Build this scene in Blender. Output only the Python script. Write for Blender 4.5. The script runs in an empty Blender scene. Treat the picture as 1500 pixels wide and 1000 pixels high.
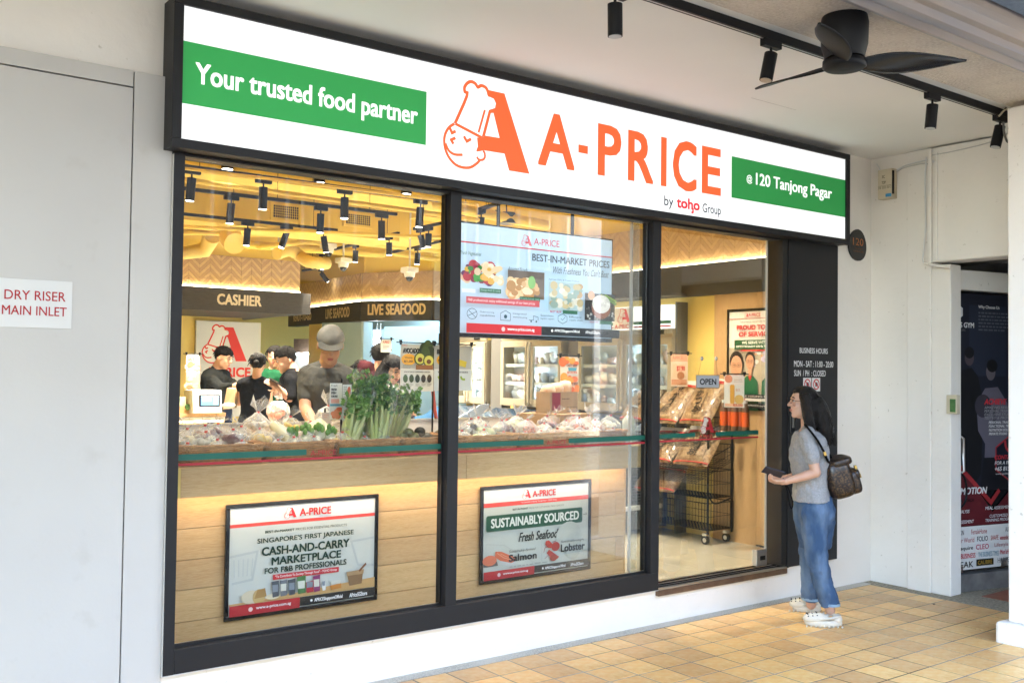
import bpy, math, random
import numpy as np
from mathutils import Vector, Matrix, noise as mnoise
R = math.radians
sc = bpy.context.scene
COL = sc.collection
# ------------------------------------------------------------------ camera
FP = 1453.0
CAM = np.array([0.0, -4.575, 1.6275])
def cam_axes(y, p, r):
    f = np.array([math.sin(y)*math.cos(p), math.cos(y)*math.cos(p), math.sin(p)])
    r0 = np.array([math.cos(y), -math.sin(y), 0.0]); u0 = np.cross(r0, f)
    return math.cos(r)*r0+math.sin(r)*u0, -math.sin(r)*r0+math.cos(r)*u0, f
RT, UP, FW = cam_axes(R(37.16), R(1.668), R(0.7195))
cd = bpy.data.cameras.new('camera'); cam = bpy.data.objects.new('camera', cd); COL.objects.link(cam)
cd.sensor_width = 36; cd.lens = 36*FP/1500; cd.clip_start = .05; cd.clip_end = 500
cam.matrix_world = Matrix(((RT[0], UP[0], -FW[0], CAM[0]), (RT[1], UP[1], -FW[1], CAM[1]), (RT[2], UP[2], -FW[2], CAM[2]), (0, 0, 0, 1)))
sc.camera = cam
# survey helpers: a point measured in the photograph, put on the real plane it stands on
def ray(x, y): return FW*FP+RT*(x-750)-UP*(y-500)
def onY(x, y, Y=0.0): d = ray(x, y); return CAM+d*((Y-CAM[1])/d[1])
def onX(x, y, X): d = ray(x, y); return CAM+d*((X-CAM[0])/d[0])
def onZ(x, y, Z): d = ray(x, y); return CAM+d*((Z-CAM[2])/d[2])
def at(x, y, d): return CAM+ray(x, y)/FP*d
# ------------------------------------------------------------------ light
w = bpy.data.worlds.new('World'); sc.world = w; w.use_nodes = True
nt = w.node_tree; bg = nt.nodes['Background']; sk = nt.nodes.new('ShaderNodeTexSky'); sk.sky_type = 'NISHITA'
SUN_EL, SUN_AZ = R(70), R(20)          # the sun stands behind the shop and lights the houses across the street
sk.sun_disc = False; sk.sun_elevation = SUN_EL; sk.sun_rotation = SUN_AZ
nt.links.new(sk.outputs[0], bg.inputs[0]); bg.inputs[1].default_value = 0.15
sl = bpy.data.lights.new('sun', 'SUN'); sl.energy = 4.0; sl.angle = R(.5); sl.color = (1, .95, .87)
so = bpy.data.objects.new('sun', sl); COL.objects.link(so)
sd = Vector((math.sin(SUN_AZ)*math.cos(SUN_EL), math.cos(SUN_AZ)*math.cos(SUN_EL), math.sin(SUN_EL)))
so.rotation_euler = sd.to_track_quat('Z', 'Y').to_euler(); so.location = (0, -10, 30)
sc.view_settings.view_transform = 'Standard'; sc.view_settings.look = 'None'
EXP = 3.95; EM = 2.0**(1.25-EXP); sc.view_settings.exposure = EXP; sc.view_settings.gamma = 1; sc.view_settings.use_curve_mapping = False
sc.cycles.max_bounces = 8; sc.cycles.transparent_max_bounces = 24; sc.cycles.transmission_bounces = 6
sc.cycles.caustics_reflective = False; sc.cycles.caustics_refractive = False
sc.cycles.sample_clamp_indirect = 4
SPOT_W = 43.0; SPOT_COL = (1, .88, .71); LED_E = 19.0*EM; SIGN_E = .36*EM; COOL_W = 9.0
# ------------------------------------------------------------------ materials
def lin(h):
    h = h.lstrip('#'); o = []
    for i in (0, 2, 4):
        c = int(h[i:i+2], 16)/255; o.append(c/12.92 if c <= .04045 else ((c+.055)/1.055)**2.4)
    return tuple(o)
def mat(name, col, rough=.5, metal=0, var=None, bump=None, emit=None, rnd=0, coat=0, stretch=(1, 1, 1), var2=None, sss=0, alpha=None, sheen=0, spec=None):
    m = bpy.data.materials.new(name); m.use_nodes = True; n = m.node_tree; L = n.links.new
    b = n.nodes['Principled BSDF']; b.inputs['Roughness'].default_value = rough; b.inputs['Metallic'].default_value = metal
    if isinstance(col, str): col = lin(col)
    b.inputs['Base Color'].default_value = (*col, 1)
    if coat: b.inputs['Coat Weight'].default_value = coat
    if sss: b.inputs['Subsurface Weight'].default_value = sss; b.inputs['Subsurface Radius'].default_value = (.01, .004, .002)
    if sheen: b.inputs['Sheen Weight'].default_value = sheen
    if spec is not None: b.inputs['Specular IOR Level'].default_value = spec
    tc = n.nodes.new('ShaderNodeTexCoord'); mp = n.nodes.new('ShaderNodeMapping'); L(tc.outputs['Object'], mp.inputs[0]); mp.inputs['Scale'].default_value = stretch
    cur = None
    def noise(sc_, det=4):
        t = n.nodes.new('ShaderNodeTexNoise'); t.inputs['Scale'].default_value = sc_; t.inputs['Detail'].default_value = det; L(mp.outputs[0], t.inputs['Vector']); return t
    if var or var2 or rnd:
        rgb = n.nodes.new('ShaderNodeRGB'); rgb.outputs[0].default_value = (*col, 1); cur = rgb.outputs[0]
        for v in (var, var2):
            if not v: continue
            t = noise(v[0]); rp = n.nodes.new('ShaderNodeValToRGB'); L(t.outputs[0], rp.inputs[0])
            lo_, hi_ = v[2] if len(v) > 2 else (.35, .68); rp.color_ramp.elements[0].position = lo_; rp.color_ramp.elements[1].position = hi_
            mx = n.nodes.new('ShaderNodeMix'); mx.data_type = 'RGBA'; L(rp.outputs[0], mx.inputs[0]); L(cur, mx.inputs[6])
            c2 = lin(v[1]) if isinstance(v[1], str) else v[1]; mx.inputs[7].default_value = (*c2, 1); cur = mx.outputs[2]
        if rnd:
            oi = n.nodes.new('ShaderNodeObjectInfo'); mr = n.nodes.new('ShaderNodeMapRange'); L(oi.outputs['Random'], mr.inputs[0])
            mr.inputs[3].default_value = 1-rnd; mr.inputs[4].default_value = 1+rnd*.6
            hs = n.nodes.new('ShaderNodeHueSaturation'); L(mr.outputs[0], hs.inputs['Value']); L(cur, hs.inputs['Color'])
            mr2 = n.nodes.new('ShaderNodeMath'); mr2.operation = 'MULTIPLY_ADD'; L(oi.outputs['Random'], mr2.inputs[0]); mr2.inputs[1].default_value = rnd*.05; mr2.inputs[2].default_value = .5-rnd*.025
            L(mr2.outputs[0], hs.inputs['Hue']); cur = hs.outputs[0]
        L(cur, b.inputs['Base Color'])
    if bump:
        t = noise(bump[0], 6); bp = n.nodes.new('ShaderNodeBump'); bp.inputs['Strength'].default_value = bump[1]; bp.inputs['Distance'].default_value = bump[2] if len(bump) > 2 else .01
        L(t.outputs[0], bp.inputs['Height']); L(bp.outputs[0], b.inputs['Normal'])
    if emit:
        if cur is not None: L(cur, b.inputs['Emission Color'])
        else: b.inputs['Emission Color'].default_value = (*col, 1)
        b.inputs['Emission Strength'].default_value = emit
    return m
def film(name, col, op, rough=.15, bump=None):      # thin clear sheet: glass or plastic
    m = bpy.data.materials.new(name); m.use_nodes = True; n = m.node_tree; L = n.links.new
    b = n.nodes['Principled BSDF']; out = n.nodes['Material Output']
    b.inputs['Base Color'].default_value = (*col, 1); b.inputs['Roughness'].default_value = rough
    tr = n.nodes.new('ShaderNodeBsdfTransparent'); mx = n.nodes.new('ShaderNodeMixShader'); L(tr.outputs[0], mx.inputs[1]); L(b.outputs[0], mx.inputs[2])
    lw = n.nodes.new('ShaderNodeLayerWeight'); lw.inputs[0].default_value = .35
    ma = n.nodes.new('ShaderNodeMath'); ma.operation = 'MULTIPLY_ADD'; L(lw.outputs['Facing'], ma.inputs[0]); ma.inputs[1].default_value = .5; ma.inputs[2].default_value = op; ma.use_clamp = True
    L(ma.outputs[0], mx.inputs[0]); L(mx.outputs[0], out.inputs[0])
    if bump:
        t = n.nodes.new('ShaderNodeTexNoise'); t.inputs['Scale'].default_value = bump[0]; bp = n.nodes.new('ShaderNodeBump'); bp.inputs['Strength'].default_value = bump[1]; bp.inputs['Distance'].default_value = .01
        tc = n.nodes.new('ShaderNodeTexCoord'); L(tc.outputs['Object'], t.inputs[0]); L(t.outputs[0], bp.inputs['Height']); L(bp.outputs[0], b.inputs['Normal']); L(bp.outputs[0], lw.inputs['Normal'])
    return m
def glassmat(name, tint=(.97, .985, .98), k=1.0):
    m = bpy.data.materials.new(name); m.use_nodes = True; n = m.node_tree; L = n.links.new
    n.nodes.remove(n.nodes['Principled BSDF']); out = n.nodes['Material Output']
    tr = n.nodes.new('ShaderNodeBsdfTransparent'); tr.inputs[0].default_value = (*tint, 1); gl = n.nodes.new('ShaderNodeBsdfGlossy'); gl.inputs['Roughness'].default_value = .0
    fr = n.nodes.new('ShaderNodeFresnel'); fr.inputs[0].default_value = 1.5; mm = n.nodes.new('ShaderNodeMath'); mm.operation = 'MULTIPLY'; mm.inputs[1].default_value = k
    mx = n.nodes.new('ShaderNodeMixShader'); L(fr.outputs[0], mm.inputs[0]); L(mm.outputs[0], mx.inputs[0]); L(tr.outputs[0], mx.inputs[1]); L(gl.outputs[0], mx.inputs[2]); L(mx.outputs[0], out.inputs[0])
    return m
_pc = {}
def ink(h, e=0):
    k = (h, e)
    if k not in _pc: _pc[k] = mat('print_'+h.strip('#')+('_lit' if e else ''), h, .55, emit=e or None)
    return _pc[k]
M = {}
M['wallwhite'] = mat('wall_paint', (.86, .82, .755), .75, var=(1.2, (.81, .77, .70)), var2=(26, (.60, .56, .48), (.68, .76)), bump=(9, .4, .02))
M['cladding'] = mat('cladding_paint', (.60, .585, .55), .5, var=(.8, (.55, .535, .505)), var2=(7, (.52, .50, .46), (.62, .8)), bump=(60, .04))
M['gap'] = mat('shadow_gap', (.03, .03, .03), .8)
M['ceilpaint'] = mat('ceiling_paint', (.88, .86, .82), .8, var=(.7, (.83, .81, .775)), bump=(5, .1))
M['rough'] = mat('rough_plaster', (.70, .62, .53), .9, var=(6, (.56, .49, .42)), var2=(60, (.76, .69, .61)), bump=(70, .8, .03))
M['beamgrey'] = mat('grey_painted_steel', (.34, .36, .43), .45, .2, var=(1.0, (.50, .40, .32)), stretch=(.35, 7, 7), bump=(12, .15))
M['bluegrey'] = mat('street_soffit', (.20, .26, .35), .8, var=(30, (.16, .21, .28)), bump=(90, .5, .02))
M['frame'] = mat('charcoal_aluminium', (.016, .016, .0175), .5, .0, bump=(400, .05), spec=.3)
M['framein'] = mat('black_gasket', (.008, .008, .009), .4)
M['bronze'] = mat('bronze_threshold', (.22, .14, .09), .4, .6, var=(20, (.16, .10, .07)))
M['steel'] = mat('brushed_steel', (.55, .55, .54), .28, .95, bump=(200, .05))
M['black'] = mat('matt_black', (.007, .007, .008), .5, spec=.25)
M['blackgloss'] = mat('gloss_black', (.01, .01, .011), .2)
M['white'] = mat('white_plastic', (.72, .72, .70), .4)
M['cream'] = mat('cream_plastic', (.62, .55, .40), .5, var=(8, (.55, .48, .34)))
M['oak'] = mat('oak_plank', (.64, .40, .175), .5, var=(3.0, (.53, .31, .12)), var2=(34, (.68, .46, .235)), stretch=(.8, 16, 16), rnd=.14, bump=(20, .08))
M['oakv'] = mat('oak_panel', (.56, .34, .15), .5, var=(3.0, (.48, .28, .12)), var2=(22, (.60, .39, .19)), stretch=(10, 10, .8), rnd=.08)
M['herring'] = mat('herringbone_oak', (.60, .41, .20), .55, var=(9, (.54, .36, .165)), stretch=(1, 1, 3), rnd=.22)
M['fascia'] = mat('dark_fascia', (.060, .054, .048), .6, var=(14, (.045, .04, .036)), stretch=(1, 1, 4), bump=(12, .15))
M['yellow'] = mat('yellow_paint', (.86, .64, .13), .7, var=(.9, (.80, .58, .11)))
M['yellowpale'] = mat('pale_yellow_paint', (.86, .65, .20), .7, var=(.9, (.82, .60, .17)))
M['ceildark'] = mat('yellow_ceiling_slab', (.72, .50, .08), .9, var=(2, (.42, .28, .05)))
M['ftile'] = mat('terracotta_tile', (.78, .425, .125), .38, var=(5, (.64, .34, .10)), var2=(22, (.78, .52, .22)), rnd=.19, bump=(35, .2, .01))
M['grout'] = mat('pale_grout', (.05, .04, .03), .85, var=(1.1, (.5, .46, .4)), bump=(60, .3))
M['granite'] = mat('pebble_washed_strip', (.66, .61, .52), .8, var=(120, (.28, .26, .22)), var2=(2.0, (.62, .57, .49)), bump=(150, .6))
M['granite2'] = mat('pebble_washed_floor', (.27, .235, .17), .85, var=(110, (.10, .09, .07)), var2=(50, (.40, .34, .24)), bump=(150, .6))
M['redtile'] = mat('red_clay_tile', (.30, .10, .05), .6, var=(9, (.24, .08, .04)))
M['concrete'] = mat('grey_concrete_step', (.17, .16, .15), .8, var=(10, (.10, .095, .09)), bump=(40, .4))
M['intile'] = mat('cream_floor_tile', (.50, .46, .36), .18, var=(2.2, (.46, .42, .32)), stretch=(1, 2.5, 1), rnd=.05)
M['asphalt'] = mat('asphalt', (.055, .055, .056), .9, var=(40, (.035, .035, .036)), bump=(200, .4))
M['glass'] = glassmat('window_glass', k=.24)
M['glass2'] = glassmat('door_glass', (.965, .985, .975), k=.24)
M['glassedge'] = mat('glass_edge', (.42, .44, .42), .15, spec=.8, var=(3, (.6, .5, .4)), stretch=(1, 1, .3))
M['pbag'] = film('clear_plastic_bag', (.85, .86, .86), .035, .10, bump=(22, 1.0))
M['pbag2'] = film('milky_plastic_bag', (.9, .9, .9), .16, .2, bump=(30, 1.0))
M['skin'] = mat('skin', (.56, .33, .225), .5, sss=.15, var=(9, (.50, .28, .185)), bump=(300, .05))
M['skinf'] = mat('fair_skin', (.60, .36, .26), .45, sss=.15, var=(9, (.54, .31, .21)), bump=(300, .05))
M['hair'] = mat('black_hair', (.004, .0035, .003), .55, var=(3, (.009, .007, .006)), stretch=(90, 90, 3), bump=(5, .7, .01), spec=.12)
M['lip'] = mat('lips', (.42, .14, .12), .4)
M['wicker'] = mat('wicker', (.40, .19, .065), .55, var=(30, (.25, .11, .035)), bump=(80, .4))
M['frz'] = mat('freezer_champagne_metal', (.42, .37, .27), .35, .35, bump=(200, .03))
M['frzin'] = mat('freezer_liner', (.62, .72, .80), .4)
M['chest'] = mat('chest_dark_glass', (.015, .03, .055), .1, coat=.5)
M['chestside'] = mat('chest_side_panel', (.33, .40, .50), .35)
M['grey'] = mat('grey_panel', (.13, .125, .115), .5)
M['palecyan'] = mat('pale_blue_panel', (.42, .56, .62), .35, var=(2, (.36, .50, .56)))
M['card'] = mat('cardboard', (.40, .27, .15), .8, var=(14, (.35, .23, .12)), bump=(50, .1))
M['denim'] = mat('denim', (.028, .068, .145), .85, var=(4.5, (.13, .20, .31), (.42, .66)), stretch=(1.6, 1.6, .6), bump=(9, .9, .02))
M['teegrey'] = mat('grey_jersey', (.27, .27, .275), .85, var=(90, (.33, .33, .335)), bump=(11, .7, .02))
M['hairf'] = mat('glossy_black_hair', (.005, .004, .0035), .36, var=(3, (.014, .010, .008)), stretch=(90, 90, 3), bump=(5, 1.0, .01), spec=.3)
M['capcloth'] = mat('grey_cap_cloth', (.10, .10, .097), .95, var=(5, (.20, .20, .195)), bump=(40, .3), spec=.1)
M['shirtgrey'] = mat('grey_cotton', (.072, .073, .070), .85, var=(6, (.10, .10, .095)), bump=(9, .8, .02), spec=.1)
M['charcoal'] = mat('charcoal_cotton', (.016, .017, .016), .85, bump=(9, .9, .02), spec=.1)
M['blackcloth'] = mat('black_cotton', (.005, .005, .006), .85, bump=(9, .7, .02), spec=.1)
M['greencloth'] = mat('green_pique', (.003, .045, .017), .8, bump=(9, .8, .02), spec=.1)
M['maroon'] = mat('maroon_cotton', (.03, .005, .007), .85, bump=(9, .8, .02), spec=.1)
M['whitecloth'] = mat('white_cotton', (.62, .62, .62), .85, bump=(9, .8, .02))
M['bluecloth'] = mat('blue_cotton', (.07, .19, .38), .85, bump=(6, .9, .03), spec=.1)
M['navycloth'] = mat('navy_trousers', (.012, .017, .035), .85, bump=(9, .7, .02), spec=.1)
M['leather'] = mat('brown_printed_leather', (.012, .006, .004), .35, var=(70, (.085, .045, .018), (.50, .62)), bump=(30, .3), coat=.15)
M['foam'] = mat('cream_foam_clog', (.62, .57, .47), .6, bump=(40, .2))
M['leaf'] = mat('green_leaf', (.10, .24, .04), .5, var=(18, (.22, .36, .09)), bump=(30, .4))
M['leafdark'] = mat('dark_leaf', (.05, .15, .04), .5, var=(18, (.10, .23, .07)))
M['stalk'] = mat('pale_stalk', (.48, .56, .20), .45, var=(10, (.66, .68, .40)), stretch=(1, 1, .2))
M['radish'] = mat('white_radish', (.70, .68, .56), .45, var=(8, (.6, .6, .42)))
M['led'] = mat('warm_led_strip', (1, .80, .52), .5, emit=LED_E)
M['lamplit'] = mat('lamp_lens', (1, .92, .8), .4, emit=16*EM)
M['coolled'] = mat('cool_led', (.80, .90, 1), .5, emit=34*EM)
M['redtape'] = mat('red_tape', (.55, .02, .02), .5)
M['shopwall'] = mat('shophouse_plaster', (.27, .265, .255), .8, var=(2, (.22, .21, .20)))
M['shutter'] = mat('grey_shutter', (.18, .22, .25), .6)
M['darkwin'] = mat('dark_window', (.03, .04, .05), .1)
# ------------------------------------------------------------------ mesh kit
class G:
    def __init__(s): s.v = []; s.f = []; s.m = []; s.sm = []
    def add(s, vs, fs, m=0, sm=False):
        o = len(s.v); s.v += [tuple(float(c) for c in p) for p in vs]
        for f in fs: s.f.append(tuple(o+i for i in f)); s.m.append(m); s.sm.append(sm)
        return s
    def box(s, x0, x1, y0, y1, z0, z1, m=0):
        v = [(x, y, z) for x in (x0, x1) for y in (y0, y1) for z in (z0, z1)]
        return s.add(v, [(0, 1, 3, 2), (4, 6, 7, 5), (0, 4, 5, 1), (2, 3, 7, 6), (0, 2, 6, 4), (1, 5, 7, 3)], m)
    def obox(s, c, ax, h, m=0):
        c = np.array(c, float); a = [np.array(q, float)*k for q, k in zip(ax, h)]
        v = [c+i*a[0]+j*a[1]+k*a[2] for i in (-1, 1) for j in (-1, 1) for k in (-1, 1)]
        return s.add(v, [(0, 1, 3, 2), (4, 6, 7, 5), (0, 4, 5, 1), (2, 3, 7, 6), (0, 2, 6, 4), (1, 5, 7, 3)], m)
    def poly(s, pts, m=0): return s.add(pts, [tuple(range(len(pts)))], m)
    def prism(s, pts, off, m=0):
        n = len(pts); off = np.array(off, float); b = [np.array(p, float)+off for p in pts]
        return s.add(list(pts)+b, [tuple(range(n)), tuple(range(2*n-1, n-1, -1))]+[(i, n+i, n+(i+1) % n, (i+1) % n) for i in range(n)], m)
    def tube(s, pts, r, n=8, m=0, caps=True, flat=1.0, upv=None):
        pts = [np.array(p, float) for p in pts]; k = len(pts); rs = r if hasattr(r, '__len__') else [r]*k
        vs = []; prev = None
        for i, p in enumerate(pts):
            t = pts[min(i+1, k-1)]-pts[max(i-1, 0)]; t = t/(np.linalg.norm(t)+1e-12)
            if prev is None:
                a = np.array(upv if upv is not None else ((0, 0, 1) if abs(t[2]) < .9 else (1, 0, 0)), float)
            else: a = prev
            a = a-t*(a@t); a /= np.linalg.norm(a)+1e-12; prev = a; b = np.cross(t, a)
            for j in range(n):
                q = 2*math.pi*j/n; vs.append(p+rs[i]*(math.cos(q)*a+flat*math.sin(q)*b))
        fs = [(i*n+j, i*n+(j+1) % n, (i+1)*n+(j+1) % n, (i+1)*n+j) for i in range(k-1) for j in range(n)]
        s.add(vs, fs, m, n > 5)
        if caps: s.add([vs[j] for j in range(n)], [tuple(range(n-1, -1, -1))], m); s.add([vs[(k-1)*n+j] for j in range(n)], [tuple(range(n))], m)
        return s
    def ell(s, c, ax, n=12, m=0, fn=None):      # ax: three scaled axis vectors, or three radii
        c = np.array(c, float); ax = np.array(ax, float)
        if ax.ndim == 1: ax = np.diag(ax)
        k = max(4, n//2); vs = []
        for i in range(1, k):
            for j in range(n):
                a = math.pi*i/k; b = 2*math.pi*j/n
                l = np.array((math.sin(a)*math.cos(b), math.sin(a)*math.sin(b), math.cos(a)))
                if fn: l = fn(l)
                vs.append(c+l@ax)
        for l in (np.array((0, 0, 1.)), np.array((0, 0, -1.))):
            if fn: l = fn(l)
            vs.append(c+l@ax)
        t, bo = len(vs)-2, len(vs)-1
        fs = [(i*n+j, (i+1)*n+j, (i+1)*n+(j+1) % n, i*n+(j+1) % n) for i in range(k-2) for j in range(n)]
        fs += [(t, j, (j+1) % n) for j in range(n)]+[(bo, (k-2)*n+(j+1) % n, (k-2)*n+j) for j in range(n)]
        return s.add(vs, fs, m, True)
    def cap(s, p0, r0, p1, r1, n=10, m=0):
        p0 = np.array(p0, float); p1 = np.array(p1, float); s.tube([p0, p1], [r0, r1], n, m)
        s.ell(p0, (r0, r0, r0), n, m); s.ell(p1, (r1, r1, r1), n, m); return s
    def loft(s, rings, m=0, sm=True):
        n = len(rings[0]); k = len(rings); vs = [p for r in rings for p in r]
        fs = [(i*n+j, i*n+(j+1) % n, (i+1)*n+(j+1) % n, (i+1)*n+j) for i in range(k-1) for j in range(n)]
        s.add(vs, fs, m, sm); s.add(rings[0], [tuple(range(n-1, -1, -1))], m, sm); s.add(rings[-1], [tuple(range(n))], m, sm); return s
    def mesh(s, name, mats, off=(0, 0, 0)):
        me = bpy.data.meshes.new(name); o = np.array(off, float)
        me.from_pydata([(p[0]-o[0], p[1]-o[1], p[2]-o[2]) for p in s.v], [], s.f)
        for x in mats: me.materials.append(x)
        me.polygons.foreach_set('material_index', s.m); me.polygons.foreach_set('use_smooth', s.sm); me.update(); return me
    def build(s, name, mats, parent=None, bevel=0, label=None, origin=None, kind=None):
        if not isinstance(mats, (list, tuple)): mats = [mats]
        if origin is None:
            a = np.array(s.v); mn, mx = a.min(0), a.max(0); origin = ((mn[0]+mx[0])/2, (mn[1]+mx[1])/2, mn[2])
        o = bpy.data.objects.new(name, s.mesh(name, mats, origin)); COL.objects.link(o)
        if parent is not None: o.parent = parent; wl = WL(parent); o.location = Vector(origin)-wl
        else: o.location = origin
        if bevel:
            md = o.modifiers.new('bevel', 'BEVEL'); md.width = bevel; md.segments = 2; md.limit_method = 'ANGLE'
        if label: o['label'] = label
        if kind: o['kind'] = kind
        return o
def WL(o):
    l = Vector(o.location)
    while o.parent: o = o.parent; l += Vector(o.location)
    return l
def box(name, m, b, parent=None, bevel=0, **k): return G().box(*b).build(name, m, parent, bevel, **k)
def T(name, label, cat, loc=(0, 0, 0), group=None):
    o = bpy.data.objects.new(name, None); COL.objects.link(o); o.location = tuple(float(c) for c in loc); o.empty_display_size = .1
    return tag(o, label, cat, group)
def tag(o, label, cat, group=None):
    o['label'] = label; o['category'] = cat
    if group: o['group'] = group
    return o
def struct(o): o['kind'] = 'structure'; return o
def stuff(o): o['kind'] = 'stuff'; return o
def copytree(o, loc=None, rz=None, parent=None):
    c = o.copy(); COL.objects.link(c)
    if parent is not None: c.parent = parent
    for ch in list(o.children): copytree(ch, parent=c)
    if loc is not None: c.location = tuple(float(q) for q in loc)
    if rz is not None: c.rotation_euler.z = rz
    return c
def remesh(g, name, m, parent, vox=.008, smooth=3, dis=None):
    me = g.mesh(name, [m]); o = bpy.data.objects.new('tmp', me); COL.objects.link(o)
    r = o.modifiers.new('r', 'REMESH'); r.mode = 'VOXEL'; r.voxel_size = vox; r.use_smooth_shade = True
    if smooth: q = o.modifiers.new('s', 'SMOOTH'); q.factor = .6; q.iterations = smooth
    if dis:
        tx = bpy.data.textures.new('fold', 'CLOUDS'); tx.noise_scale = dis[0]; dd = o.modifiers.new('d', 'DISPLACE'); dd.texture = tx; dd.strength = dis[1]; dd.mid_level = .5
    dg = bpy.context.evaluated_depsgraph_get(); me2 = bpy.data.meshes.new_from_object(o.evaluated_get(dg))
    bpy.data.objects.remove(o); me2.name = name
    me2.materials.clear(); me2.materials.append(m)
    co = np.empty(len(me2.vertices)*3); me2.vertices.foreach_get('co', co); co = co.reshape(-1, 3)
    mn, mx = co.min(0), co.max(0); org = np.array(((mn[0]+mx[0])/2, (mn[1]+mx[1])/2, mn[2])); me2.vertices.foreach_set('co', (co-org).ravel()); me2.update()
    ob = bpy.data.objects.new(name, me2); COL.objects.link(ob)
    ob.parent = parent; ob.location = Vector(org)-(WL(parent) if parent else Vector((0, 0, 0)))
    return ob
# ------------------------------------------------------------------ lettering and flat print
_tc = {}
def glyphs(s, bold=0, shear=0):
    k = (s, bold, shear)
    if k in _tc: return _tc[k]
    cu = bpy.data.curves.new('t', 'FONT'); cu.body = s; cu.size = 1; cu.offset = bold; cu.resolution_u = 3; cu.shear = shear; cu.fill_mode = 'FRONT'
    o = bpy.data.objects.new('t', cu); COL.objects.link(o); dg = bpy.context.evaluated_depsgraph_get(); me = bpy.data.meshes.new_from_object(o.evaluated_get(dg))
    v = np.array([(q.co.x, q.co.y) for q in me.vertices]) if len(me.vertices) else np.zeros((1, 2)); f = [tuple(p.vertices) for p in me.polygons]
    bpy.data.objects.remove(o); bpy.data.curves.remove(cu); bpy.data.meshes.remove(me)
    _tc[k] = (v, f); return _tc[k]
LOGO = {
 'body': [(0.603, 0.948), (0.833, 0.949), (1.219, 0.052), (0.915, 0.051), (0.844, 0.241), (0.549, 0.237), (0.451, 0.207), (0.439, 0.218), (0.461, 0.271), (0.448, 0.37), (0.513, 0.38), (0.562, 0.411), (0.77, 0.415), (0.677, 0.693), (0.698, 0.755), (0.71, 0.811), (0.679, 0.86), (0.621, 0.87), (0.593, 0.872), (0.587, 0.912)],
 'strip': [(0.61, 0.717), (0.698, 0.755), (0.677, 0.693), (0.64, 0.686), (0.562, 0.411), (0.513, 0.382)],
 'hat': [(0.142, 0.484), (0.3, 0.827), (0.27, 0.868), (0.266, 0.92), (0.304, 0.974), (0.356, 1.0), (0.413, 0.988), (0.45, 0.954), (0.495, 0.98), (0.553, 0.973), (0.587, 0.939), (0.604, 0.888)],
 'band': [(0.146, 0.482), (0.513, 0.38)], 'line': [(0.552, 0.707), (0.467, 0.432)],
 'face': [(0.134, 0.48), (0.064, 0.429), (0.014, 0.349), (0.0, 0.262), (0.022, 0.161), (0.078, 0.077), (0.165, 0.016), (0.269, 0.0), (0.365, 0.017), (0.453, 0.076), (0.496, 0.122)],
 'mouth': [(0.016, 0.238), (0.061, 0.166), (0.14, 0.132), (0.25, 0.143)], 'ear': [(0.447, 0.148), (0.477, 0.119), (0.534, 0.127), (0.561, 0.164), (0.554, 0.211), (0.532, 0.228)],
 'e1': [(0.072, 0.42), (0.101, 0.369), (0.151, 0.397)], 'e2': [(0.263, 0.357), (0.304, 0.305), (0.363, 0.341)], 'nose': [(0.148, 0.32), (0.09, 0.289), (0.122, 0.248)]}
def smoothline(p, k=4):
    p = np.array(p, float)
    if len(p) < 3: return p
    o = []; q = np.vstack([2*p[0]-p[1], p, 2*p[-1]-p[-2]])
    for i in range(1, len(q)-2):
        for t in np.arange(0, 1, 1/k):
            a, b, c, d = q[i-1:i+3]; o.append(.5*((2*b)+(c-a)*t+(2*a-5*b+4*c-d)*t*t+(3*b-a-3*c+d)*t**3))
    o.append(p[-1]); return np.array(o)
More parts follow.
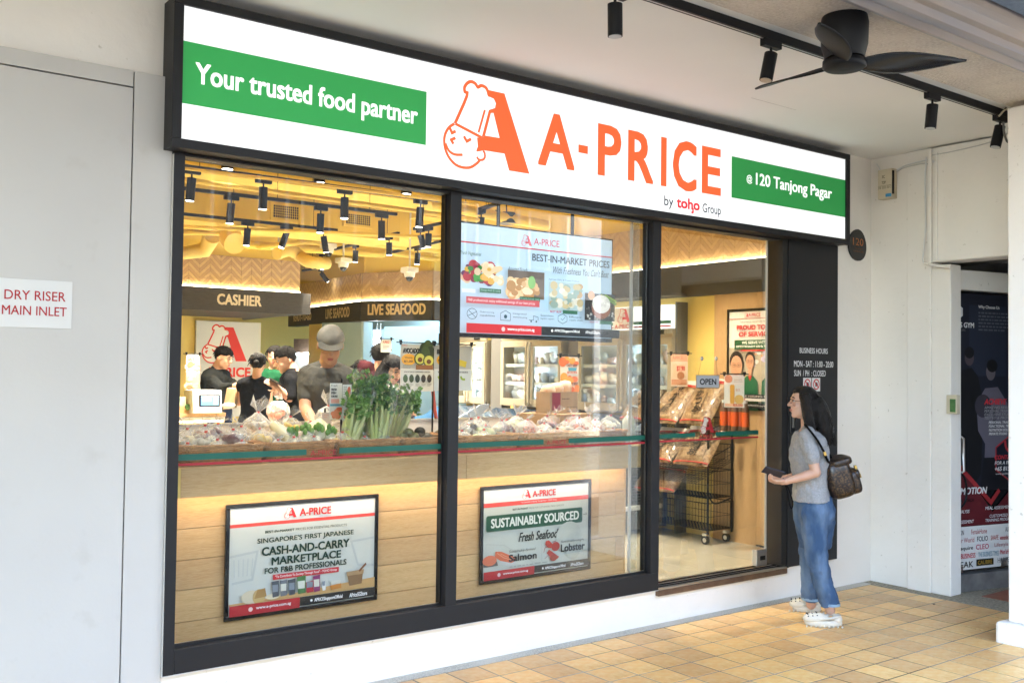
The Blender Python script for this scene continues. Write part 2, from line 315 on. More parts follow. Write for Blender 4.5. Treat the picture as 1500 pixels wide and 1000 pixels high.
class Art:
    """flat print on a real surface: o origin, u,v unit axes, size W x H; positions are fractions (0,0 = top left)"""
    def __init__(s, o, u, v, W=1, H=1, h0=.0006, step=.00025):
        s.o = np.array(o, float); s.u = np.array(u, float); s.v = np.array(v, float); s.n = np.cross(s.u, s.v); s.W = W; s.H = H; s.h = h0; s.st = step; s.g = G(); s.mats = []
    def mi(s, m):
        if isinstance(m, str): m = ink(m)
        if m not in s.mats: s.mats.append(m)
        return s.mats.index(m)
    def P(s, a, b): return s.o+s.u*(a*s.W)-s.v*(b*s.H)+s.n*s.h
    def poly(s, pts, m): s.h += s.st; s.g.poly([s.P(a, b) for a, b in reversed(pts)], s.mi(m)); return s
    def rect(s, a0, b0, a1, b1, m): return s.poly([(a0, b0), (a1, b0), (a1, b1), (a0, b1)], m)
    def disc(s, a, b, r, m, ry=None, n=18):
        ra = r/s.W; rb = (ry or r)/s.H; return s.poly([(a+ra*math.cos(2*math.pi*i/n), b+rb*math.sin(2*math.pi*i/n)) for i in range(n)], m)
    def rrect(s, a0, b0, a1, b1, r, m):
        ra, rb = r/s.W, r/s.H; p = []
        for cx, cy, q in ((a1-ra, b0+rb, -90), (a1-ra, b1-rb, 0), (a0+ra, b1-rb, 90), (a0+ra, b0+rb, 180)):
            for i in range(5): t = R(q+i*22.5); p.append((cx+ra*math.cos(t), cy+rb*math.sin(t)))
        return s.poly(p, m)
    def stroke(s, pts, w, m, k=1):
        s.h += s.st; p = smoothline(pts, k) if k > 1 else np.array(pts, float); p = p*np.array([s.W, s.H]); mi = s.mi(m); n = len(p); L = []; Rr = []
        for i in range(n):
            a = p[i]-p[i-1] if i else None; b = p[i+1]-p[i] if i < n-1 else None
            if a is not None: a = a/(np.linalg.norm(a)+1e-12)
            if b is not None: b = b/(np.linalg.norm(b)+1e-12)
            if a is None: t = b; k2 = 1
            elif b is None: t = a; k2 = 1
            else:
                t = a+b; t /= np.linalg.norm(t)+1e-12; k2 = min(2, 1/max(.3, abs(t@a)))
            nn = np.array((-t[1], t[0]))*w/2*k2; L.append(p[i]+nn); Rr.append(p[i]-nn)
        for i in range(n-1):
            q = [L[i], L[i+1], Rr[i+1], Rr[i]]; s.g.poly([s.o+s.u*c[0]-s.v*c[1]+s.n*s.h for c in q], mi)
        return s
    def text(s, t, a0, b0, a1, b1, m, bold=.0, shear=0, keep=None):
        s.h += s.st; v, f = glyphs(t, 0, shear); mn, mx = v.min(0), v.max(0); d = np.maximum(mx-mn, 1e-6)
        if keep:        # keep: natural width (times keep), aligned left / centre / right
            wd = d[0]/d[1]*(b1-b0)*s.H/s.W*(keep[0]); c = {'l': a0, 'c': (a0+a1)/2-wd/2, 'r': a1-wd}[keep[1]]; a0, a1 = c, c+wd
        hh = abs(b1-b0)*s.H; ea = min(bold*1.15*hh/s.W, .11*abs(a1-a0)/len(t)); eb = bold*.9*hh/s.H; h0 = s.h
        offs = [(0, 0)] if bold < .008 else [(-.7, -.7), (.7, .7), (-.7, .7), (.7, -.7)] if bold < .015 else [(i_, j_) for i_ in (-1, 0, 1) for j_ in (-1, 0, 1)]
        a0 += ea; a1 -= ea; b0 += eb; b1 -= eb
        for k_, (i_, j_) in enumerate(offs):
            s.h = h0+k_*.00004; q = [s.P(a0+ea*i_+(a1-a0)*(x-mn[0])/d[0], b1+eb*j_-(b1-b0)*(y-mn[1])/d[1]) for x, y in v]; s.g.add(q, f, s.mi(m))
        s.h = h0+.00004*len(offs); return s
    def logo(s, a, b, h, m, white='#f4f4f2'):     # a,b top-left corner, h height fraction
        hx = h*s.H/s.W
        F = lambda L_: [(a+x*hx, b+(1-y)*h) for x, y in L_]
        hat = smoothline(LOGO['hat'], 3); fc = smoothline(LOGO['face'], 3); H_ = h*s.H
        s.poly(F(list(map(tuple, hat))+[(.69, .80), (.68, .72), (.61, .70), (.513, .38)]), white); s.poly(F(list(map(tuple, fc))+[(.46, .3), (.45, .37)]), white)
        s.poly(F(LOGO['body']), m); s.poly(F(LOGO['strip']), m)
        for k, w_, sm in (('hat', .038, 3), ('face', .032, 3), ('band', .034, 1), ('line', .028, 1), ('mouth', .03, 3), ('ear', .026, 3), ('e1', .034, 1), ('e2', .034, 1), ('nose', .034, 1)):
            s.stroke(F(LOGO[k]), w_*H_, m, sm)
        return s
    def lines(s, a0, b0, a1, b1, n, m, seed=1, frac=.45):    # rows of print too small to read
        rr = random.Random(seed); bh = (b1-b0)/n
        for i in range(n):
            a = a0
            while a < a1-.01:
                wd = rr.uniform(.015, .06)*(a1-a0)*2; e = min(a+wd, a1)
                if i == n-1 and a > a0+(a1-a0)*.6: break
                s.g.poly([s.P(x, y) for x, y in ((a, b0+bh*i+bh*frac), (e, b0+bh*i+bh*frac), (e, b0+bh*i), (a, b0+bh*i))], s.mi(m)); a = e+.012*(a1-a0)*2
        s.h += s.st; return s
    def blobs(s, a0, b0, a1, b1, n, cols, r0, r1, seed=1):
        rr = random.Random(seed)
        for i in range(n):
            r = rr.uniform(r0, r1); s.disc(rr.uniform(a0, a1), rr.uniform(b0, b1), r, rr.choice(cols), r*rr.uniform(.6, 1), 10)
        return s
    def build(s, name, parent, **k): return s.g.build(name, s.mats, parent, **k)
X, Y_, Z = np.array((1., 0, 0)), np.array((0, 1., 0)), np.array((0, 0, 1.))
# ================================================================== SETTING, OUTSIDE
struct(box('road', M['asphalt'], (-60, 60, -14.5, -3.2, -.30, -.16)))
struct(box('ground', M['concrete'], (-80, 80, -80, 60, -1.2, -.32)))
kb = box('street_kerb', M['granite2'], (-40, 14, -3.2, -2.25, -.3, -.006), bevel=.01); struct(kb)
pv = T('pavement', '', ''); del pv['label'], pv['category']; struct(pv)
box('grout_bed', M['grout'], (-6, 7.06, -2.25, 0.0, -.08, -.0010), pv)
box('pebble_strip', M['granite'], (-6, 6.95, -.078, -.001, -.02, .003), pv)
box('pebble_strip', M['granite2'], (6.94, 9.4, -2.25, -.0, -.02, .0015), pv)
random.seed(4)
tm = G().box(-.0982, .0982, -.0982, .0982, -.012, 0).mesh('tile', [M['ftile']])
k = 0
for j in range(10):
    for i in range(28):
        x = 6.93-.1055-i*.2075; y = -.185-j*.2075
        if x < 2.2 and j > 1 and k > 290: continue
        if k >= 298: continue
        if x-2.4*0 < .9+(-y)*.9: continue
        o = bpy.data.objects.new('tile', tm); COL.objects.link(o); o.parent = pv; o.location = (x, y, random.uniform(.0, .0008)); o.rotation_euler = (random.uniform(-.003, .003), random.uniform(-.003, .003), random.uniform(-.004, .004)); k += 1
g = G().box(-6, 0.95, -2.24, -.09, -.012, .0); g.build('far_tiles', M['ftile'], pv)
for q in ((7.25, 7.75, -1.35, -.80), (7.8, 8.3, -1.35, -.85)): box('red_tile', M['redtile'], (q[0], q[1], q[2], q[3], -.01, .005), pv)
rr = random.Random(2); lf = []
for p in ((1368, 884), (1393, 866), (1344, 853)):
    q = onZ(p[0], p[1], .004); o = G().ell(q, (.014, .010, .004), 6).build('dry_leaf', M['bronze']); tag(o, {1368: 'small dry leaf on the yellow tiles right of the woman', 1393: 'dry leaf fragment on the pebble strip by the opening', 1344: 'dry leaf caught at the foot of the side wall'}[p[0]], 'leaf')
# walls
wl = T('front_wall', 'white painted shop front wall with low sill under the charcoal frame', 'wall', (4, 0, 0))
box('sill_wall', M['wallwhite'], (1.20, 7.06, .0, .16, 0, .222), wl)
box('wall_face', M['wallwhite'], (6.583, 7.06, .0, .16, .2225, 3.35), wl)
box('wall_head', M['wallwhite'], (-3, 7.06, .02, .16, 2.64, 3.35), wl)
tag(box('house_wall', M['wallwhite'], (-6, 7.2, .3, .5, 3.92, 4.5)), 'upper wall strip hidden above the shop ceiling line', 'wall')
lw = T('riser_cladding', 'pale grey cladding with a flush cabinet door left of the shop window', 'wall', (.5, 0, 0))
box('backing', M['gap'], (-2.6, 1.33, .012, .03, 0, 2.9), lw)
box('cladding_panel', M['cladding'], (1.3105, 1.486, -.012, .012, 0, 2.952), lw, bevel=.002)
box('cladding_panel', M['cladding'], (-3, 1.3045, -.012, .012, 2.880, 2.952), lw, bevel=.002)
box('cabinet_door', M['cladding'], (-.6, 1.3045, -.012, .012, 0.01, 2.873), lw, bevel=.001)
box('cladding_panel', M['cladding'], (-3, -.604, -.012, .012, 0, 2.873), lw, bevel=.002)
tag(box('recessed_wall', M['wallwhite'], (-6, 1.40, .05, .2, 2.9, 3.35)), 'grey shaded wall above the cladding left of the sign', 'wall')
ds = T('riser_sign', 'white plate with red DRY RISER MAIN INLET lettering', 'sign', (.93, -.012, 1.78))
q0 = onY(106, 413, -.014); q1 = onY(106, 482, -.014); xl = onY(0, 420, -.014)[0]-.055
box('plate', M['white'], (xl, q0[0], -.018, -.0125, q1[2], q0[2]), ds, bevel=.001)
a = Art((xl, -.018, q0[2]), X, Z, q0[0]-xl, q0[2]-q1[2]); wd = q0[0]-xl
f = lambda px: (onY(px, 440, -.018)[0]-xl)/wd
a.text('DRY RISER', f(6), .23, f(96), .43, '#b01018', .008); a.text('MAIN INLET', f(3), .55, f(98), .74, '#b01018', .008); a.build('lettering', ds)
# side wall on the right with pilaster, passage and header
sw = T('side_wall', 'white rough painted side wall at the right end of the arcade', 'wall', (7.06, 0, 0))
box('wall_face', M['wallwhite'], (7.06, 7.2, -.33, .2, 0, 3.35), sw)
box('pilaster', M['wallwhite'], (7.035, 7.2, -.52, -.33, 0, 3.35), sw, bevel=.006)
box('pilaster', M['wallwhite'], (7.05, 7.2, -.672, -.52, 0, 2.46), sw, bevel=.008)
box('upper_wall', M['wallwhite'], (7.08, 7.2, -2.3, -.52, 2.62, 3.35), sw)
hd = tag(box('passage_header', M['wallwhite'], (6.99, 7.2, -2.3, -.525, 2.478, 3.34), bevel=.012), 'white boxed header over the passage opening at right', 'beam')
# passage beyond
d0 = onZ(1395, 868, .0); d1 = onZ(1480, 858, .0); du = (d1-d0)/np.linalg.norm(d1-d0); dn = np.cross(du, Z)
stp = G(); c = d0+du*.9+dn*(-.12)+Z*.065; stp.obox(c, (du, dn, Z), (.95, .14, .065)); tag(stp.build('entrance_step', M['concrete'], bevel=.006), 'grey concrete step below the poster door', 'step')
dr = T('poster_door', 'dark door covered by a gym poster with a steel pull handle', 'door', d0)
db = d0+Z*.16+dn*(-.03)
g = G(); g.obox(db+du*.5+Z*1.06+dn*(-.02), (du, dn, Z), (.52, .018, 1.06)); g.build('door_leaf', M['blackgloss'], dr, bevel=.003)
g = G(); g.obox(db+du*.6+Z*2.20-dn*.02, (du, dn, Z), (.7, .05, .075)); g.build('door_head', M['wallwhite'], dr)
PW, PH = .78, 2.10
a = Art(db+Z*2.10+dn*.002-du*.02, du, Z, PW, PH)
W_ = '#d8d8d8'
a.rect(0, 0, 1, .72, '#181b28'); a.rect(.3, .04, .82, .3, '#222838'); a.rect(.02, .3, .25, .6, '#2a3145')
# photograph on the poster: two athletes, printed dark
a.poly([(.15, .62), (.12, .36), (.2, .28), (.33, .27), (.42, .3), (.5, .4), (.46, .66), (.30, .72), (.2, .72)], '#0a0b10')
a.disc(.30, .235, .05, '#4a4045', .06); a.disc(.30, .215, .052, '#0a0a0e', .045)
a.poly([(.42, .5), (.40, .40), (.52, .345), (.70, .34), (.84, .40), (.88, .5), (.78, .56), (.8, .66), (.5, .66), (.52, .55)], '#5e5a66'); a.disc(.60, .285, .052, '#5c565c', .066); a.disc(.62, .262, .06, '#08080c', .05); a.disc(.49, .41, .09, '#35323c', .09)
a.poly([(.5, .60), (.8, .60), (.84, .72), (.44, .72)], '#0d0e16'); a.rect(.63, .41, .67, .5, '#3a3740')
a.poly([(0, .56), (.12, .60), (.62, .80), (.9, .715), (1, .73), (1, .845), (0, .845)], '#5a161e')
a.stroke([(0, .585), (.15, .625), (.6, .765), (.72, .72)], .035, '#98282c')
hx = [(.86+.22*math.cos(R(30+60*i))*1.0, .605+.22*math.sin(R(30+60*i))*PW/PH) for i in range(6)]; a.poly(hx, '#141826'); a.stroke(hx+[hx[0]], .012, '#9a2a30')
a.stroke([(.80, .54), (.815, .565), (.86, .58)], .022, '#b03038', 3)
hexg = [(.14+.075*math.cos(R(30+60*i)), .068+.075*math.sin(R(30+60*i))*PW/PH) for i in range(6)]; a.poly(hexg, W_); a.stroke([(.175, .06), (.14, .05), (.115, .06), (.115, .078), (.14, .088), (.165, .078), (.165, .07), (.14, .07)], .012, '#10121c')
a.text("GOLD'S GYM", -.06+.02, .105, .36, .125, W_, .03); a.text('SINGAPORE', .06, .13, .24, .138, '#777777')
a.text('Why Choose Us', .42, .04, .72, .055, W_, .02); a.lines(.42, .065, .95, .14, 6, '#5a5e68', 3)
a.text('ACHIEVE', .50, .384, .82, .405, '#c0303a', .03, .25)
for i, s_ in enumerate(('AMAZING RESULTS', 'PERSONAL TRAINERS', 'EXCLUSIVE STUDIO', 'TESTED & PROVEN')): a.text(s_, .50, .411+i*.0128, .92, .4205+i*.0128, '#9a9a9e', 0, .2)
for i, s_ in enumerate(('PERSONAL TRAINING', 'FUNCTIONAL TRAINING', 'NUTRITION SOLUTION', 'PRIVATE STUDIO')): a.text(s_, .56, .466+i*.0140, (.93, .97, .94, .82)[i], .4755+i*.0140, W_, .02, .2)
a.text('CONTACT US', .64, .592, 1.04, .608, '#c0303a', .03, .2); a.text('FOR A FREE TRIAL', .64, .614, 1.06, .627, W_, .02, .2); a.text('+65 8153 7888', .64, .634, 1.04, .650, W_, .03, .2); a.text('www.goldsgym.com.sg', .65, .657, 1.02, .666, W_, 0, .1)
a.text('PROMOTION', -.02, .705, .53, .73, W_, .03, .2); a.text('PERSONAL COACH', .02, .745, .34, .757, '#16060a', .02); a.text('BODY ANALYSIS', .0, .785, .28, .797, W_, .01, .2); a.text('MEAL ASSESSMENT', .5, .778, .88, .79, W_, .01, .2); a.text('FITNESS ASSESSMENT', -.02, .822, .34, .834, W_, .01, .2); a.text('CUSTOMIZED', .56, .808, .82, .819, W_, .01, .2); a.text('TRAINING PROGRAM', .50, .823, .9, .834, W_, .01, .2)
a.rect(0, .845, 1, 1, '#d6d6d2')
for t_, x0, x1, b_, c_ in (('AS SEEN ON', .0, .2, .857, '#333'), ('FemaleHome', .3, .52, .857, '#a55'), ('AUGUSTMAN', .78, 1, .857, '#555'), ('Her World', .1, .34, .885, '#b77'), ('FOLIO', .38, .53, .884, '#223'), ('SHAPE', .57, .68, .884, '#b66'), ('womenshealth', .70, .86, .886, '#a33'), ('her world', .88, 1, .884, '#235'), ('Esquire', .12, .32, .915, '#111'), ('CLEO', .36, .54, .913, '#c2185b'), ('Lifestyle', .62, .82, .913, '#b88'), ('8 U', .85, .94, .911, '#2a8aa8'), ('RUNNING', -.02, .1, .942, '#2a8aa8'), ('BUSINESS', .15, .35, .941, '#c03040'), ('THE BUSINESS TIMES', .39, .68, .941, '#7a9aa8'), ("Men'sHealth", .70, .90, .938, '#c03040'), ('PEAK', .09, .32, .97, '#333'), ('HARPER', .66, .86, .968, '#777'), ('yahoo', .9, 1, .968, '#333')):
    c_ = '#'+''.join(ch*2 for ch in c_[1:]) if len(c_) == 4 else c_; a.text(t_, x0, b_, x1, b_+(.018 if t_ != 'PEAK' else .022), c_, .01)
a.rect(.36, .966, .60, .99, '#15120c'); a.text('CALIBRE', .38, .971, .58, .985, '#b08a30', .01)
a.build('poster_print', dr)
g = G(); hb = at(1407, 690, 7.72)+np.array((-.0, 0, 0)); e0 = db+du*.05+dn*.05
def dpt(px, py, o=.05):      # a point in front of the door leaf
    r_ = ray(px, py); t = ((db+dn*o-CAM)@dn)/(r_@dn); return CAM+r_*t
g.tube([dpt(1401, 638, .01), dpt(1402, 637), dpt(1411, 642), dpt(1412, 690), dpt(1404, 693), dpt(1402, 693, .01)], .013, 8); g.build('pull_handle', M['steel'], dr)
for p in ((1404, 832), (1469, 822)): g = G(); g.obox(dpt(p[0], p[1], .012), (du, dn, Z), (.035, .012, .03)); g.build('floor_hinge', M['steel'], dr, bevel=.002)
lk = T('wire_lock', 'black u-shaped lock hanging on the steel door handle', 'lock', dpt(1400, 745, .08))
pts = [dpt(*p, .075) for p in ((1391, 738), (1391, 712), (1396, 697), (1404, 692), (1413, 700), (1416, 722), (1412, 738), (1402, 747))]
G().tube(smoothline(pts, 4), .008, 8).build('shackle', M['black'], lk); G().tube([dpt(1391, 738, .075), dpt(1402, 748, .075)], .016, 8).build('lock_body', M['blackgloss'], lk, bevel=.002)
ks = T('key_switch', 'small green and cream key box on the pilaster beside the poster door', 'switch', onX(1399, 600, 7.05))
q = onX(1397, 588, 7.05); G().box(7.0, 7.049, q[1]-.05, q[1]+.03, q[2]-.09, q[2]+.05).build('back_box', M['cream'], ks, bevel=.004); G().box(6.992, 7.0, q[1]-.042, q[1]-.002, q[2]-.075, q[2]+.02).build('green_plate', M['leafdark'], ks)
tag(box('passage_wall', M['wallwhite'], (7.2, 9.5, .3, .45, 0, 3.0)), 'dim wall behind the poster door at far right', 'wall')
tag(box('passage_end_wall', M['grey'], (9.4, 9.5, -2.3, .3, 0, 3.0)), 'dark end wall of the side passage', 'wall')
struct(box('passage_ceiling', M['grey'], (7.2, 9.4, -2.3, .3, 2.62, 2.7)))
tag(G().box(7.6, 8.6, -.9, -.3, 2.5, 2.6).build('bulkhead_panel', M['steel']), 'grey metal strip under the passage ceiling', 'panel')
tag(box('added_screen_wall', M['cladding'], (7.3, 12, -2.32, -2.15, 0, 3.32)), 'unseen wall added to dim the passage, hidden behind the pillar', 'wall')  # unseen wall, added to block bright reflections in the door and darken the passage
tag(box('far_arcade_wall', M['wallwhite'], (9.52, 12, -2.15, .3, 0, 3.32)), 'wall closing the arcade far to the right', 'wall')
# ceiling
struct(box('arcade_ceiling', M['ceilpaint'], (-6, 7.2, -1.50, .3, 3.35, 3.5)))
struct(box('ceiling_joint', M['cladding'], (4.9, 5.35, -.56, -.556, 3.3485, 3.3496)))
tag(box('plaster_beam', M['rough'], (-6, 9.5, -1.95, -1.50, 3.335, 3.6)), 'rough beige plaster strip of ceiling behind the fan', 'beam')
g = G(); prof = [(-1.95, 3.30), (-1.99, 3.285), (-2.03, 3.30), (-2.07, 3.28), (-2.12, 3.28), (-2.15, 3.30), (-2.2, 3.295), (-2.24, 3.31), (-2.27, 3.6), (-1.95, 3.6)]
g.prism([(-6, y, z) for y, z in prof], (15.5, 0, 0)); tag(g.build('steel_beam', M['beamgrey']), 'grey painted beam with brownish streaks at the top right corner', 'beam')
struct(box('street_soffit', M['bluegrey'], (-6, 9.5, -3.15, -2.275, 3.37, 3.6)))
bw = T('building_above', 'upper storeys of the shophouse over the arcade', 'building', (2, 0, 3.6))
box('wall', M['shopwall'], (-12, 16, -3.15, 14, 4.55, 8), bw); box('wall', M['shopwall'], (-12, 16, -3.15, .3, 3.62, 4.54), bw)
# pillars
def pillar(x0, lab):
    t = T('pillar', lab, 'pillar', (x0+.3, -1.8, 0), 'white pillars along the arcade')
    g = G().box(x0, x0+.62, -2.2, -1.48, -.1, .125); g.build('plinth', M['wallwhite'], t, bevel=.02)
    box('shaft', M['wallwhite'], (x0+.055, x0+.56, -2.14, -1.535, .125, 3.30), t, bevel=.012); return t
pillar(6.10, 'white square pillar on a low plinth at the right edge'); pillar(-1.2, 'white pillar left of the picture, standing by the road'); pillar(-6.2, 'second white pillar farther left along the arcade')
# ------------------------------------------------------------------ houses across the street (seen mirrored in the panes)
for hi, x0 in enumerate((-14, -7.5, -1, 5.5, 12, 18.5)):
    h = T('shophouse', ('cream', 'white', 'pale')[hi % 3]+' shophouse number %s along the opposite side of the road' % ('one', 'two', 'three', 'four', 'five', 'six')[hi], 'building', (x0+3.2, -16, 0), 'houses across the street')
    box('wall', M['shopwall'], (x0, x0+6.5, -20, -16, 3.6, 10.5), h); box('cornice', M['white'], (x0-.02, x0+6.49, -16.0, -15.7, 10.2, 10.6), h); box('band', M['white'], (x0, x0+6.4, -16, -15.8, 6.7, 6.95), h)
    box('shop_wall', M['shutter'], (x0, x0+6.4, -19, -18.5, 0, 3.6), h); box('pier', M['shopwall'], (x0, x0+.6, -16.6, -15.98, -.1, 3.6), h)
    for z0 in (4.3, 7.4):
        for wx in (x0+.8, x0+2.5, x0+4.2):
            fr = box('window', M['white'], (wx-.1, wx+1.3, -16, -15.93, z0, z0+1.9), h); box('shutter', M['shutter'], (wx, wx+.55, -15.93, -15.89, z0+.1, z0+1.7), fr); box('shutter', M['shutter'], (wx+.65, wx+1.2, -15.93, -15.89, z0+.1, z0+1.7), fr)
            G().ell((wx+.6, -15.97, z0+1.9), (.7, .06, .4), 14).build('fanlight', M['white'], h)
struct(box('far_pavement', M['granite2'], (-60, 60, -18.5, -14.5, -.3, -.02)))
# ================================================================== SHOP FRONT
F_ = M['frame']
fr = T('window_frame', 'charcoal aluminium frame of the shop window with two mullions', 'window frame', (3.07, 0, .22))
box('left_jamb', F_, (1.4875, 1.540, -.03, .07, .226, 2.61), fr, bevel=.002)
box('bottom_rail', F_, (1.541, 4.656, -.028, .068, .226, .338), fr, bevel=.002)
box('mullion', F_, (3.012, 3.083, -.03, .07, .3385, 2.61), fr, bevel=.002); box('mullion', F_, (4.582, 4.655, -.03, .07, .3385, 2.61), fr, bevel=.002)
box('head_rail', F_, (1.541, 5.90, -.02, .08, 2.598, 2.61), fr, bevel=.002)
for x0, x1 in ((1.541, 3.011), (3.084, 4.581)):
    for b in ((x0, x1, .012, .022, .3385, .352), (x0, x0+.01, .012, .022, .352, 2.597), (x1-.01, x1, .012, .022, .352, 2.597)): box('gasket', M['framein'], b, fr)
    box('glazing_bead', M['steel'], (x0, x1, .030, .036, .340, .350), fr)
g1 = tag(box('window_pane', M['glass'], (1.541, 3.011, .024, .034, .3386, 2.597)), 'large left window pane over the cash-and-carry poster', 'window pane')
g2 = tag(box('window_pane', M['glass'], (3.084, 4.581, .024, .034, .3386, 2.597)), 'middle window pane with the screen behind it', 'window pane')
gd = T('glass_door', 'frameless glass sliding door with floor lock at its right edge', 'door', (5.2, .06, .24))
xe = onY(1123, 600, .06)[0]
box('door_leaf', M['glass2'], (4.50, xe-.012, .056, .066, .245, 2.597), gd); box('glass_edge', M['glassedge'], (xe-.0118, xe+.0, .0555, .0665, .245, 2.597), gd)
box('lock', M['steel'], (xe-.125, xe-.012, .040, .082, .25, .365), gd, bevel=.004); box('keyway', M['black'], (xe-.09, xe-.035, .037, .0398, .29, .32), gd)
box('sealant', M['cladding'], (1.4865, 1.4874, -.032, .0, .226, 2.6), fr); box('sealant', M['white'], (1.4875, 4.656, -.029, .0, .2225, .2258), fr)
fl = T('fixed_glass_fin', 'narrow inner glass panel edge beside the middle mullion', 'window pane', (4.42, .1, .34)); xs = onY(922, 600, .10)[0]
box('pane', M['glass2'], (xs+.012, 4.58, .095, .105, .34, 2.6), fl); box('glass_edge', M['glassedge'], (xs, xs+.0118, .09, .11, .34, 2.6), fl)
sl_ = T('door_threshold', 'bronze metal threshold with twin steel tracks under the glass door', 'threshold', (5.3, 0, .2))
box('nosing', M['bronze'], (4.657, 5.975, -.03, .02, .185, .222), sl_, bevel=.002); box('sill_plate', M['steel'], (4.657, 5.968, -.028, .14, .2235, .236), sl_)
for y in (-.005, .035, .09): box('track_rail', M['black'], (4.657, 5.968, y, y+.012, .2362, .242), sl_)
rj = T('door_jamb', 'dark brown metal jamb between glass door and hours panel', 'door frame', (5.94, 0, .22))
box('jamb', M['framein'], (5.905, 5.968, -.028, .12, .2425, 2.61), rj); box('jamb_trim', F_, (5.9685, 5.99, -.034, .1, .226, 2.61), rj)
hp = T('hours_panel', 'dark grey wall panel lettered with business hours', 'panel', (6.28, 0, .22))
box('panel_board', F_, (5.9905, 6.582, -.026, .02, .226, 2.612), hp, bevel=.002); box('panel_joint', M['gap'], (6.02, 6.575, -.0268, -.0258, .43, .433), hp)
a = Art((0, -.0265, 3), X, Z, 1, 1)
for t_, x0, x1, zt, zb in (('BUSINESS HOURS', 6.111, 6.453, 1.822, 1.782), ('MON - SAT : 11:00 - 20:00', 6.044, 6.523, 1.726, 1.680), ('SUN  / PH  : CLOSED', 6.045, 6.428, 1.656, 1.612)): a.text(t_, x0, 3-zt, x1, 3-zb, '#e8e8e8', .009)
a.build('lettering', hp)
for i, (x0, x1, lb) in enumerate(((6.155, 6.250, 'left square no-entry pictogram sticker above the woman'), (6.262, 6.358, 'right square prohibition sticker above the woman'))):
    s_ = T('warning_sticker', lb, 'sticker', (x0, -.027, 1.5)); box('backing', M['white'], (x0, x1, -.0285, -.0262, 1.50, 1.60), s_)
    a = Art((x0, -.0285, 1.60), X, Z, x1-x0, .10); c = [(.5+.36*math.cos(R(i2*15)), .48+.36*math.sin(R(i2*15))) for i2 in range(25)]; a.poly([(.35, .4), (.6, .3), (.72, .55), (.4, .68)], '#333333'); a.stroke(c, .009, '#c01820'); a.stroke([(.25, .23), (.75, .73)], .009, '#c01820'); a.build('symbol', s_)
bl = T('door_reader', 'slim black access reader with status strip on the dark panel', 'door reader', (6.0, -.03, 1.2)); q = onY(1159, 616, -.03)
box('body', M['blackgloss'], (q[0]-.03, q[0]+.03, -.046, -.0262, q[2]-.09, q[2]+.09), bl, bevel=.004); box('strip', M['grey'], (q[0]-.012, q[0]+.012, -.048, -.0462, q[2]-.05, q[2]+.07), bl)
# tape and logo stickers on the glass
for i, (x0, x1, gap, lab, tx) in enumerate(((1.541, 3.011, onY(449, 660), 'left window', 497), (3.084, 4.581, onY(796, 650), 'middle window', 833), (4.50, 5.745, onY(1018, 640), 'glass door', 1048))):
    y = .0225 if i < 2 else .0545; g0 = onY(gap is None or {0: 449, 1: 796, 2: 1018}[i], 660, y)[0]; g1_ = onY(tx, 660, y)[0]
    t = T('glass_tape', 'green and red warning stripe with shop name across the '+lab, 'tape', ((x0+x1)/2, y, 1.19))
    for a0, a1 in ((x0, g0), (g1_, x1)): box('green_stripe', ink('#02594a'), (a0, a1, y-.0008, y, 1.1905, 1.2195), t)
    box('red_stripe', ink('#a5202c'), (x0, x1, y-.0008, y, 1.166, 1.177), t)
    a = Art((g0, y, 1.225), X, Z, g1_-g0, .05)
    if i < 2: a.text('A-PRICE', .12, .25, .9, .8, '#a5202c', .01)
    else: a.logo(.25, -2.0, 2.3, '#9c1820', '#d0c8b8'); a.build('emblem', t); a = Art((g0, y, 1.225), X, Z, g1_-g0, .05); a.text('A-PRICE', .2, .4, .85, .85, '#9c1820', .02)
    a.build('lettering', t)
op = T('open_sign', 'small silver OPEN sign hanging from hooks on the glass door', 'sign', onY(1036, 558, .05)); q0 = onY(1019.5, 549, .05); q1 = onY(1053, 568, .05)
box('plate', M['steel'], (q0[0], q1[0], .046, .050, q1[2], q0[2]), op, bevel=.001); a = Art((q0[0], .046, q0[2]), X, Z, q1[0]-q0[0], q0[2]-q1[2]); a.rect(.03, .06, .97, .94, '#a9adb2'); a.text('OPEN', .14, .28, .86, .75, '#101418', .04); a.build('lettering', op)
g = G(); h0 = onY(1028, 525, .05); h1 = onY(1049, 525, .05); g.ell(h0, (.012, .01, .016), 8); g.ell(h1, (.012, .01, .016), 8); g.build('suction_hook', M['steel'], op)
G().tube([h0, (q0[0]+.02, .048, q0[2])], .0012, 4).tube([h1, (q1[0]-.02, .048, q0[2])], .0012, 4).build('cord', M['black'], op)
# ------------------------------------------------------------------ the big sign
sg = T('shop_sign', 'long illuminated white sign box reading A-PRICE over the window', 'sign', (4, -.06, 2.62))
x0, x1, z0, z1, ys = 1.486, 6.533, 2.652, 3.260, -.12
box('housing', F_, (1.445, 6.574, -.105, .02, 2.613, 3.298), sg)
box('frame_bar', F_, (1.441, 6.578, -.135, -.1052, 3.2602, 3.302), sg, bevel=.003); box('frame_bar', F_, (1.441, 6.578, -.135, -.1052, 2.609, 2.6518), sg, bevel=.003)
box('frame_bar', F_, (1.441, 1.4858, -.1345, -.1054, 2.652, 3.26), sg, bevel=.003); box('frame_bar', F_, (6.5332, 6.578, -.1345, -.1054, 2.652, 3.26), sg, bevel=.003)
def litface(): 
    m = mat('sign_face_lit', (.86, .88, .90), .35, emit=SIGN_E); return m
box('light_face', litface(), (x0, x1, -.120, -.106, z0, z1), sg)
SE = SIGN_E*.36
def signart(name, fn, h=.0006):
    a = Art((0, ys, 4), X, Z, 1, 1, h); fn(a); a.build(name, sg)
signart('green_band', lambda a: a.rect(x0, 4-3.100, 2.786, 4-2.815, ink('#30a452', SE)), .0004)
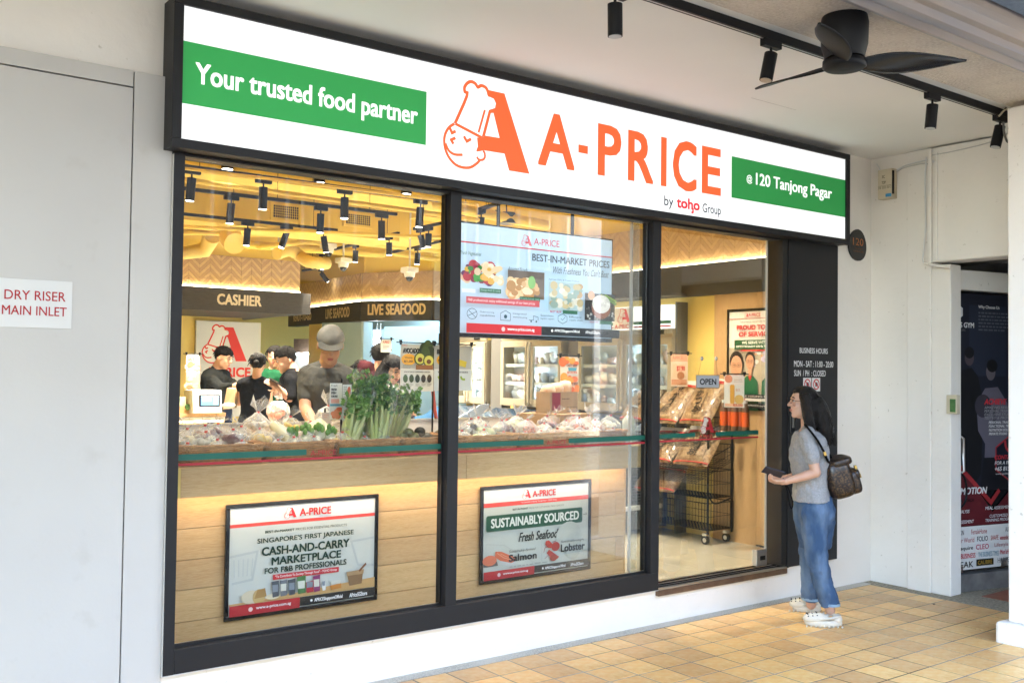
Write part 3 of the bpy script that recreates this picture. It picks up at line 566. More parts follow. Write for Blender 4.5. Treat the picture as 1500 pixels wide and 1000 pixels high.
signart('green_band', lambda a: a.rect(5.232, 4-3.102, x1, 4-2.819, ink('#2c9a4c', SE)), .0004)
OR = ink('#f85a2c', SIGN_E*1.0); WH = ink('#f6f8f8', SIGN_E)
def wordset(words, base, cap, a):
    for t_, u0, u1, lo, hi in words: a.text(t_, u0, 4-hi, u1, 4-lo, WH, .045)
signart('lettering', lambda a: [a.text('Your trusted food partner', 1.546, 4-3.014, 2.732, 4-2.885, WH, .018)], .0012)
signart('lettering', lambda a: a.text('@', 5.388, 4-2.997, 5.447, 4-2.936, WH, .008), .0012)
signart('lettering', lambda a: [a.text('120 Tanjong Pagar', 5.487, 4-3.022, 6.364, 4-2.912, WH, .016)], .0012)
signart('chef_emblem', lambda a: a.logo(2.901, 4-3.208, .480, OR, WH), .0004)
XS = [('A', 3.548, 3.826), ('-', 3.855, 3.93), ('P', 4.010, 4.205), ('R', 4.262, 4.485), ('I', 4.552, 4.603), ('C', 4.660, 4.885), ('E', 4.935, 5.124)]
for ch, u0, u1 in XS:
    lo, hi = (2.93, 2.978) if ch == '-' else (2.809, 3.137) if ch == 'C' else (2.816, 3.131)
    signart('letter', lambda a: a.text(ch, u0, 4-hi, u1, 4-lo, OR, .0 if ch in '-' else .026), .0004)
DK = ink('#1d2a3a'); RD = ink('#e0202c', SIGN_E*.5)
signart('lettering', lambda a: a.text('by', 4.584, 4-2.758, 4.669, 4-2.675, DK, .01), .0004)
signart('lettering', lambda a: [a.text('toho', 4.699, 4-2.764, 4.917, 4-2.693, RD, .04), a.stroke([(4.852, 4-2.705), (4.853, 4-2.680), (4.838, 4-2.672)], .015, RD)], .0004)
signart('lettering', lambda a: a.text('Group', 4.944, 4-2.750, 5.126, 4-2.670, DK, .01), .0004)
# ------------------------------------------------------------------ outside fittings
def spot(name, top, dirv, L_, r, lab, grp, m=None, lamp=True, box_=True, power=None, par=(1, 0, 0)):
    """track head: adaptor box under the track, stem, cylinder body, lens"""
    t = T(name, lab, 'spotlight', top, grp); L_ *= .86 if power is not None or not lamp else 1; r *= .80 if name == 'shop_spotlight' else 1; top = np.array(top, float); d = np.array(dirv, float); d /= np.linalg.norm(d); m = m or M['black']; p = np.array(par, float); pq = np.cross(p, Z)
    if box_: g = G(); g.obox(top-Z*.018, (p, pq, Z), (.065, .018, .018)); g.build('adaptor', m, t, bevel=.002)
    s0 = top-Z*.036; s1 = s0-Z*.03; G().tube([s0, s1], .007, 6).build('stem', m, t)
    a_ = s1+d*.0; b_ = s1+d*L_; g = G(); g.tube([a_, b_], r, 20); g.build('body', m, t); g = G(); g.tube([b_+d*.0005, b_+d*.002], r*.86, 16); g.build('lens', M['lamplit'] if lamp else M['steel'], t)
    if power:
        l = bpy.data.lights.new('lamp_light', 'SPOT'); l.energy = power; l.color = SPOT_COL; l.spot_size = R(86); l.spot_blend = .8; l.shadow_soft_size = .05
        o = bpy.data.objects.new('lamp_light', l); COL.objects.link(o); o.parent = t; o.location = Vector(b_+d*.015)-Vector(top); o.rotation_euler = Vector(d).to_track_quat('-Z', 'Y').to_euler()
    return t
tr = T('ceiling_track', 'long black lighting track on the white arcade ceiling', 'lighting track', (4.7, -1.40, 3.33))
box('rail', M['black'], (1.0, 6.40, -1.418, -1.384, 3.305, 3.349), tr); box('rail_groove', M['steel'], (1.0, 6.40, -1.405, -1.397, 3.3035, 3.3048), tr)
for i, (px, py, dx, dy, lb) in enumerate(((893, -10, .02, 0, 'black cylinder spotlight at the top edge, left of the fan'), (1128, 62, -.22, .05, 'black tilted spotlight just left of the ceiling fan'), (1362, 140, -.08, .05, 'black spotlight right of the fan, near the cable box'), (1463, 172, -.25, .1, 'black spotlight at the track end beside the pillar'))):
    q = onZ(px, py, 3.30); spot('track_spotlight', (q[0], -1.40, 3.305), (dx, dy, -1), .165, .033, lb, 'spotlights on the arcade track', lamp=False)
fan = T('ceiling_fan', 'black three-blade ceiling fan under the plaster strip', 'ceiling fan', (4.09, -1.78, 3.335)); fc = np.array((4.09, -1.78))
g = G(); prof = [(.105, 3.335), (.112, 3.30), (.108, 3.20), (.095, 3.15), (.092, 3.135)]
n = 28; g.loft([[(fc[0]+r_*math.cos(2*math.pi*j/n), fc[1]+r_*math.sin(2*math.pi*j/n), z) for j in range(n)] for r_, z in prof]); g.build('motor_housing', M['black'], fan)
g = G(); prof = [(.075, 3.132), (.100, 3.125), (.102, 3.095), (.09, 3.085), (.02, 3.083)]; g.loft([[(fc[0]+r_*math.cos(2*math.pi*j/n), fc[1]+r_*math.sin(2*math.pi*j/n), z) for j in range(n)] for r_, z in prof]); g.build('hub', M['black'], fan)
for an in (-41, 84, -157):
    a_ = R(an); u = np.array((math.cos(a_), math.sin(a_), 0)); v = np.array((-math.sin(a_), math.cos(a_), 0)); g = G(); rings = []
    for i in range(15):
        t = i/14; r_ = .07+t*.50; wd = .028+.050*math.sin(math.pi*min(1, t*1.05)**.9)*(1 if t < .99 else .4); wd = max(wd*(1-.85*max(0, (t-.85)/.15)**2), .008); tw = -R(34-26*t); off = .018*math.sin(t*2.5)
        c = np.array((fc[0], fc[1], 3.112+.012*t))+u*r_+v*off; wv = v*math.cos(tw)+Z*math.sin(tw); nv = np.cross(u, wv)
        rings.append([c+wv*wd*math.cos(2*math.pi*j/10)+nv*.0055*math.sin(2*math.pi*j/10) for j in range(10)])
    g.loft(rings); g.build('blade', M['blackgloss'] if an == -41 else M['black'], fan)
eb = T('cable_box', 'old cream electrical box with blue sticker high on the side wall', 'electrical box', (7.0, -.17, 3.1))
p0 = onX(1287, 248, 7.0); p1 = onX(1307, 292, 7.0); ya, yb = p0[1], onX(1308, 270, 7.0)[1]; za, zb = 3.05, 3.26; p0 = onX(1287, 262, 6.99); zc = onX(1300, 270, 6.99)[2]
zt = onX(1290, 249, 6.99)[2]; zb = onX(1290, 292, 6.99)[2]
box('case', M['cream'], (6.99, 7.058, yb, ya, zb, zt), eb, bevel=.004); box('clasp', M['black'], (6.985, 7.0, yb-.012, yb-.001, zb+.03, zt-.02), eb)
a = Art((6.99, ya, zt), -Y_, Z, ya-yb, zt-zb); a.text('SC', .3, .2, .5, .3, '#55503c', .02); a.text('TOP', .28, .4, .56, .5, '#55503c', .02); a.rect(.05, .55, .95, .565, '#8a8068'); a.text('DB 2020 0012', .05, .58, .95, .66, '#55503c'); a.rrect(.55, .84, .95, .95, .004, '#3a8ab8'); a.build('lettering', eb)
def cable(name, pts, r, m, lab, cat='cable'): return tag(G().tube(smoothline(pts, 4), r, 6).build(name, m), lab, cat)
X1 = 7.045
def sx(px, py, x=7.045): return onX(px, py, x)
cable('wall_cable', [sx(1284, 240), sx(1288, 246), sx(1290, 252)], .004, M['white'], 'short grey wire from the ceiling corner into the cable box')
cable('wall_cable', [sx(1310, 252, 7.05), sx(1325, 243, 7.03), sx(1342, 238, 7.01), sx(1362, 234, 6.98), sx(1368, 238, 6.975)], .006, M['white'], 'upper looping white cable between cable box and header')
cable('wall_cable', [sx(1308, 256, 7.05), sx(1322, 247, 7.03), sx(1340, 242, 7.01), sx(1358, 240, 6.98), sx(1364, 248, 6.975)], .004, M['cladding'], 'lower looping grey cable between cable box and header')
hx_ = 6.98
def hq(px, py, x=6.975): return onX(px, py, x)
cable('wall_cable', [hq(1357, 230), hq(1355, 270), hq(1356, 330), hq(1352, 380), hq(1358, 386)], .006, M['white'], 'white cable running down the left edge of the header')
yh = hq(1363, 300)[1]; tag(box('conduit', M['wallwhite'], (6.96, 6.989, yh-.012, yh+.012, 2.47, 3.33), bevel=.003), 'white square conduit down the header corner', 'conduit'); yh = hq(1371, 300)[1]; tag(box('conduit', M['wallwhite'], (6.972, 6.989, yh-.008, yh+.008, 2.49, 3.3), bevel=.002), 'thin white batten right of the conduit on the header', 'conduit')
cable('wall_cable', [hq(1355, 385), hq(1366, 388), hq(1392, 391)], .012, M['wallwhite'], 'thick white pipe under the header edge')
cable('ceiling_cable', [hq(1362, 228), hq(1395, 222), hq(1430, 214), hq(1452, 208)], .004, M['cladding'], 'thin cable along the ceiling above the header')
cable('wire_tangle', [(6.30, -1.43, 3.31), (6.33, -1.46, 3.36), (6.37, -1.5, 3.32), (6.36, -1.53, 3.25), (6.45, -1.52, 3.29), (6.6, -1.5, 3.3)], .005, M['black'], 'black looping wire at the top of the pillar'); cable('wire_tangle', [(6.28, -1.42, 3.29), (6.3, -1.47, 3.33), (6.42, -1.53, 3.27), (6.6, -1.51, 3.33)], .006, M['cream'], 'cream wire twisted round the black wire at the pillar')
cable('cable_loop', [(6.30, -1.44, 3.25), (6.29, -1.45, 3.18), (6.33, -1.45, 3.13), (6.37, -1.45, 3.14)], .007, M['grey'], 'short dark cable loop hanging by the last spotlight')
pq_ = T('number_plaque', 'egg-shaped black plaque with the number 120 in orange', 'plaque', (6.88, 0, 2.65)); q = onY(1256.5, 359, -.01); n = 28
pts = []
for i in range(n):
    t = 2*math.pi*i/n; rx_ = .118*(1+.10*math.cos(t+2.6)); pts.append((q[0]+rx_*math.sin(t), -.014, q[2]+.125*math.cos(t)*(1.0)))
G().prism(pts, (0, .012, 0)).build('plate', M['blackgloss'], pq_, bevel=.001)
a = Art((q[0]-.12, -.0145, q[2]+.12), X, Z, .24, .24); a.text('120', .2, .28, .78, .52, '#a8642c', .0); a.text('TANJONG PAGAR', .27, .60, .73, .65, '#7a4a22'); a.text('SHOPHOUSES', .22, .69, .78, .74, '#7a4a22'); a.build('lettering', pq_)
# ================================================================== SHOP INTERIOR
XW = 6.56; FZ = .222; YF_ = float(onX(676, 450, 6.44)[1])
fl_ = T('shop_floor', '', ''); del fl_['label'], fl_['category']; struct(fl_)
box('screed', M['grout'], (1.3, 8.9, .161, 13, .0, .214), fl_)
tmm = G().box(-.2985, .2985, -.2985, .2985, -.006, 0).mesh('floor_tile', [M['intile']])
for i in range(7):
    for j in range(12):
        x = XW-.3-i*.6; y = .462+j*.6
        if x < 4.2 and j < 2: continue
        o = bpy.data.objects.new('floor_tile', tmm); COL.objects.link(o); o.parent = fl_; o.location = (x, y, FZ)
tag(box('shop_wall', M['yellowpale'], (XW, XW+.12, .161, YF_+.05, .215, 2.299)), 'yellow right hand wall of the shop behind the freezers', 'wall')
tag(box('shop_wall', M['yellow'], (1.2, 1.3, .161, 13, .215, 4)), 'yellow left hand wall of the shop beside the window', 'wall')
tag(box('shop_wall', M['yellowpale'], (1.3, 8.9, 12.4, 12.5, .215, 4)), 'yellow back wall at the far end of the shop', 'wall')
tag(box('shop_wall', M['palecyan'], (8.8, 8.9, 6.75, 12.4, .215, 4)), 'pale blue wall at the back of the live seafood room', 'wall')
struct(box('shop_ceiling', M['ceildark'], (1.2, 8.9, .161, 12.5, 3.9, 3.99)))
struct(box('window_soffit', M['yellow'], (1.3, 8.9, .161, 2.2, 3.32, 3.40)))
# wood end panel with the poster, yellow strip wall
wp = T('oak_wall_panel', 'oak veneer panel on the right wall behind the staff poster', 'wall panel', (XW, .7, FZ))
yl = onX(1047, 440, XW-.03)[1]; ym = onX(1103, 800, XW-.03)[1]
box('panel', M['oakv'], (XW-.035, XW-.0, .165, .70, FZ, 2.297), wp); box('panel', M['oakv'], (XW-.034, XW-.0, .703, yl, FZ, 2.297), wp)
box('skirting', M['gap'], (XW-.037, XW-.0351, .165, .70, FZ, FZ+.012), wp)
# dark fascia band, lit edge and herringbone above: along the right wall, the seafood counter and over the cashier
def herring(parent, p0, p1, z0, z1, w=.055, real=True, seed=1):
    p0 = np.array((*p0, 0.), float); p1 = np.array((*p1, 0.), float); L_ = np.linalg.norm(p1-p0); u = (p1-p0)/L_; n = np.cross(u, Z)
    g = G(); g.prism([p0+Z*z0, p1+Z*z0, p1+Z*z1, p0+Z*z1], -n*.03); g.build('backing', M['fascia'], parent)
    cw = .13; per = []; rr = random.Random(seed); ncol = int(L_/cw)+1; ph = .050
    one = [None, None]
    def shape(sl, x0, cwid, zlo, zhi):
        s_ = cwid*sl
        return [(x0, zlo), (x0+cwid, zlo+s_), (x0+cwid, zhi+s_), (x0, zhi)]
    gg = G(); cnt = 0
    for c in range(ncol):
        x0 = c*cw; x1_ = min(x0+cw, L_); sl = 1 if c % 2 == 0 else -1
        if x1_-x0 < .02: continue
        k0 = int((z0-.2-z0)/ph)-1; k1 = int((z1-z0+.2)/ph)+1
        for k in range(k0, k1):
            b0 = z0+k*ph+(0 if sl > 0 else cw); pts = shape(sl, x0+.0015, x1_-x0-.003, b0+.0015, b0+ph-.0025)
            # clip to the band
            def clip(P, z, keep):
                o = []
                for i in range(len(P)):
                    a, b = P[i], P[(i+1) % len(P)]; ia = (a[1] >= z) == keep; ib = (b[1] >= z) == keep
                    if ia: o.append(a)
                    if ia != ib: t = (z-a[1])/(b[1]-a[1]); o.append((a[0]+(b[0]-a[0])*t, z))
                return o
            pts = clip(pts, z0, True)
            if len(pts) < 3: continue
            pts = clip(pts, z1, False)
            if len(pts) < 3: continue
            dd = rr.uniform(.006, .009); P3 = [p0+u*a+Z*b+n*dd for a, b in pts]
            if real: G().prism(P3, -n*dd).build('herringbone_block', M['herring'], parent)
            else: gg.prism(P3, -n*dd, (k % 2)*2+(rr.random() < .3))
    if not real: gg.build('herringbone_blocks', [M['herring']]+HV, parent, kind='stuff')
HV = [mat('herringbone_oak_'+k_, c_, .55, var=(9, (.46, .30, .16)), stretch=(1, 1, 3)) for k_, c_ in (('pale', (.63, .44, .23)), ('mid', (.50, .33, .155)), ('deep', (.47, .31, .145)))]
def canopy(name, lab, pts, real, z0=2.297, z1=2.575, zt=2.975, thick=.10, top=True, seed=1):
    c = np.mean(np.array(pts), 0); t = T(name, lab, 'bulkhead', (c[0], c[1], z0)); 
    for a, b in zip(pts[:-1], pts[1:]):
        A = np.array((*a, 0.)); B = np.array((*b, 0.)); u = (B-A)/np.linalg.norm(B-A); n = np.cross(u, Z)
        G().prism([A+Z*z0+n*thick, B+Z*z0+n*thick, B+Z*z1+n*thick, A+Z*z1+n*thick], -n*(thick+.12)).build('fascia_board', M['fascia'], t, bevel=.002)
        G().prism([A+Z*(z1+.004)+n*.035+u*.01, B+Z*(z1+.004)+n*.035-u*.01, B+Z*(z1+.012)+n*.035-u*.01, A+Z*(z1+.012)+n*.035+u*.01], -n*.02).build('light_strip', M['led'], t)
        herring(t, a, b, z1+.02, zt, real=real, seed=seed)
        G().prism([A+Z*zt-n*.03, B+Z*zt-n*.03, B+Z*3.9-n*.03, A+Z*3.9-n*.03], -n*.08).build('upper_wall', M['yellow'], t)
    return t
K = .10
c1 = canopy('wall_canopy', 'herringbone oak and dark fascia band running above the freezers', [(XW+.04, YF_), (XW+.04, .20)], False, seed=3)
box('soffit', M['fascia'], (6.30, XW-.065, 1.45, YF_-.5, 2.30, 2.32), c1)
def facadefix(px0, px1, ptop, Y): return
c2 = canopy('cashier_canopy', 'herringbone oak and dark fascia over the cashier counter with CASHIER lettering', [(2.6, 7.12), (5.46, 7.12)], False, seed=4)
G().prism([(5.47, 7.05, 2.31), (5.58, 7.05, 2.31), (5.58, 9.2, 2.31), (5.47, 9.2, 2.31)], (0, 0, .26)).build('return_board', M['fascia'], c2)
box('soffit', M['fascia'], (2.6, 5.47, 7.13, 9.0, 2.30, 2.32), c2); box('return_wall', M['herring'], (5.40, 5.46, 7.15, 9.0, 2.6, 2.975), c2); box('return_upper', M['yellow'], (2.6, 5.38, 7.26, 9.2, 2.98, 3.05), c2)
a = Art((0, 7.018, 3), X, Z, 1, 1); p = onY(318, 434, 7.018); q = onY(383, 449, 7.018); CR = ink('#e2d2b4')
zt_ = onY(350, 431.5, 7.018)[2]; zb_ = onY(350, 447.5, 7.018)[2]; a.text('CASHIER', p[0], 3-zt_, q[0], 3-zb_, CR, .035); a.build('lettering', c2)
# seafood / ready-to-go canopy, three facets
s0 = (6.93, 10.6); s1_ = (6.76, 7.86); s2 = (7.30, 6.86); s3 = (7.62, 6.90); s4 = (7.4, 6.4)
c3 = canopy('seafood_canopy', 'faceted herringbone canopy lettered READY-TO-GO and LIVE SEAFOOD', [s0, s1_, s2, s3], False, thick=.04, seed=5)
def facet_text(A, B, t_, pa, pb, ht, hb, off=.046):
    A = np.array((*A, 0.)); B = np.array((*B, 0.)); u = (B-A)/np.linalg.norm(B-A); n = np.cross(u, Z); o = A+n*off
    def hit(px, py): r_ = ray(px, py); t = ((o-CAM)@n)/(r_@n); P_ = CAM+r_*t; return (P_-o)@u
    a = Art(o+Z*3, u, Z, 1, 1); a.text(t_, hit(pa, 460), 3-ht, hit(pb, 460), 3-hb, ink('#d8bf92'), .035); a.build('lettering', c3)
facet_text(s0, s1_, 'READY-TO-GO', 430, 456, 2.50, 2.37); facet_text(s0, s1_, 'LIVE SEAFOOD', 477, 512, 2.515, 2.365); facet_text(s1_, s2, 'LIVE SEAFOOD', 538.5, 623.5, 2.53, 2.375)
# back of shop: partitions and seafood room
tag(box('partition', M['yellowpale'], (2.0, 5.30, 8.60, 8.72, FZ, 2.30)), 'pale yellow wall behind the cashier', 'wall')
tag(box('grey_partition', M['grey'], (5.45, 5.62, 10.3, 10.4, FZ, 2.35)), 'grey column beside the kitchen doorway', 'partition')
pt = T('seafood_partition', 'pale blue glazed partition under the LIVE SEAFOOD canopy', 'partition', (7, 8.2, FZ))
def vwall(px0, px1, d0, d1, z0, z1, m, name, parent, th=.04):
    a = at(px0, 520, d0); b = at(px1, 520, d1); a[2] = b[2] = 0; u = (b-a)/np.linalg.norm(b-a); n = np.cross(u, Z)
    return G().prism([a+Z*z0, b+Z*z0, b+Z*z1, a+Z*z1], -n*th).build(name, m, parent)
vwall(452, 470, 15.2, 14.9, FZ, 2.29, M['yellowpale'], 'door_post', pt); vwall(471, 531, 14.6, 14.1, FZ, 2.29, M['palecyan'], 'glazed_panel', pt)
vwall(532, 545, 14.0, 14.3, FZ, 2.29, M['palecyan'], 'corner_post', pt); vwall(545, 562, 16.6, 16.6, FZ, 2.29, M['chestside'], 'side_panel', pt); vwall(562, 700, 15.6, 14.8, FZ, 2.29, M['palecyan'], 'rear_panel', pt)
for px_ in (543, 552, 557): p = at(px_, 520, 14.6); G().cap((p[0], p[1], FZ), .012, (p[0], p[1], 2.28), .012, 6).build('pipe', M['steel'], pt)
vwall(547, 555, 14.5, 14.5, 1.95, 2.18, M['coolled'], 'screen', pt, .01); vwall(642, 655, 13.0, 12.9, 1.7, 2.1, M['blackgloss'], 'monitor', pt, .02)
kd = T('kitchen_opening', 'kitchen serving hatch with steel shutter and pale equipment', 'hatch', at(440, 520, 15.8)); 
vwall(430, 467, 15.6, 15.4, 1.86, 2.08, M['bronze'], 'shutter', kd); vwall(430, 467, 15.7, 15.5, 1.25, 1.86, M['white'], 'equipment_wall', kd); vwall(430, 467, 15.3, 15.1, 1.30, 1.50, M['steel'], 'counter_shelf', kd); vwall(431, 466, 15.4, 15.2, 1.82, 1.855, M['coolled'], 'tube_light', kd, .01)
ab = bpy.data.lights.new('seafood_room_light', 'AREA'); ab.energy = COOL_W; ab.color = (.72, .88, 1); ab.size = 1.6
ao = bpy.data.objects.new('seafood_room_light', ab); COL.objects.link(ao); ao.location = (8.0, 8.6, 2.9); ao.parent = pt; ao.location -= Vector(pt.location)
# logo board behind the cashier
lb = T('logo_board', 'white board with red emblem and A-PRICE name behind the cashier', 'sign', (4.9, 8.55, 1.2)); Yb = 8.56
p0 = onY(287, 469, Yb); p1 = onY(379, 600, Yb); W0, H0 = p1[0]-p0[0], p0[2]-.95
box('board', M['white'], (p0[0], p1[0], Yb-.02, Yb+.03, .95, p0[2]), lb, bevel=.003)
a = Art((p0[0], Yb-.02, p0[2]), X, Z, W0, H0); l0 = onY(297, 475, Yb-.02); l1 = onY(364, 532, Yb-.02)
fa = lambda P_: ((P_[0]-p0[0])/W0, (p0[2]-P_[2])/H0)
A0 = fa(l0); A1 = fa(l1); a.logo(A0[0], A0[1], A1[1]-A0[1], '#e8392c', '#f2efe8'); b0 = fa(onY(306, 536, Yb)); b1 = fa(onY(366, 551, Yb)); a.text('A-PRICE', b0[0]-.06, b0[1]+.01, b1[0], b1[1]+.01, '#e8392c', .04); a.build('print', lb)
# ------------------------------------------------------------------ ceiling services
du_ = T('ceiling_duct', 'large yellow painted air duct with square seams across the shop ceiling', 'air duct', (4, 4.3, 3.3))
for i in range(9):
    x0_ = 1.6+i*.78; box('duct_section', M['yellow'], (x0_, x0_+.777, 4.15, 4.75, 3.36, 3.82), du_, bevel=.003)
ac = T('vented_bulkhead', 'lower yellow duct box with two black grille vents', 'air duct', (4, 5.4, 3.0))
box('duct_box', M['yellow'], (1.4, 5.75, 5.15, 5.75, 3.07, 3.48), ac, bevel=.005); box('duct_box', M['yellow'], (5.76, 6.7, 5.2, 5.9, 3.12, 3.5), ac, bevel=.01)
for i, (xa, xb) in enumerate(((400, 436), (506, 541))):
    p0 = onY(xa, 300 if i == 0 else 313, 5.14); p1 = onY(xb, 322 if i == 0 else 331, 5.14); vt = G().box(p0[0]-.03, p1[0]+.03, 5.125, 5.149, p1[2]-.03, p0[2]+.03).build('vent', M['yellow'], ac, bevel=.004)
    G().box(p0[0], p1[0], 5.1235, 5.1249, p1[2], p0[2]).build('vent_opening', M['gap'], vt)
    g = G(); nx = 12; nz = 5
    for k in range(1, nx): xx = p0[0]+(p1[0]-p0[0])*k/nx; g.box(xx-.0022, xx+.0022, 5.118, 5.123, p1[2], p0[2])
    for k in range(1, nz): zz = p1[2]+(p0[2]-p1[2])*k/nz; g.box(p0[0], p1[0], 5.1165, 5.1178, zz-.0022, zz+.0022)
    g.build('grille', M['yellow'], vt)
eb_ = T('elbow_duct', 'pale round duct end hanging behind the third lighting track', 'air duct', at(338, 345, 11)); 
p = at(338, 330, 11.2); e_ = at(338, 350, 10.4)
G().tube([p+np.array((0, .9, .1)), p+np.array((0, .3, .08)), p, e_+np.array((0, 0, .0)), e_+np.array((-.0, -.12, -.06))], .115, 24).build('duct_bend', M['yellowpale'], eb_)
G().tube([at(262, 372, 11.5), at(300, 366, 11.6), p+np.array((-.1, .3, -.1))], [.07, .09, .1], 18).build('branch_duct', M['yellowpale'], eb_)
ff = T('flexible_duct', 'crumpled flexible duct sagging above the cashier bulkhead', 'air duct', at(430, 378, 11.5)); pts = [at(405, 372, 11.2)+Z*.0, at(425, 366, 11.5), at(440, 376, 11.6), at(455, 384, 11.4), at(480, 386, 11.6)]
sp_ = smoothline(pts, 6); G().tube(sp_, [.065+.010*(i % 2) for i in range(len(sp_))], 14).build('duct_hose', M['yellowpale'], ff)
rr = random.Random(8)
for i, (xa, ya, xb, yb, d, r_) in enumerate(((265, 340, 500, 346, 11, .03), (265, 352, 560, 372, 12, .05), (440, 352, 640, 380, 12.5, .035), (265, 332, 700, 350, 10, .02), (380, 362, 470, 352, 11, .03), (520, 352, 680, 368, 12, .06), (265, 262, 700, 322, 8.2, .02), (640, 300, 800, 330, 9, .05), (265, 246, 700, 300, 7.0, .012))):
    tag(G().cap(at(xa, ya, d), r_, at(xb, yb, d+.6), r_, 8).build('ceiling_pipe', M['yellow']), ('thin', 'thick', 'long', 'high', 'short', 'broad', 'near', 'bent', 'fine')[i]+' yellow painted pipe running under the shop ceiling, '+('first', 'second', 'third', 'fourth', 'fifth', 'sixth', 'seventh', 'eighth', 'ninth')[i]+' from the cashier side', 'pipe', 'painted ceiling pipes')
g = G()
for i in range(14): x0_ = 3.2+i*.3; g.box(x0_, x0_+.04, 5.9, 11, 3.55, 3.6)
tag(stuff(g.build('cable_ladders', M['ceildark'])), 'crowd of thin painted battens in the dark ceiling void', 'battens')
tag(box('ceiling_beam', M['yellow'], (5.9, 6.5, 4.9, 12, 3.35, 3.89)), 'yellow downstand beam above the seafood counter', 'beam')
# tracks with spotlights
TR = [((2.3, 2.755), (4.74, 2.755), 'front'), ((2.4, 3.672), (4.84, 3.672), 'second'), ((2.6, 5.06), (4.92, 5.06), 'third'), ((5.737, 7.208), (5.531, 4.804), 'fourth'), ((5.492, 4.412), (5.472, 2.9), 'fifth'), ((6.388, 6.38), (6.25, 5.057), 'sixth'), ((6.588, 9.455), (6.596, 8.799), 'seventh'), ((5.344, 3.353), (5.134, 2.08), 'eighth')]
LP = {0: [(281, 256), (386, 268), (505, 284), (616, 300)], 1: [(339, 290), (470, 306), (559, 318)], 2: [(363, 326), (420, 333), (474, 341)], 3: [(472, 372), (521, 363), (570, 351)], 4: [(616, 340), (628, 336)], 5: [(612, 365)], 6: [(472, 393)], 7: [(705, 309)]}
TILT = {(2, 1): (-.35, .0), (2, 2): (.2, 0), (4, 0): (.35, 0), (0, 2): (0, 0), (6, 0): (.9, 0)}
tot = 0
for ti, (a, b, nm) in enumerate(TR):
    A = np.array((*a, 3.1)); B = np.array((*b, 3.1)); u = (B-A)/np.linalg.norm(B-A); q = np.cross(u, Z); t = T('lighting_track', nm+' black lighting track hung below the yellow shop ceiling', 'lighting track', (A+B)/2, 'tracks inside the shop')
    g = G(); g.obox((A+B)/2+Z*.012, (u, q, Z), (np.linalg.norm(B-A)/2, .017, .014)); g.build('rail', M['black'], t)
    for e in (.12, .5, .88): c = A+(B-A)*e; G().tube([c+Z*.02, c+Z*.75], .003, 4).build('hanger_wire', M['black'], t)
    for li, (px, py) in enumerate(LP[ti]):
        r_ = ray(px, py); kk = np.array((r_[1], -r_[0])); s_ = ((CAM-A)[:2]@kk)/(u[:2]@kk); s_ = np.clip(s_, .03, np.linalg.norm(B-A)-.03); P_ = A+u*s_
        tl = TILT.get((ti, li), (.05*((li % 3)-1), .05)); L_ = .20 if ti < 3 else .16
        spot('shop_spotlight', P_-Z*.002, (tl[0], tl[1], -1), L_, .042, ('first', 'second', 'third', 'fourth')[li]+' black cylinder lamp on the '+nm+' shop lighting track', 'spotlights inside the shop', power=None if ti == 6 else SPOT_W, par=u)
for i, (x_, y_) in enumerate(((4.9, .75), (5.75, .75), (5.2, 1.9), (3.9, 1.5), (2.6, 1.5), (3.2, .62), (4.2, .62), (2.1, .62))):  # extra lamps out of view, added to brighten the shop behind the window
    spot('shop_spotlight', (x_, y_, 3.19), (.12 if x_ > 4.5 else 0, .1, -1), .16, .042, ('first', 'second', 'third', 'fourth', 'fifth', 'sixth', 'seventh', 'eighth')[i]+' added black cylinder lamp, unseen above the window head, brightening the shop', 'added spotlights above the window head', power=SPOT_W*(.16 if y_ < .7 else .4))
for i, (px, py) in enumerate(((333, 243), (468, 263), (595, 280))):
    p = onZ(px, py, 3.30); t = tag(G().tube([(p[0], p[1], 3.319), (p[0], p[1], 3.27)], .05, 20).build('surface_downlight', M['black']), ('left', 'middle', 'right')[i]+' short round downlight on the soffit just inside the window', 'downlight', 'downlights on the window soffit')
    G().tube([(p[0], p[1], 3.2695), (p[0], p[1], 3.268)], .043, 16).build('lens', M['lamplit'], t)
p = onZ(742, 312, 3.12); t = T('round_speaker', 'round black pendant fitting above the hanging screen', 'speaker', p); G().tube([p, p-Z*.10], [.085, .095], 24).build('housing', M['black'], t); G().tube([p, p+Z*.7], .006, 5).build('rod', M['black'], t); G().tube([p-Z*.1005, p-Z*.103], .098, 24).build('ring', M['grey'], t)
for i, (px, py, d) in enumerate(((503, 384, 11.5), (600, 398, 11), (481, 363, 11.5), (408, 364, 11.5))):
    p = at(px, py, d); t = T('dome_camera', ('pale dome camera hanging above the READY-TO-GO lettering', 'pale dome camera hanging above the LIVE SEAFOOD lettering', 'pale dome camera behind the third track lamp', 'pale dome camera beside the tilted lamp over the cashier')[i], 'security camera', p, 'ceiling security cameras')
    G().box(p[0]-.075, p[0]+.075, p[1]-.075, p[1]+.075, p[2]-.01, p[2]+.05).build('mount', M['white'], t, bevel=.01); G().tube([p-Z*.011, p-Z*.06], [.065, .055], 16).build('collar', M['white'], t); G().ell(p-Z*.062, (.043, .043, .045), 14).build('dome', M['blackgloss'], t); G().tube([p+Z*.05, p+Z*.8], .012, 6).build('pole', M['white'], t)
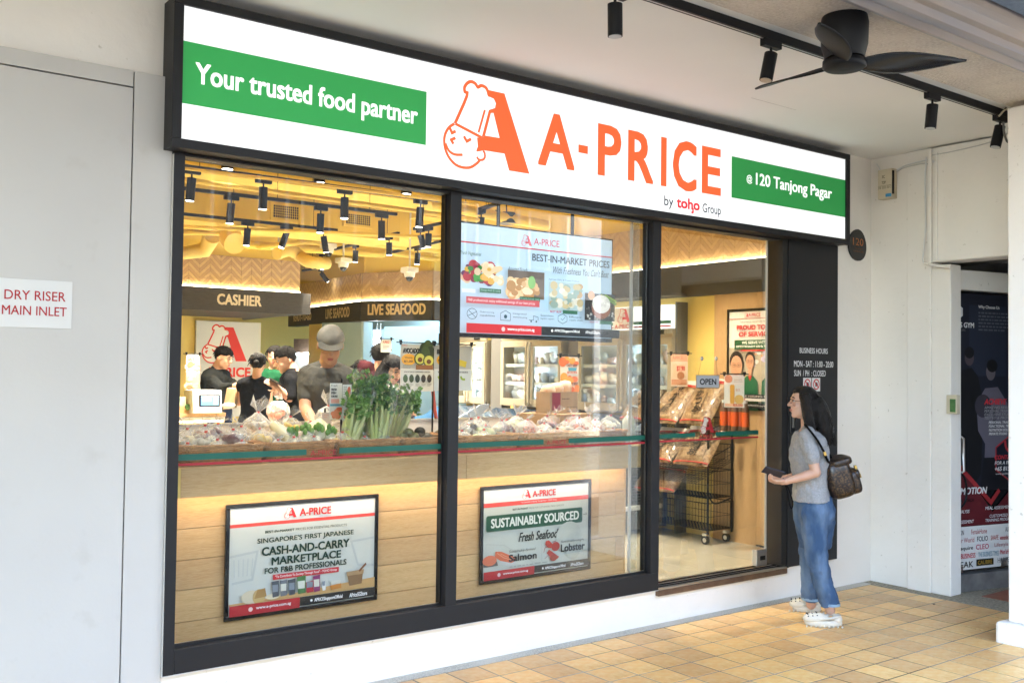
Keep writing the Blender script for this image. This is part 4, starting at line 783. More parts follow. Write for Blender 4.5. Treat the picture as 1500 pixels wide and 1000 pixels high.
# ------------------------------------------------------------------ display counter along the window
dc = T('display_counter', 'oak plank display counter behind the window under the wicker baskets', 'counter', (3.2, .6, FZ)); YP = .45; YF = .25
zs = [.222, .335, .496, .646, .804, .985]; rr = random.Random(6)
xe_ = 4.802; joints = [[3.30], [3.86, 4.72], [3.34, 4.20], [3.86, 4.72], [3.34]]
for k, (a, b) in enumerate(zip(zs[:-1], zs[1:])):
    xs_ = [1.56]+joints[k]+[xe_]
    for x0_, x1_ in zip(xs_[:-1], xs_[1:]): d_ = rr.uniform(0, .0015); box('plank', M['oak'], (x0_+.0012, x1_-.0012, YP-d_, YP+.02, a+.0015, b-.0015), dc, bevel=.0015)
box('carcass', M['gap'], (1.57, xe_-.002, YP+.0201, 1.0, .23, .98), dc); box('end_panel', M['oakv'], (xe_, xe_+.012, YP-.002, 1.02, .222, .985), dc)
xb = 4.73
for x0_, x1_ in ((1.648, 3.33), (3.333, 4.83)): box('fascia_board', M['oak'], (x0_, x1_, YF, YF+.02, .986, 1.130), dc, bevel=.0015)
box('return_board', M['oakv'], (1.56, 1.647, YF+.002, YF+.02, .986, 1.130), dc) if False else None
box('return_board', M['yellowpale'], (1.630, 1.647, YF, YP+.1, .986, 1.130), dc); box('underside', M['oakv'], (1.648, 4.83, YF+.021, YP+.05, .986, .992), dc); box('end_cap', M['oakv'], (4.831, 4.845, YF, 1.05, .986, 1.130), dc)
box('counter_top', M['oak'], (1.60, 4.83, YF+.021, 1.06, 1.12, 1.133), dc)
box('light_strip', M['led'], (1.66, 4.79, YF+.10, YF+.115, .980, .985), dc)
box('rear_rail', M['white'], (1.60, 4.6, 1.02, 1.06, 1.134, 1.285), dc, bevel=.004); box('rear_rail_cap', M['steel'], (1.60, 4.6, 1.015, 1.068, 1.2855, 1.30), dc, bevel=.003)
# framed posters on the planks
def framed(name, lab, x0, x1, z0, z1, Yp, fw_=.022):
    t = T(name, lab, 'poster', ((x0+x1)/2, Yp, z0))
    for b in ((x0, x1, z1-fw_, z1), (x0, x1, z0, z0+fw_), (x0, x0+fw_, z0+fw_, z1-fw_), (x1-fw_, x1, z0+fw_, z1-fw_)): box('frame_bar', M['blackgloss'], (b[0], b[1], Yp-.012, Yp+.004, b[2], b[3]), t, bevel=.003)
    box('sheet', M['white'], (x0+fw_*.8, x1-fw_*.8, Yp-.004, Yp-.001, z0+fw_*.8, z1-fw_*.8), t)
    return t, Art((x0+fw_, Yp-.004, z1-fw_), X, Z, x1-x0-2*fw_, z1-z0-2*fw_)
GR, RE, DG = '#1f4d33', '#d8232f', '#16382a'
def footer(a, y0=.9, mid=.46):
    a.rect(0, y0, mid, 1, '#b8222c'); a.rect(mid, y0, 1, .985, '#181a1c'); a.disc(.135, (y0+1)/2, .012*a.W/.85, '#e8c8c8'); a.text('www.a-price.com.sg', .17, y0+.03, .40, .98-.015, '#f4f4f4', .02)
    a.disc(mid+.08, (y0+.99)/2, .007*a.W/.85, '#f4f4f4'); a.text('APRICESingaporeOfficial', mid+.10, y0+.028, mid+.30, .972, '#f4f4f4', .02); a.text('APriceSGStore', mid+.35, y0+.028, mid+.48, .97, '#f4f4f4', .02)
t, a = framed('framed_poster', 'black framed poster reading CASH-AND-CARRY MARKETPLACE on the left planks', 1.946, 2.845, .312, .913, YP-.018)
a.rect(0, 0, 1, 1, '#ccd0ca'); a.rect(0, 0, 1, .15, '#d9dadb'); a.rect(0, .15, 1, .182, '#e2463c')
a.stroke([(.0, .45), (.18, .42), (.15, .68), (.02, .7)], .012, '#bcc2c0'); a.stroke([(.82, .42), (1, .40)], .012, '#bcc2c0'); a.stroke([(.83, .43), (.88, .66), (1, .68)], .012, '#bcc2c0')
for k_ in range(5): a.stroke([(.03+.03*k_, .48), (.035+.027*k_, .64)], .006, '#c0c6c4')
a.logo(.352, .028, .105, RE, '#f0f0f0'); a.text('A-PRICE', .455, .045, .675, .12, '#c8242c', .03)
a.text('BEST-IN-MARKET', .225, .232, .42, .256, DG, .04); a.text('PRICES FOR ESSENTIAL PRODUCTS', .43, .232, .79, .256, '#4a5a50', 0)
a.text("SINGAPORE'S FIRST JAPANESE", .175, .298, .84, .360, DG, .02); a.text('CASH-AND-CARRY', .205, .385, .81, .468, DG, .035); a.text('MARKETPLACE', .27, .488, .75, .566, DG, .035); a.text('FOR F&B PROFESSIONALS', .225, .585, .79, .640, DG, .03)
a.rect(.28, .655, .735, .705, '#c32c34'); a.text('"To Contribute To Society Through Food" - TOHO Group', .295, .665, .72, .695, '#f0dada', .02)
a.poly([(0, .885), (.3, .865), (1, .80), (1, .9), (0, .9)], '#c8a068'); a.disc(.14, .84, .055, '#d8ccb0', .035); a.disc(.19, .845, .035, '#c4a870', .04); a.poly([(.16, .86), (.18, .78), (.23, .77), (.24, .85)], '#a8844c'); a.disc(.28, .86, .04, '#ded2b4', .015)
for i, (x_, w_, c_, h_) in enumerate(((.27, .05, '#50555c', .16), (.325, .05, '#6c7178', .16), (.38, .05, '#464b52', .16), (.44, .06, '#4c7a44', .18), (.50, .055, '#b02838', .12), (.55, .05, '#8a3a6a', .17), (.61, .03, '#e0e0dc', .08), (.67, .08, '#c88438', .06))): a.poly([(x_, .70+.16-h_+.01*i/8+.02), (x_+w_, .70+.155-h_+.02), (x_+w_*1.02, .865), (x_+.01, .87)], c_); a.poly([(x_+.005, .80-h_*.3), (x_+w_-.005, .80-h_*.3), (x_+w_-.005, .82), (x_+.008, .82)], '#d8d8cc' if i % 2 else '#88909a')
a.poly([(.79, .73), (.91, .72), (.90, .845), (.81, .855)], '#8a6a48'); a.poly([(.785, .715), (.915, .705), (.912, .75), (.79, .755)], '#b09068'); a.stroke([(.88, .72), (.93, .65)], .012, '#7a4a28'); footer(a); a.build('print', t)
t, a = framed('framed_poster', 'black framed poster reading SUSTAINABLY SOURCED Fresh Seafood on the right planks', 3.563, 4.471, .308, .908, YP-.018)
a.rect(0, 0, 1, 1, '#c6cac0'); a.rect(0, 0, 1, .15, '#d6d8d8'); a.rect(0, .15, 1, .198, '#e2463c'); a.text('"To Contribute to Society Through Food" - TOHO Group', .34, .163, .68, .183, '#f0dada', .01)
a.logo(.350, .028, .105, RE, '#f0f0f0'); a.text('A-PRICE', .445, .045, .668, .12, '#c8242c', .03)
a.text('BEST-IN-MARKET', .26, .232, .405, .252, DG, .03); a.text('PRICES FOR SUSTAINABLE FRESH SEAFOOD', .412, .232, .75, .252, '#6a7a6c', 0)
a.rrect(.022, .288, .935, .468, .014, '#4c6a54'); a.rrect(.027, .296, .93, .46, .012, '#1e5038'); a.text('SUSTAINABLY SOURCED', .065, .325, .90, .43, '#dfe4dc', .03); a.stroke([(.94, .37), (.955, .38), (.965, .36), (.975, .36), (.98, .375), (.965, .385), (.96, .375)], .0025, '#444444')
a.text('Fresh Seafood', .315, .51, .695, .615, '#17221c', .02, .35)
a.stroke([(.02, .60), (.18, .63), (.45, .86), (.52, .88)], .002, '#a8aca4'); a.stroke([(.535, .62), (.535, .86)], .0015, '#9a9e98'); a.disc(.80, .62, .11, '#bcc0b6', .10); a.disc(.84, .72, .07, '#b8bcb2', .1)
a.poly([(0, .80), (.12, .80), (.13, .85), (.02, .855), (0, .85)], '#5a5a58'); a.disc(.055, .785, .055, '#d87a58', .032); a.poly([(.14, .81), (.28, .79), (.29, .86), (.24, .875), (.14, .84)], '#c8c8c4'); a.poly([(.105, .69), (.16, .70), (.28, .78), (.29, .82), (.25, .84), (.15, .80), (.10, .75)], '#d8714c'); a.stroke([(.12, .71), (.18, .77), (.26, .81)], .004, '#e8a080'); a.stroke([(.15, .72), (.2, .76), (.27, .79)], .003, '#e8a080')
a.text('Salmon', .225, .745, .485, .825, '#181c1a', .04); a.text('Sustainably-farmed', .225, .695, .475, .735, '#2a302c', 0, .35)
a.poly([(.57, .64), (.60, .635), (.64, .69), (.63, .73), (.59, .72), (.565, .68)], '#b83a26'); a.disc(.665, .715, .035, '#a82f1e', .03); a.poly([(.60, .74), (.66, .80), (.70, .84), (.68, .865), (.62, .84), (.58, .78)], '#b03222'); a.disc(.645, .845, .03, '#9c2a1c', .02); a.stroke([(.62, .68), (.56, .72), (.55, .77)], .004, '#8a2418'); a.stroke([(.60, .80), (.56, .84)], .003, '#8a2418'); a.stroke([(.63, .66), (.67, .65)], .004, '#8a2418')
a.text('Lobster', .715, .70, .955, .79, '#181c1a', .04); a.text('Sustainably-caught', .715, .655, .95, .69, '#2a302c', 0, .35)
a.lines(.23, .878, .75, .892, 1, '#8a8e86', 4); footer(a, .905); a.build('print', t)
# ------------------------------------------------------------------ hanging screen
tv = T('hanging_screen', 'large wall screen hung in the middle window showing BEST-IN-MARKET PRICES', 'screen', (3.9, .3, 1.83))
TX0, TX1, TZ0, TZ1 = 3.286, 4.533, 1.822, 2.512
box('casing', M['blackgloss'], (TX0-.0, TX1, .30, .345, TZ0, TZ1), tv, bevel=.002)
for x_ in (3.6, 4.2): G().tube([(x_, .33, TZ1), (x_, .33, 3.32)], .012, 6).build('mount_pole', M['black'], tv)
TE = .26*EM
I = lambda c: ink(c, TE)
a = Art((TX0+.010, .2995, TZ1-.010), X, Z, TX1-TX0-.020, .655)
a.rect(0, 0, 1, 1, I('#bcd6ea')); a.rect(0, 0, 1, .165, I('#cbe0f0')); a.rect(0, .165, 1, .178, I('#c02838'))
a.logo(.375, .045, .105, I('#d04858'), I('#c8dcec')); a.text('A-PRICE', .455, .065, .625, .13, I('#c84858'), .01)
a.text('BEST-IN-MARKET PRICES', .445, .215, .98, .285, I('#3c444c'), .02); a.text("With Freshness You Can't Beat", .585, .315, .975, .385, I('#3c444c'), .0, .35)
a.text('Fresh Vegetables', .0, .255, .125, .30, I('#2a5a48'), .0, .35); a.blobs(.02, .36, .20, .52, 60, [I(c) for c in ('#2a7a34', '#3c9a3c', '#8a2848', '#d8a830', '#b02838', '#5c2458', '#e0c8a8')], .015, .035, 3); a.blobs(.14, .37, .24, .54, 30, [I(c) for c in ('#e8d0a8', '#e0b050', '#f0e0c8')], .012, .03, 4)
a.rrect(.0, .60, .08, .635, .002, I('#e0eaf0')); a.rect(.105, .585, .235, .625, I('#2c6a50')); a.text('Always fresh & ready', .11, .592, .23, .617, I('#a8d0c0'))
a.text('Assorted Breads', .275, .365, .40, .40, I('#4a5a5c'), .0, .35); a.rect(.275, .395, .51, .655, I('#6a5c50')); a.blobs(.29, .49, .46, .63, 45, [I(c) for c in ('#d8b080', '#e8c898', '#b88850', '#f0dcb8')], .018, .04, 5); a.disc(.42, .50, .03, I('#8ac070'), .04); a.rect(.345, .64, .475, .68, I('#2c6a50')); a.text('Freshly baked daily', .35, .648, .47, .672, I('#a8d0c0'))
a.text('Japanese Dairy & Frozen Products', .53, .445, .74, .465, I('#4a5a5c')); a.rect(.53, .475, .755, .755, I('#a8c0c8')); a.blobs(.545, .50, .745, .73, 40, [I(c) for c in ('#d8d4c0', '#c8b890', '#90a8a0', '#e0dcd0', '#b89868')], .015, .035, 6); a.rect(.62, .745, .72, .78, I('#2c6a50')); a.text('BEST BUY', .535, .755, .61, .775, I('#c03848'), .02)
a.rect(.77, .56, .985, .83, I('#1c2024')); a.blobs(.78, .70, .975, .82, 60, [I(c) for c in ('#8a8a82', '#3a3a38', '#c8c8c0')], .004, .010, 7); a.stroke([(.87, .57), (.985, .66)], .016, I('#5c8a2c')); a.stroke([(.9, .57), (.985, .63)], .012, I('#84a83c')); a.disc(.875, .70, .085, I('#8a4a2c'), .075); a.disc(.875, .665, .080, I('#e4e0d8'), .06); a.blobs(.82, .62, .93, .70, 20, [I('#d0ccc4'), I('#f0ece4')], .008, .016, 8); a.disc(.80, .585, .03, I('#c89060')); a.rect(.86, .83, .95, .865, I('#2c6a50')); a.text('SINCE 1947', .79, .84, .85, .856, I('#c03848'))
a.rect(.0, .675, .45, .735, I('#d06068')); a.text('F&B professionals enjoy additional savings of our best prices', .01, .692, .42, .722, I('#f4e0e4'), .01)
for i, x_ in enumerate((.035, .235, .41, .60)):
    c = [(x_+.03*math.cos(R(q*30)), .83+.048*math.sin(R(q*30))) for q in range(13)]
    if i == 0: a.stroke(c, .003, I('#204858')); a.stroke([(x_-.02, .80), (x_+.02, .86)], .003, I('#204858')); a.stroke([(x_-.025, .85), (x_+.025, .81)], .003, I('#204858'))
    elif i == 1: a.stroke([(x_-.03, .875), (x_-.03, .81), (x_, .785), (x_+.03, .81), (x_+.03, .875), (x_-.03, .875)], .003, I('#204858')); a.disc(x_, .84, .012, I('#204858'))
    elif i == 2: a.stroke([(x_-.03, .86), (x_+.0, .86), (x_+.0, .82), (x_+.03, .83), (x_+.03, .86)], .003, I('#204858')); a.disc(x_-.015, .872, .006, I('#204858')); a.disc(x_+.018, .872, .006, I('#204858'))
    else: a.stroke([(x_, .785), (x_+.03, .81), (x_+.03, .855), (x_, .88), (x_-.03, .855), (x_-.03, .81), (x_, .785)], .003, I('#204858')); a.stroke([(x_-.012, .83), (x_, .845), (x_+.018, .815)], .003, I('#204858'))
    a.text(('Global sourcing', 'Integrated', 'Seamless', 'Efficient')[i], x_+.045, .80, x_+.045+.085, .82, I('#2c4450')); a.text(('capabilities', 'warehousing', 'logistics support', 'supply chain')[i], x_+.045, .83, x_+.045+.09, .852, I('#2c4450'))
a.rect(0, .915, .46, 1, I('#d22c34')); a.rect(.46, .915, 1, 1, I('#121820')); a.disc(.22, .957, .014, I('#f0c8c8')); a.text('www.a-price.com.sg', .245, .94, .415, .975, I('#f4f4f4'), .02); a.disc(.53, .952, .009, I('#f4f4f4')); a.text('APRICESingaporeOfficial', .545, .937, .715, .968, I('#f4f4f4'), .02); a.text('APriceSGStore', .755, .937, .855, .966, I('#f4f4f4'), .02)
a.build('display_picture', tv)
# ------------------------------------------------------------------ staff poster on the oak panel
XP = XW-.036; sp2 = T('staff_poster', 'black framed staff poster reading PROUD TO BE OF SERVICE on the oak panel', 'poster', (XP, .6, 1.3))
p0 = onX(1065, 453.5, XP-.01); p2 = onX(1065, 596, XP-.01); yA = p0[1]; yB = yA-.595; zA = p0[2]; zB = zA-.84
for b in ((yB, yA, zA-.022, zA), (yB, yA, zB, zB+.022), (yB, yB+.022, zB+.022, zA-.022), (yA-.022, yA, zB+.022, zA-.022)): box('frame_bar', M['blackgloss'], (XP-.012, XP, b[0], b[1], b[2], b[3]), sp2, bevel=.002)
a = Art((XP-.004, yA-.020, zA-.020), -Y_, Z, .555, .80); a.rect(0, 0, 1, 1, '#e4dcd0'); a.rect(0, .38, 1, .9, '#b8a890'); a.blobs(.4, .4, .8, .62, 16, ['#d89868', '#c8b8d0', '#e8e0d8', '#a08878'], .01, .03, 4)
a.rect(0, .075, 1, .08, '#c04048'); a.logo(.30, .02, .045, RE, '#e8e0d8'); a.text('A-PRICE', .38, .025, .60, .06, '#c03038', .02); a.text('THE A-PRICE SINGAPORE TEAM IS', .22, .105, .78, .12, '#5a5048'); a.text('PROUD TO BE', .16, .145, .84, .195, '#c8332c', .05); a.text('OF SERVICE', .20, .215, .80, .265, '#c8332c', .05)
a.rect(.12, .30, .88, .395, '#1f5432'); a.text('WE SERVE WITH', .26, .312, .74, .342, '#eae6d8', .04); a.text('OMOTENASHI (おもてなし)', .15, .352, .85, .385, '#eae6d8', .03); a.rect(.24, .40, .76, .415, '#c8332c')
def bust(a, x, y, s, shirt='#14603c', glasses=True, skin='#d09a78'):
    a.poly([(x-.19*s, y+.62*s), (x-.17*s, y+.27*s), (x-.07*s, y+.20*s), (x+.07*s, y+.20*s), (x+.17*s, y+.27*s), (x+.19*s, y+.62*s)], shirt); a.poly([(x-.045*s, y+.2*s), (x, y+.27*s), (x+.045*s, y+.2*s)], '#c03028'); a.disc(x, y+.15*s, .04*s*a.W, skin, .06*s*a.W)
    a.disc(x, y-.01*s, .105*s*a.W, '#2c221c', .12*s*a.W); a.disc(x, y+.035*s, .09*s*a.W, skin, .13*s*a.W)
    a.disc(x-.035*s, y+.025*s, .012*s*a.W, '#2a1c18', .007*s*a.W); a.disc(x+.035*s, y+.025*s, .012*s*a.W, '#2a1c18', .007*s*a.W); a.stroke([(x-.03*s, y+.10*s), (x, y+.108*s), (x+.03*s, y+.10*s)], .008*s*a.W, '#a04838'); a.stroke([(x, y+.04*s), (x-.006*s, y+.07*s), (x+.008*s, y+.072*s)], .004*s*a.W, '#a87858')
    if glasses:
        for q in (-.038, .038): c = [(x+q*s+.03*s*math.cos(R(k*45)), y+.025*s+.018*s*math.sin(R(k*45))) for k in range(9)]; a.stroke(c, .005*s*a.W, '#3a2c24')
bust(a, .42, .50, .85); bust(a, .78, .51, .8, glasses=False); bust(a, .17, .53, 1.25, '#14603c'); bust(a, .95, .53, 1.3, glasses=False)
a.rect(0, .86, 1, .90, '#20242c'); a.rect(0, .90, .35, .95, '#b02a34'); a.rect(.35, .90, 1, .93, '#d8d4cc'); a.rect(0, .95, 1, 1, '#1a1a1c'); a.text('WE ARE HIRING NOW', .1, .87, .9, .89, '#e8e4dc'); a.text('APRICESingaporeOfficial', .4, .965, .9, .985, '#e8e4dc'); a.build('print', sp2)
# ================================================================== FREEZERS
def freezer(y0, y1, n, lab):
    """combination freezer against the right wall, y0 near end, y1 far end; doors on the X=6.0 plane, chest below"""
    t = T('display_freezer', lab, 'freezer', (5.9, (y0+y1)/2, FZ), 'upright and chest freezers along the right wall'); XD = 6.38; zb, zt = 1.285, 1.915; S = .045
    box('cabinet', M['frz'], (XD+.05, 6.555, y0, y1, zb-.04, zb), t); box('cabinet_top', M['frz'], (XD+.02, 6.555, y0, y1, zt, zt+.04), t); box('cabinet_back', M['frzin'], (6.545, 6.556, y0+.03, y1-.03, zb, zt), t)
    for y in (y0, y1-.03): box('cabinet_side', M['frz'], (XD+.02, 6.555, y, y+.03, zb, zt), t)
    ga = box('vent_panel', M['frz'], (XD+.01, XD+.04, y0, y1, zt+.041, zt+.10), t)
    g = G(); k = int((y1-y0)/.022)
    for i in range(k): g.box(XD+.004, XD+.0099, y0+.01+i*.022, y0+.02+i*.022, zt+.055, zt+.088)
    g.build('louvres', M['steel'], ga); box('temperature_display', M['blackgloss'], (XD+.003, XD+.0098, y0+.10, y0+.22, zt+.05, zt+.09), ga)
    h = box('header_sign', mat('freezer_header_lit', (.8, .84, .88), .4, emit=.9*EM), (XD+.0, XD+.05, y0+.01, y1-.01, zt+.101, zt+.31), t)
    a = Art((XD, y1-.01, zt+.31), -Y_, Z, y1-y0-.02, .209); a.rect(0, .66, 1, .80, '#1f6a4a'); a.rect(0, .86, 1, .93, '#c02830'); a.rect(.40, .02, .62, .98, '#eef0f2'); a.logo(.45, .05, .65, '#d02c38', '#eef0f2'); a.text('A-PRICE', .42, .75, .60, .95, '#c8242c', .02); a.build('print', h)
    yn = (y1-y0)/n
    for i in range(n):
        a0, a1 = y0+i*yn+.004, y0+(i+1)*yn-.004; w_ = .05
        d = G().box(XD, XD+.03, a0, a1, zb-.03, zb+w_-.005).box(XD, XD+.03, a0, a1, zt-w_+.01, zt+.02).box(XD, XD+.03, a0, a0+w_, zb+w_-.0045, zt-w_+.0095).box(XD, XD+.03, a1-w_, a1, zb+w_-.0045, zt-w_+.0095).build('door_frame', M['frz'], t, bevel=.003)
        box('door_glass', M['glass2'], (XD+.012, XD+.018, a0+w_, a1-w_, zb+w_, zt-w_), d); yh = a1-.02 if i % 2 == 0 else a0+.02; yh = yh if n > 1 else a0+.02
        G().tube(smoothline([(XD-.001, yh, zb+.0), (XD-.03, yh, zb+.03), (XD-.03, yh, zt-.04), (XD-.001, yh, zt-.01)], 3), .011, 8).build('handle', M['frz'], d)
        box('light_tube', M['coolled'], (XD+.045, XD+.06, a0+.03, a0+.045, zb+.05, zt-.05), d)
    rr = random.Random(int(y0*10)); cols = [M['white'], M['frzin'], ink('#c8ccd0'), ink('#8a8f96'), ink('#d8c8b0'), ink('#b8a0a0'), ink('#9ab0c0')]
    for k in range(3):
        z = zb+.012+k*.19; sh = box('shelf', M['steel'], (XD+.05, 6.54, y0+.035, y1-.035, z, z+.008), t); box('price_rail', ink('#d8e0e8'), (XD+.040, XD+.0498, y0+.035, y1-.035, z-.012, z+.02), sh)
        y = y0+.07; 
        while y < y1-.12:
            w2 = rr.uniform(.07, .14); h2 = rr.uniform(.06, .15); g = G(); c = np.array((XD+.10+rr.uniform(-.01, .02), y+w2/2, z+.01+h2/2)); tl = rr.uniform(-.25, .25)
            g.ell(c, [np.array((math.cos(.5), 0, math.sin(.5)))*.03, np.array((0, math.cos(tl), math.sin(tl)))*w2*.52, np.array((-math.sin(.4), -math.sin(tl), math.cos(tl)))*h2*.55], 8, 0, lambda l: np.sign(l)*np.abs(l)**.6)
            g.build('frozen_pack', rr.choice(cols), t); y += w2+.005
    # chest part
    XC = 5.85; yd0 = y0; y0 = y0+.16 if y0 < 2 else y0
    g = G(); pr = [(XC, .30), (XC-.01, .95), (XC+.02, 1.02), (6.34, 1.22), (6.5, 1.22), (6.5, .26), (XC, .26)]; g.prism([(x, y0, z) for x, z in pr], (0, y1-y0, 0)); g.build('chest_body', M['grey'], t, bevel=.004)
    G().prism([(XC+.018, y0+.02, 1.026), (6.30, y0+.02, 1.215), (6.30, y1-.02, 1.215), (XC+.018, y1-.02, 1.026)], (0, 0, .012)).build('sliding_lid', M['chest'], t, bevel=.002)
    for yy in (y0-.012,): G().prism([(XC+.3, yy, .97), (XC+.02, yy, 1.04), (6.33, yy, 1.25), (6.45, yy, 1.25), (6.3, yy, .85)], (0, .011, 0)).build('side_panel', M['chestside'], t, bevel=.002)
    box('bumper_rail', M['white'], (XC-.045, XC-.012, y0-.01, y1+.01, .78, .83), t, bevel=.01); box('bumper_rail', M['white'], (XC-.03, XC-.001, y0-.01, y1+.01, .40, .45), t, bevel=.01); box('end_bumper', M['white'], (XC-.04, 6.4, y0-.045, y0-.013, .80, .84), t, bevel=.008); box('end_bumper', M['white'], (XC-.02, 6.4, y0-.045, y0-.013, .43, .47), t, bevel=.008)
    g = G()
    for i in range(9): g.box(6.0, 6.25, y0-.008, y0-.001, .50+i*.025, .512+i*.025)
    g.build('motor_grille', M['framein'], t)
    for x_ in (XC+.12, 6.3):
        for y in (y0+.1, y1-.1): G().tube([(x_-.02, y, FZ+.035), (x_+.02, y, FZ+.035)], .034, 12).build('castor', M['white'], t)
YD = lambda px: float(onX(px, 520, 6.38)[1])
freezer(YD(984), YD(846), 2, 'champagne freezer with two glass doors right of the hanging screen'); freezer(YD(822), YD(733), 2, 'champagne double door freezer behind the cardboard carton'); freezer(YD(710), YD(664), 2, 'champagne freezer partly hidden behind the middle mullion')
for i, (y0, y1) in enumerate(((YD(843), YD(826)), (YD(729), YD(713)), (YD(984)-.02, YD(984)-.003))): tag(box('dark_filler', M['grey'], (6.44 if i < 2 else 6.42, XW-.002, y0, y1, FZ, 2.25)), ('dark filler panel between first and second freezer', 'dark filler panel between second and third freezer', 'dark side panel at the near end of the first freezer')[i], 'panel')
# ================================================================== WIRE CART WITH FLAKE BAGS
ct = T('wire_cart', 'black wire basket cart on castors stocked with bonito flake bags', 'display cart', (6.25, 1.5, FZ)); ca0, ca1, cx0, cx1 = .93, 2.35, 6.20, 6.515
ca1 = 1.9
for x_ in (cx0+.01, cx1-.01):
    for y in (ca0+.01, ca1-.01): G().cap((x_, y, FZ+.09), .010, (x_, y, 1.22), .010, 6).build('post', M['black'], ct)
for x_ in (cx0+.03, cx1-.03):
    for y in (ca0+.05, ca1-.05):
        w_ = G().tube([(x_-.014, y, FZ+.034), (x_+.014, y, FZ+.034)], .034, 16).build('wheel', M['black'], ct, bevel=.003); G().tube([(x_-.016, y, FZ+.034), (x_+.016, y, FZ+.034)], .019, 12).build('rim', M['steel'], w_); G().box(x_-.02, x_+.02, y-.02, y+.02, FZ+.069, FZ+.09).build('fork', M['steel'], w_)
def wire_basket(x0, x1, y0, y1, z0, z1, tilt=0, sp=.034):
    g = G(); r = .0022
    def P3(x, y, z): return (x, y, z-(x1-x)*tilt)
    for z in (z0, (z0+z1)/2, z1): rr_ = .004 if z == z1 else r; L_ = [P3(x0, y0, z), P3(x1, y0, z), P3(x1, y1, z), P3(x0, y1, z), P3(x0, y0, z)]; [g.tube([L_[i], L_[i+1]], rr_, 4) for i in range(4)]
    ny = int((y1-y0)/sp); nx = int((x1-x0)/sp)
    for i in range(ny+1):
        y = y0+(y1-y0)*i/ny; g.tube([P3(x0, y, z1), P3(x0, y, z0), P3(x1, y, z0), P3(x1, y, z1)], r, 4)
    for i in range(nx+1):
        x = x0+(x1-x0)*i/nx; g.tube([P3(x, y0, z1), P3(x, y0, z0), P3(x, y1, z0), P3(x, y1, z1)], r, 4)
    return g.build('wire_basket', M['black'], ct)
wire_basket(cx0, cx1, ca0, ca1, .34, .56); wire_basket(cx0, cx1, ca0, ca1, .60, .82); wire_basket(cx0-.16, cx1, ca0, ca1, .90, 1.03, .35); wire_basket(cx0-.14, cx1, ca0, ca1, 1.16, 1.25, .30)
G().tube(smoothline([(cx0, ca0-.004, .62), (cx0+.06, ca0-.03, .56), (cx1-.05, ca0-.03, .60)], 4), .007, 6).tube([(cx0, ca0-.004, .80), (cx0-.02, ca0-.01, .62)], .004, 5).build('brace', M['black'], ct)
M['flakes'] = mat('bonito_flakes', (.22, .125, .055), .35, var=(55, (.08, .035, .015)), var2=(30, (.38, .26, .14)), bump=(45, .8, .01), coat=.5)
def flake_bag(c, w_, h_, lean, lab, yaw=0, txt=True, top=True, mirror=0):
    """pillow pack facing -x (and a bit -y), leaning back"""
    t = T('flake_bag', lab, 'bag', c, 'bags of bonito flakes on the wire cart'); n = np.array((-math.cos(yaw)*math.cos(lean), -math.sin(yaw)*math.cos(lean), math.sin(lean))); u = np.cross(n, Z); u /= -np.linalg.norm(u); v = np.cross(n, u); 
    if v[2] < 0: v = -v
    if np.cross(u, v)@n < 0: u = -u
    c = np.array(c, float)+v*h_/2; NU, NV = 12, 14; rr = random.Random(int(c[1]*1000)+int(h_*100)); sd_ = rr.uniform(0, 50)
    def surf(sg):
        o = []
        for j in range(NV+1):
            for i in range(NU+1):
                a, b = i/NU*2-1, j/NV*2-1; th = .055*(max(0, 1-abs(a)**3)*max(0, 1-abs(b)**3))**.6+.006*mnoise.noise(Vector((a*2.5+sd_, b*2.5, sg)))*(1-abs(a)*.8); o.append(c+u*a*w_/2*(1-.04*abs(b))+v*b*h_/2+n*sg*th)
        return o
    g = G()
    for sg in (1, -1): f_ = [(j*(NU+1)+i, j*(NU+1)+i+1, (j+1)*(NU+1)+i+1, (j+1)*(NU+1)+i) for j in range(NV) for i in range(NU)]; g.add(surf(sg), f_, 0, True)
    g.build('pillow_pack', M['flakes'], t)
    def at_(a, b, h=.003): 
        th = .055*(max(0, 1-abs(a)**3)*max(0, 1-abs(b)**3))**.6; return c+u*a*w_/2*.97+v*b*h_/2+n*(th+h)
    g = G(); zs_ = (.84, .96, -.9)
    for b in zs_: g.tube([at_(a, b, .002) for a in np.linspace(-.98, .98, 9)], .0055, 4)
    g.build('red_seal', M['redtape'], t)
    if top: g = G(); L1 = [c+u*a*w_/2+v*h_*.5 for a in (-1, 1)]; g.add([L1[0], L1[1], L1[1]+v*.05+n*.01, L1[0]+v*.05+n*.01], [(0, 1, 2, 3)]); g.build('header_flap', ink('#e0d8cc'), t)
    if txt:
        for k_, ch in enumerate('花かつお'):
            v2, f2 = glyphs(ch, .02); mn, mx = v2.min(0), v2.max(0); sz = .075; cb = .60-k_*.36; ca_ = .35-.12*k_ if not mirror else -.3+.1*k_; ctr = at_(ca_, cb, .004); ctr2 = c+u*ca_*w_/2+v*cb*h_/2+n*(.062)
            q = [ctr2+u*((x-mn[0])/(mx[0]-mn[0]+1e-6)-.5)*sz*.9+v*((y-mn[1])/(mx[1]-mn[1]+1e-6)-.5)*sz for x, y in v2]; g2 = G().add(q, f2); g2.build('lettering', M['black'], t)
        g = G(); o_ = c+u*w_*.10-v*h_*.1+n*.060
        for k_ in range(9): g.add([o_+v*(.09-k_*.022)+u*x+v*y for x, y in ((0, 0), (.012, 0), (.012, .014), (0, .014))], [(0, 1, 2, 3)])
        g.build('small_print', M['black'], t)
    return t
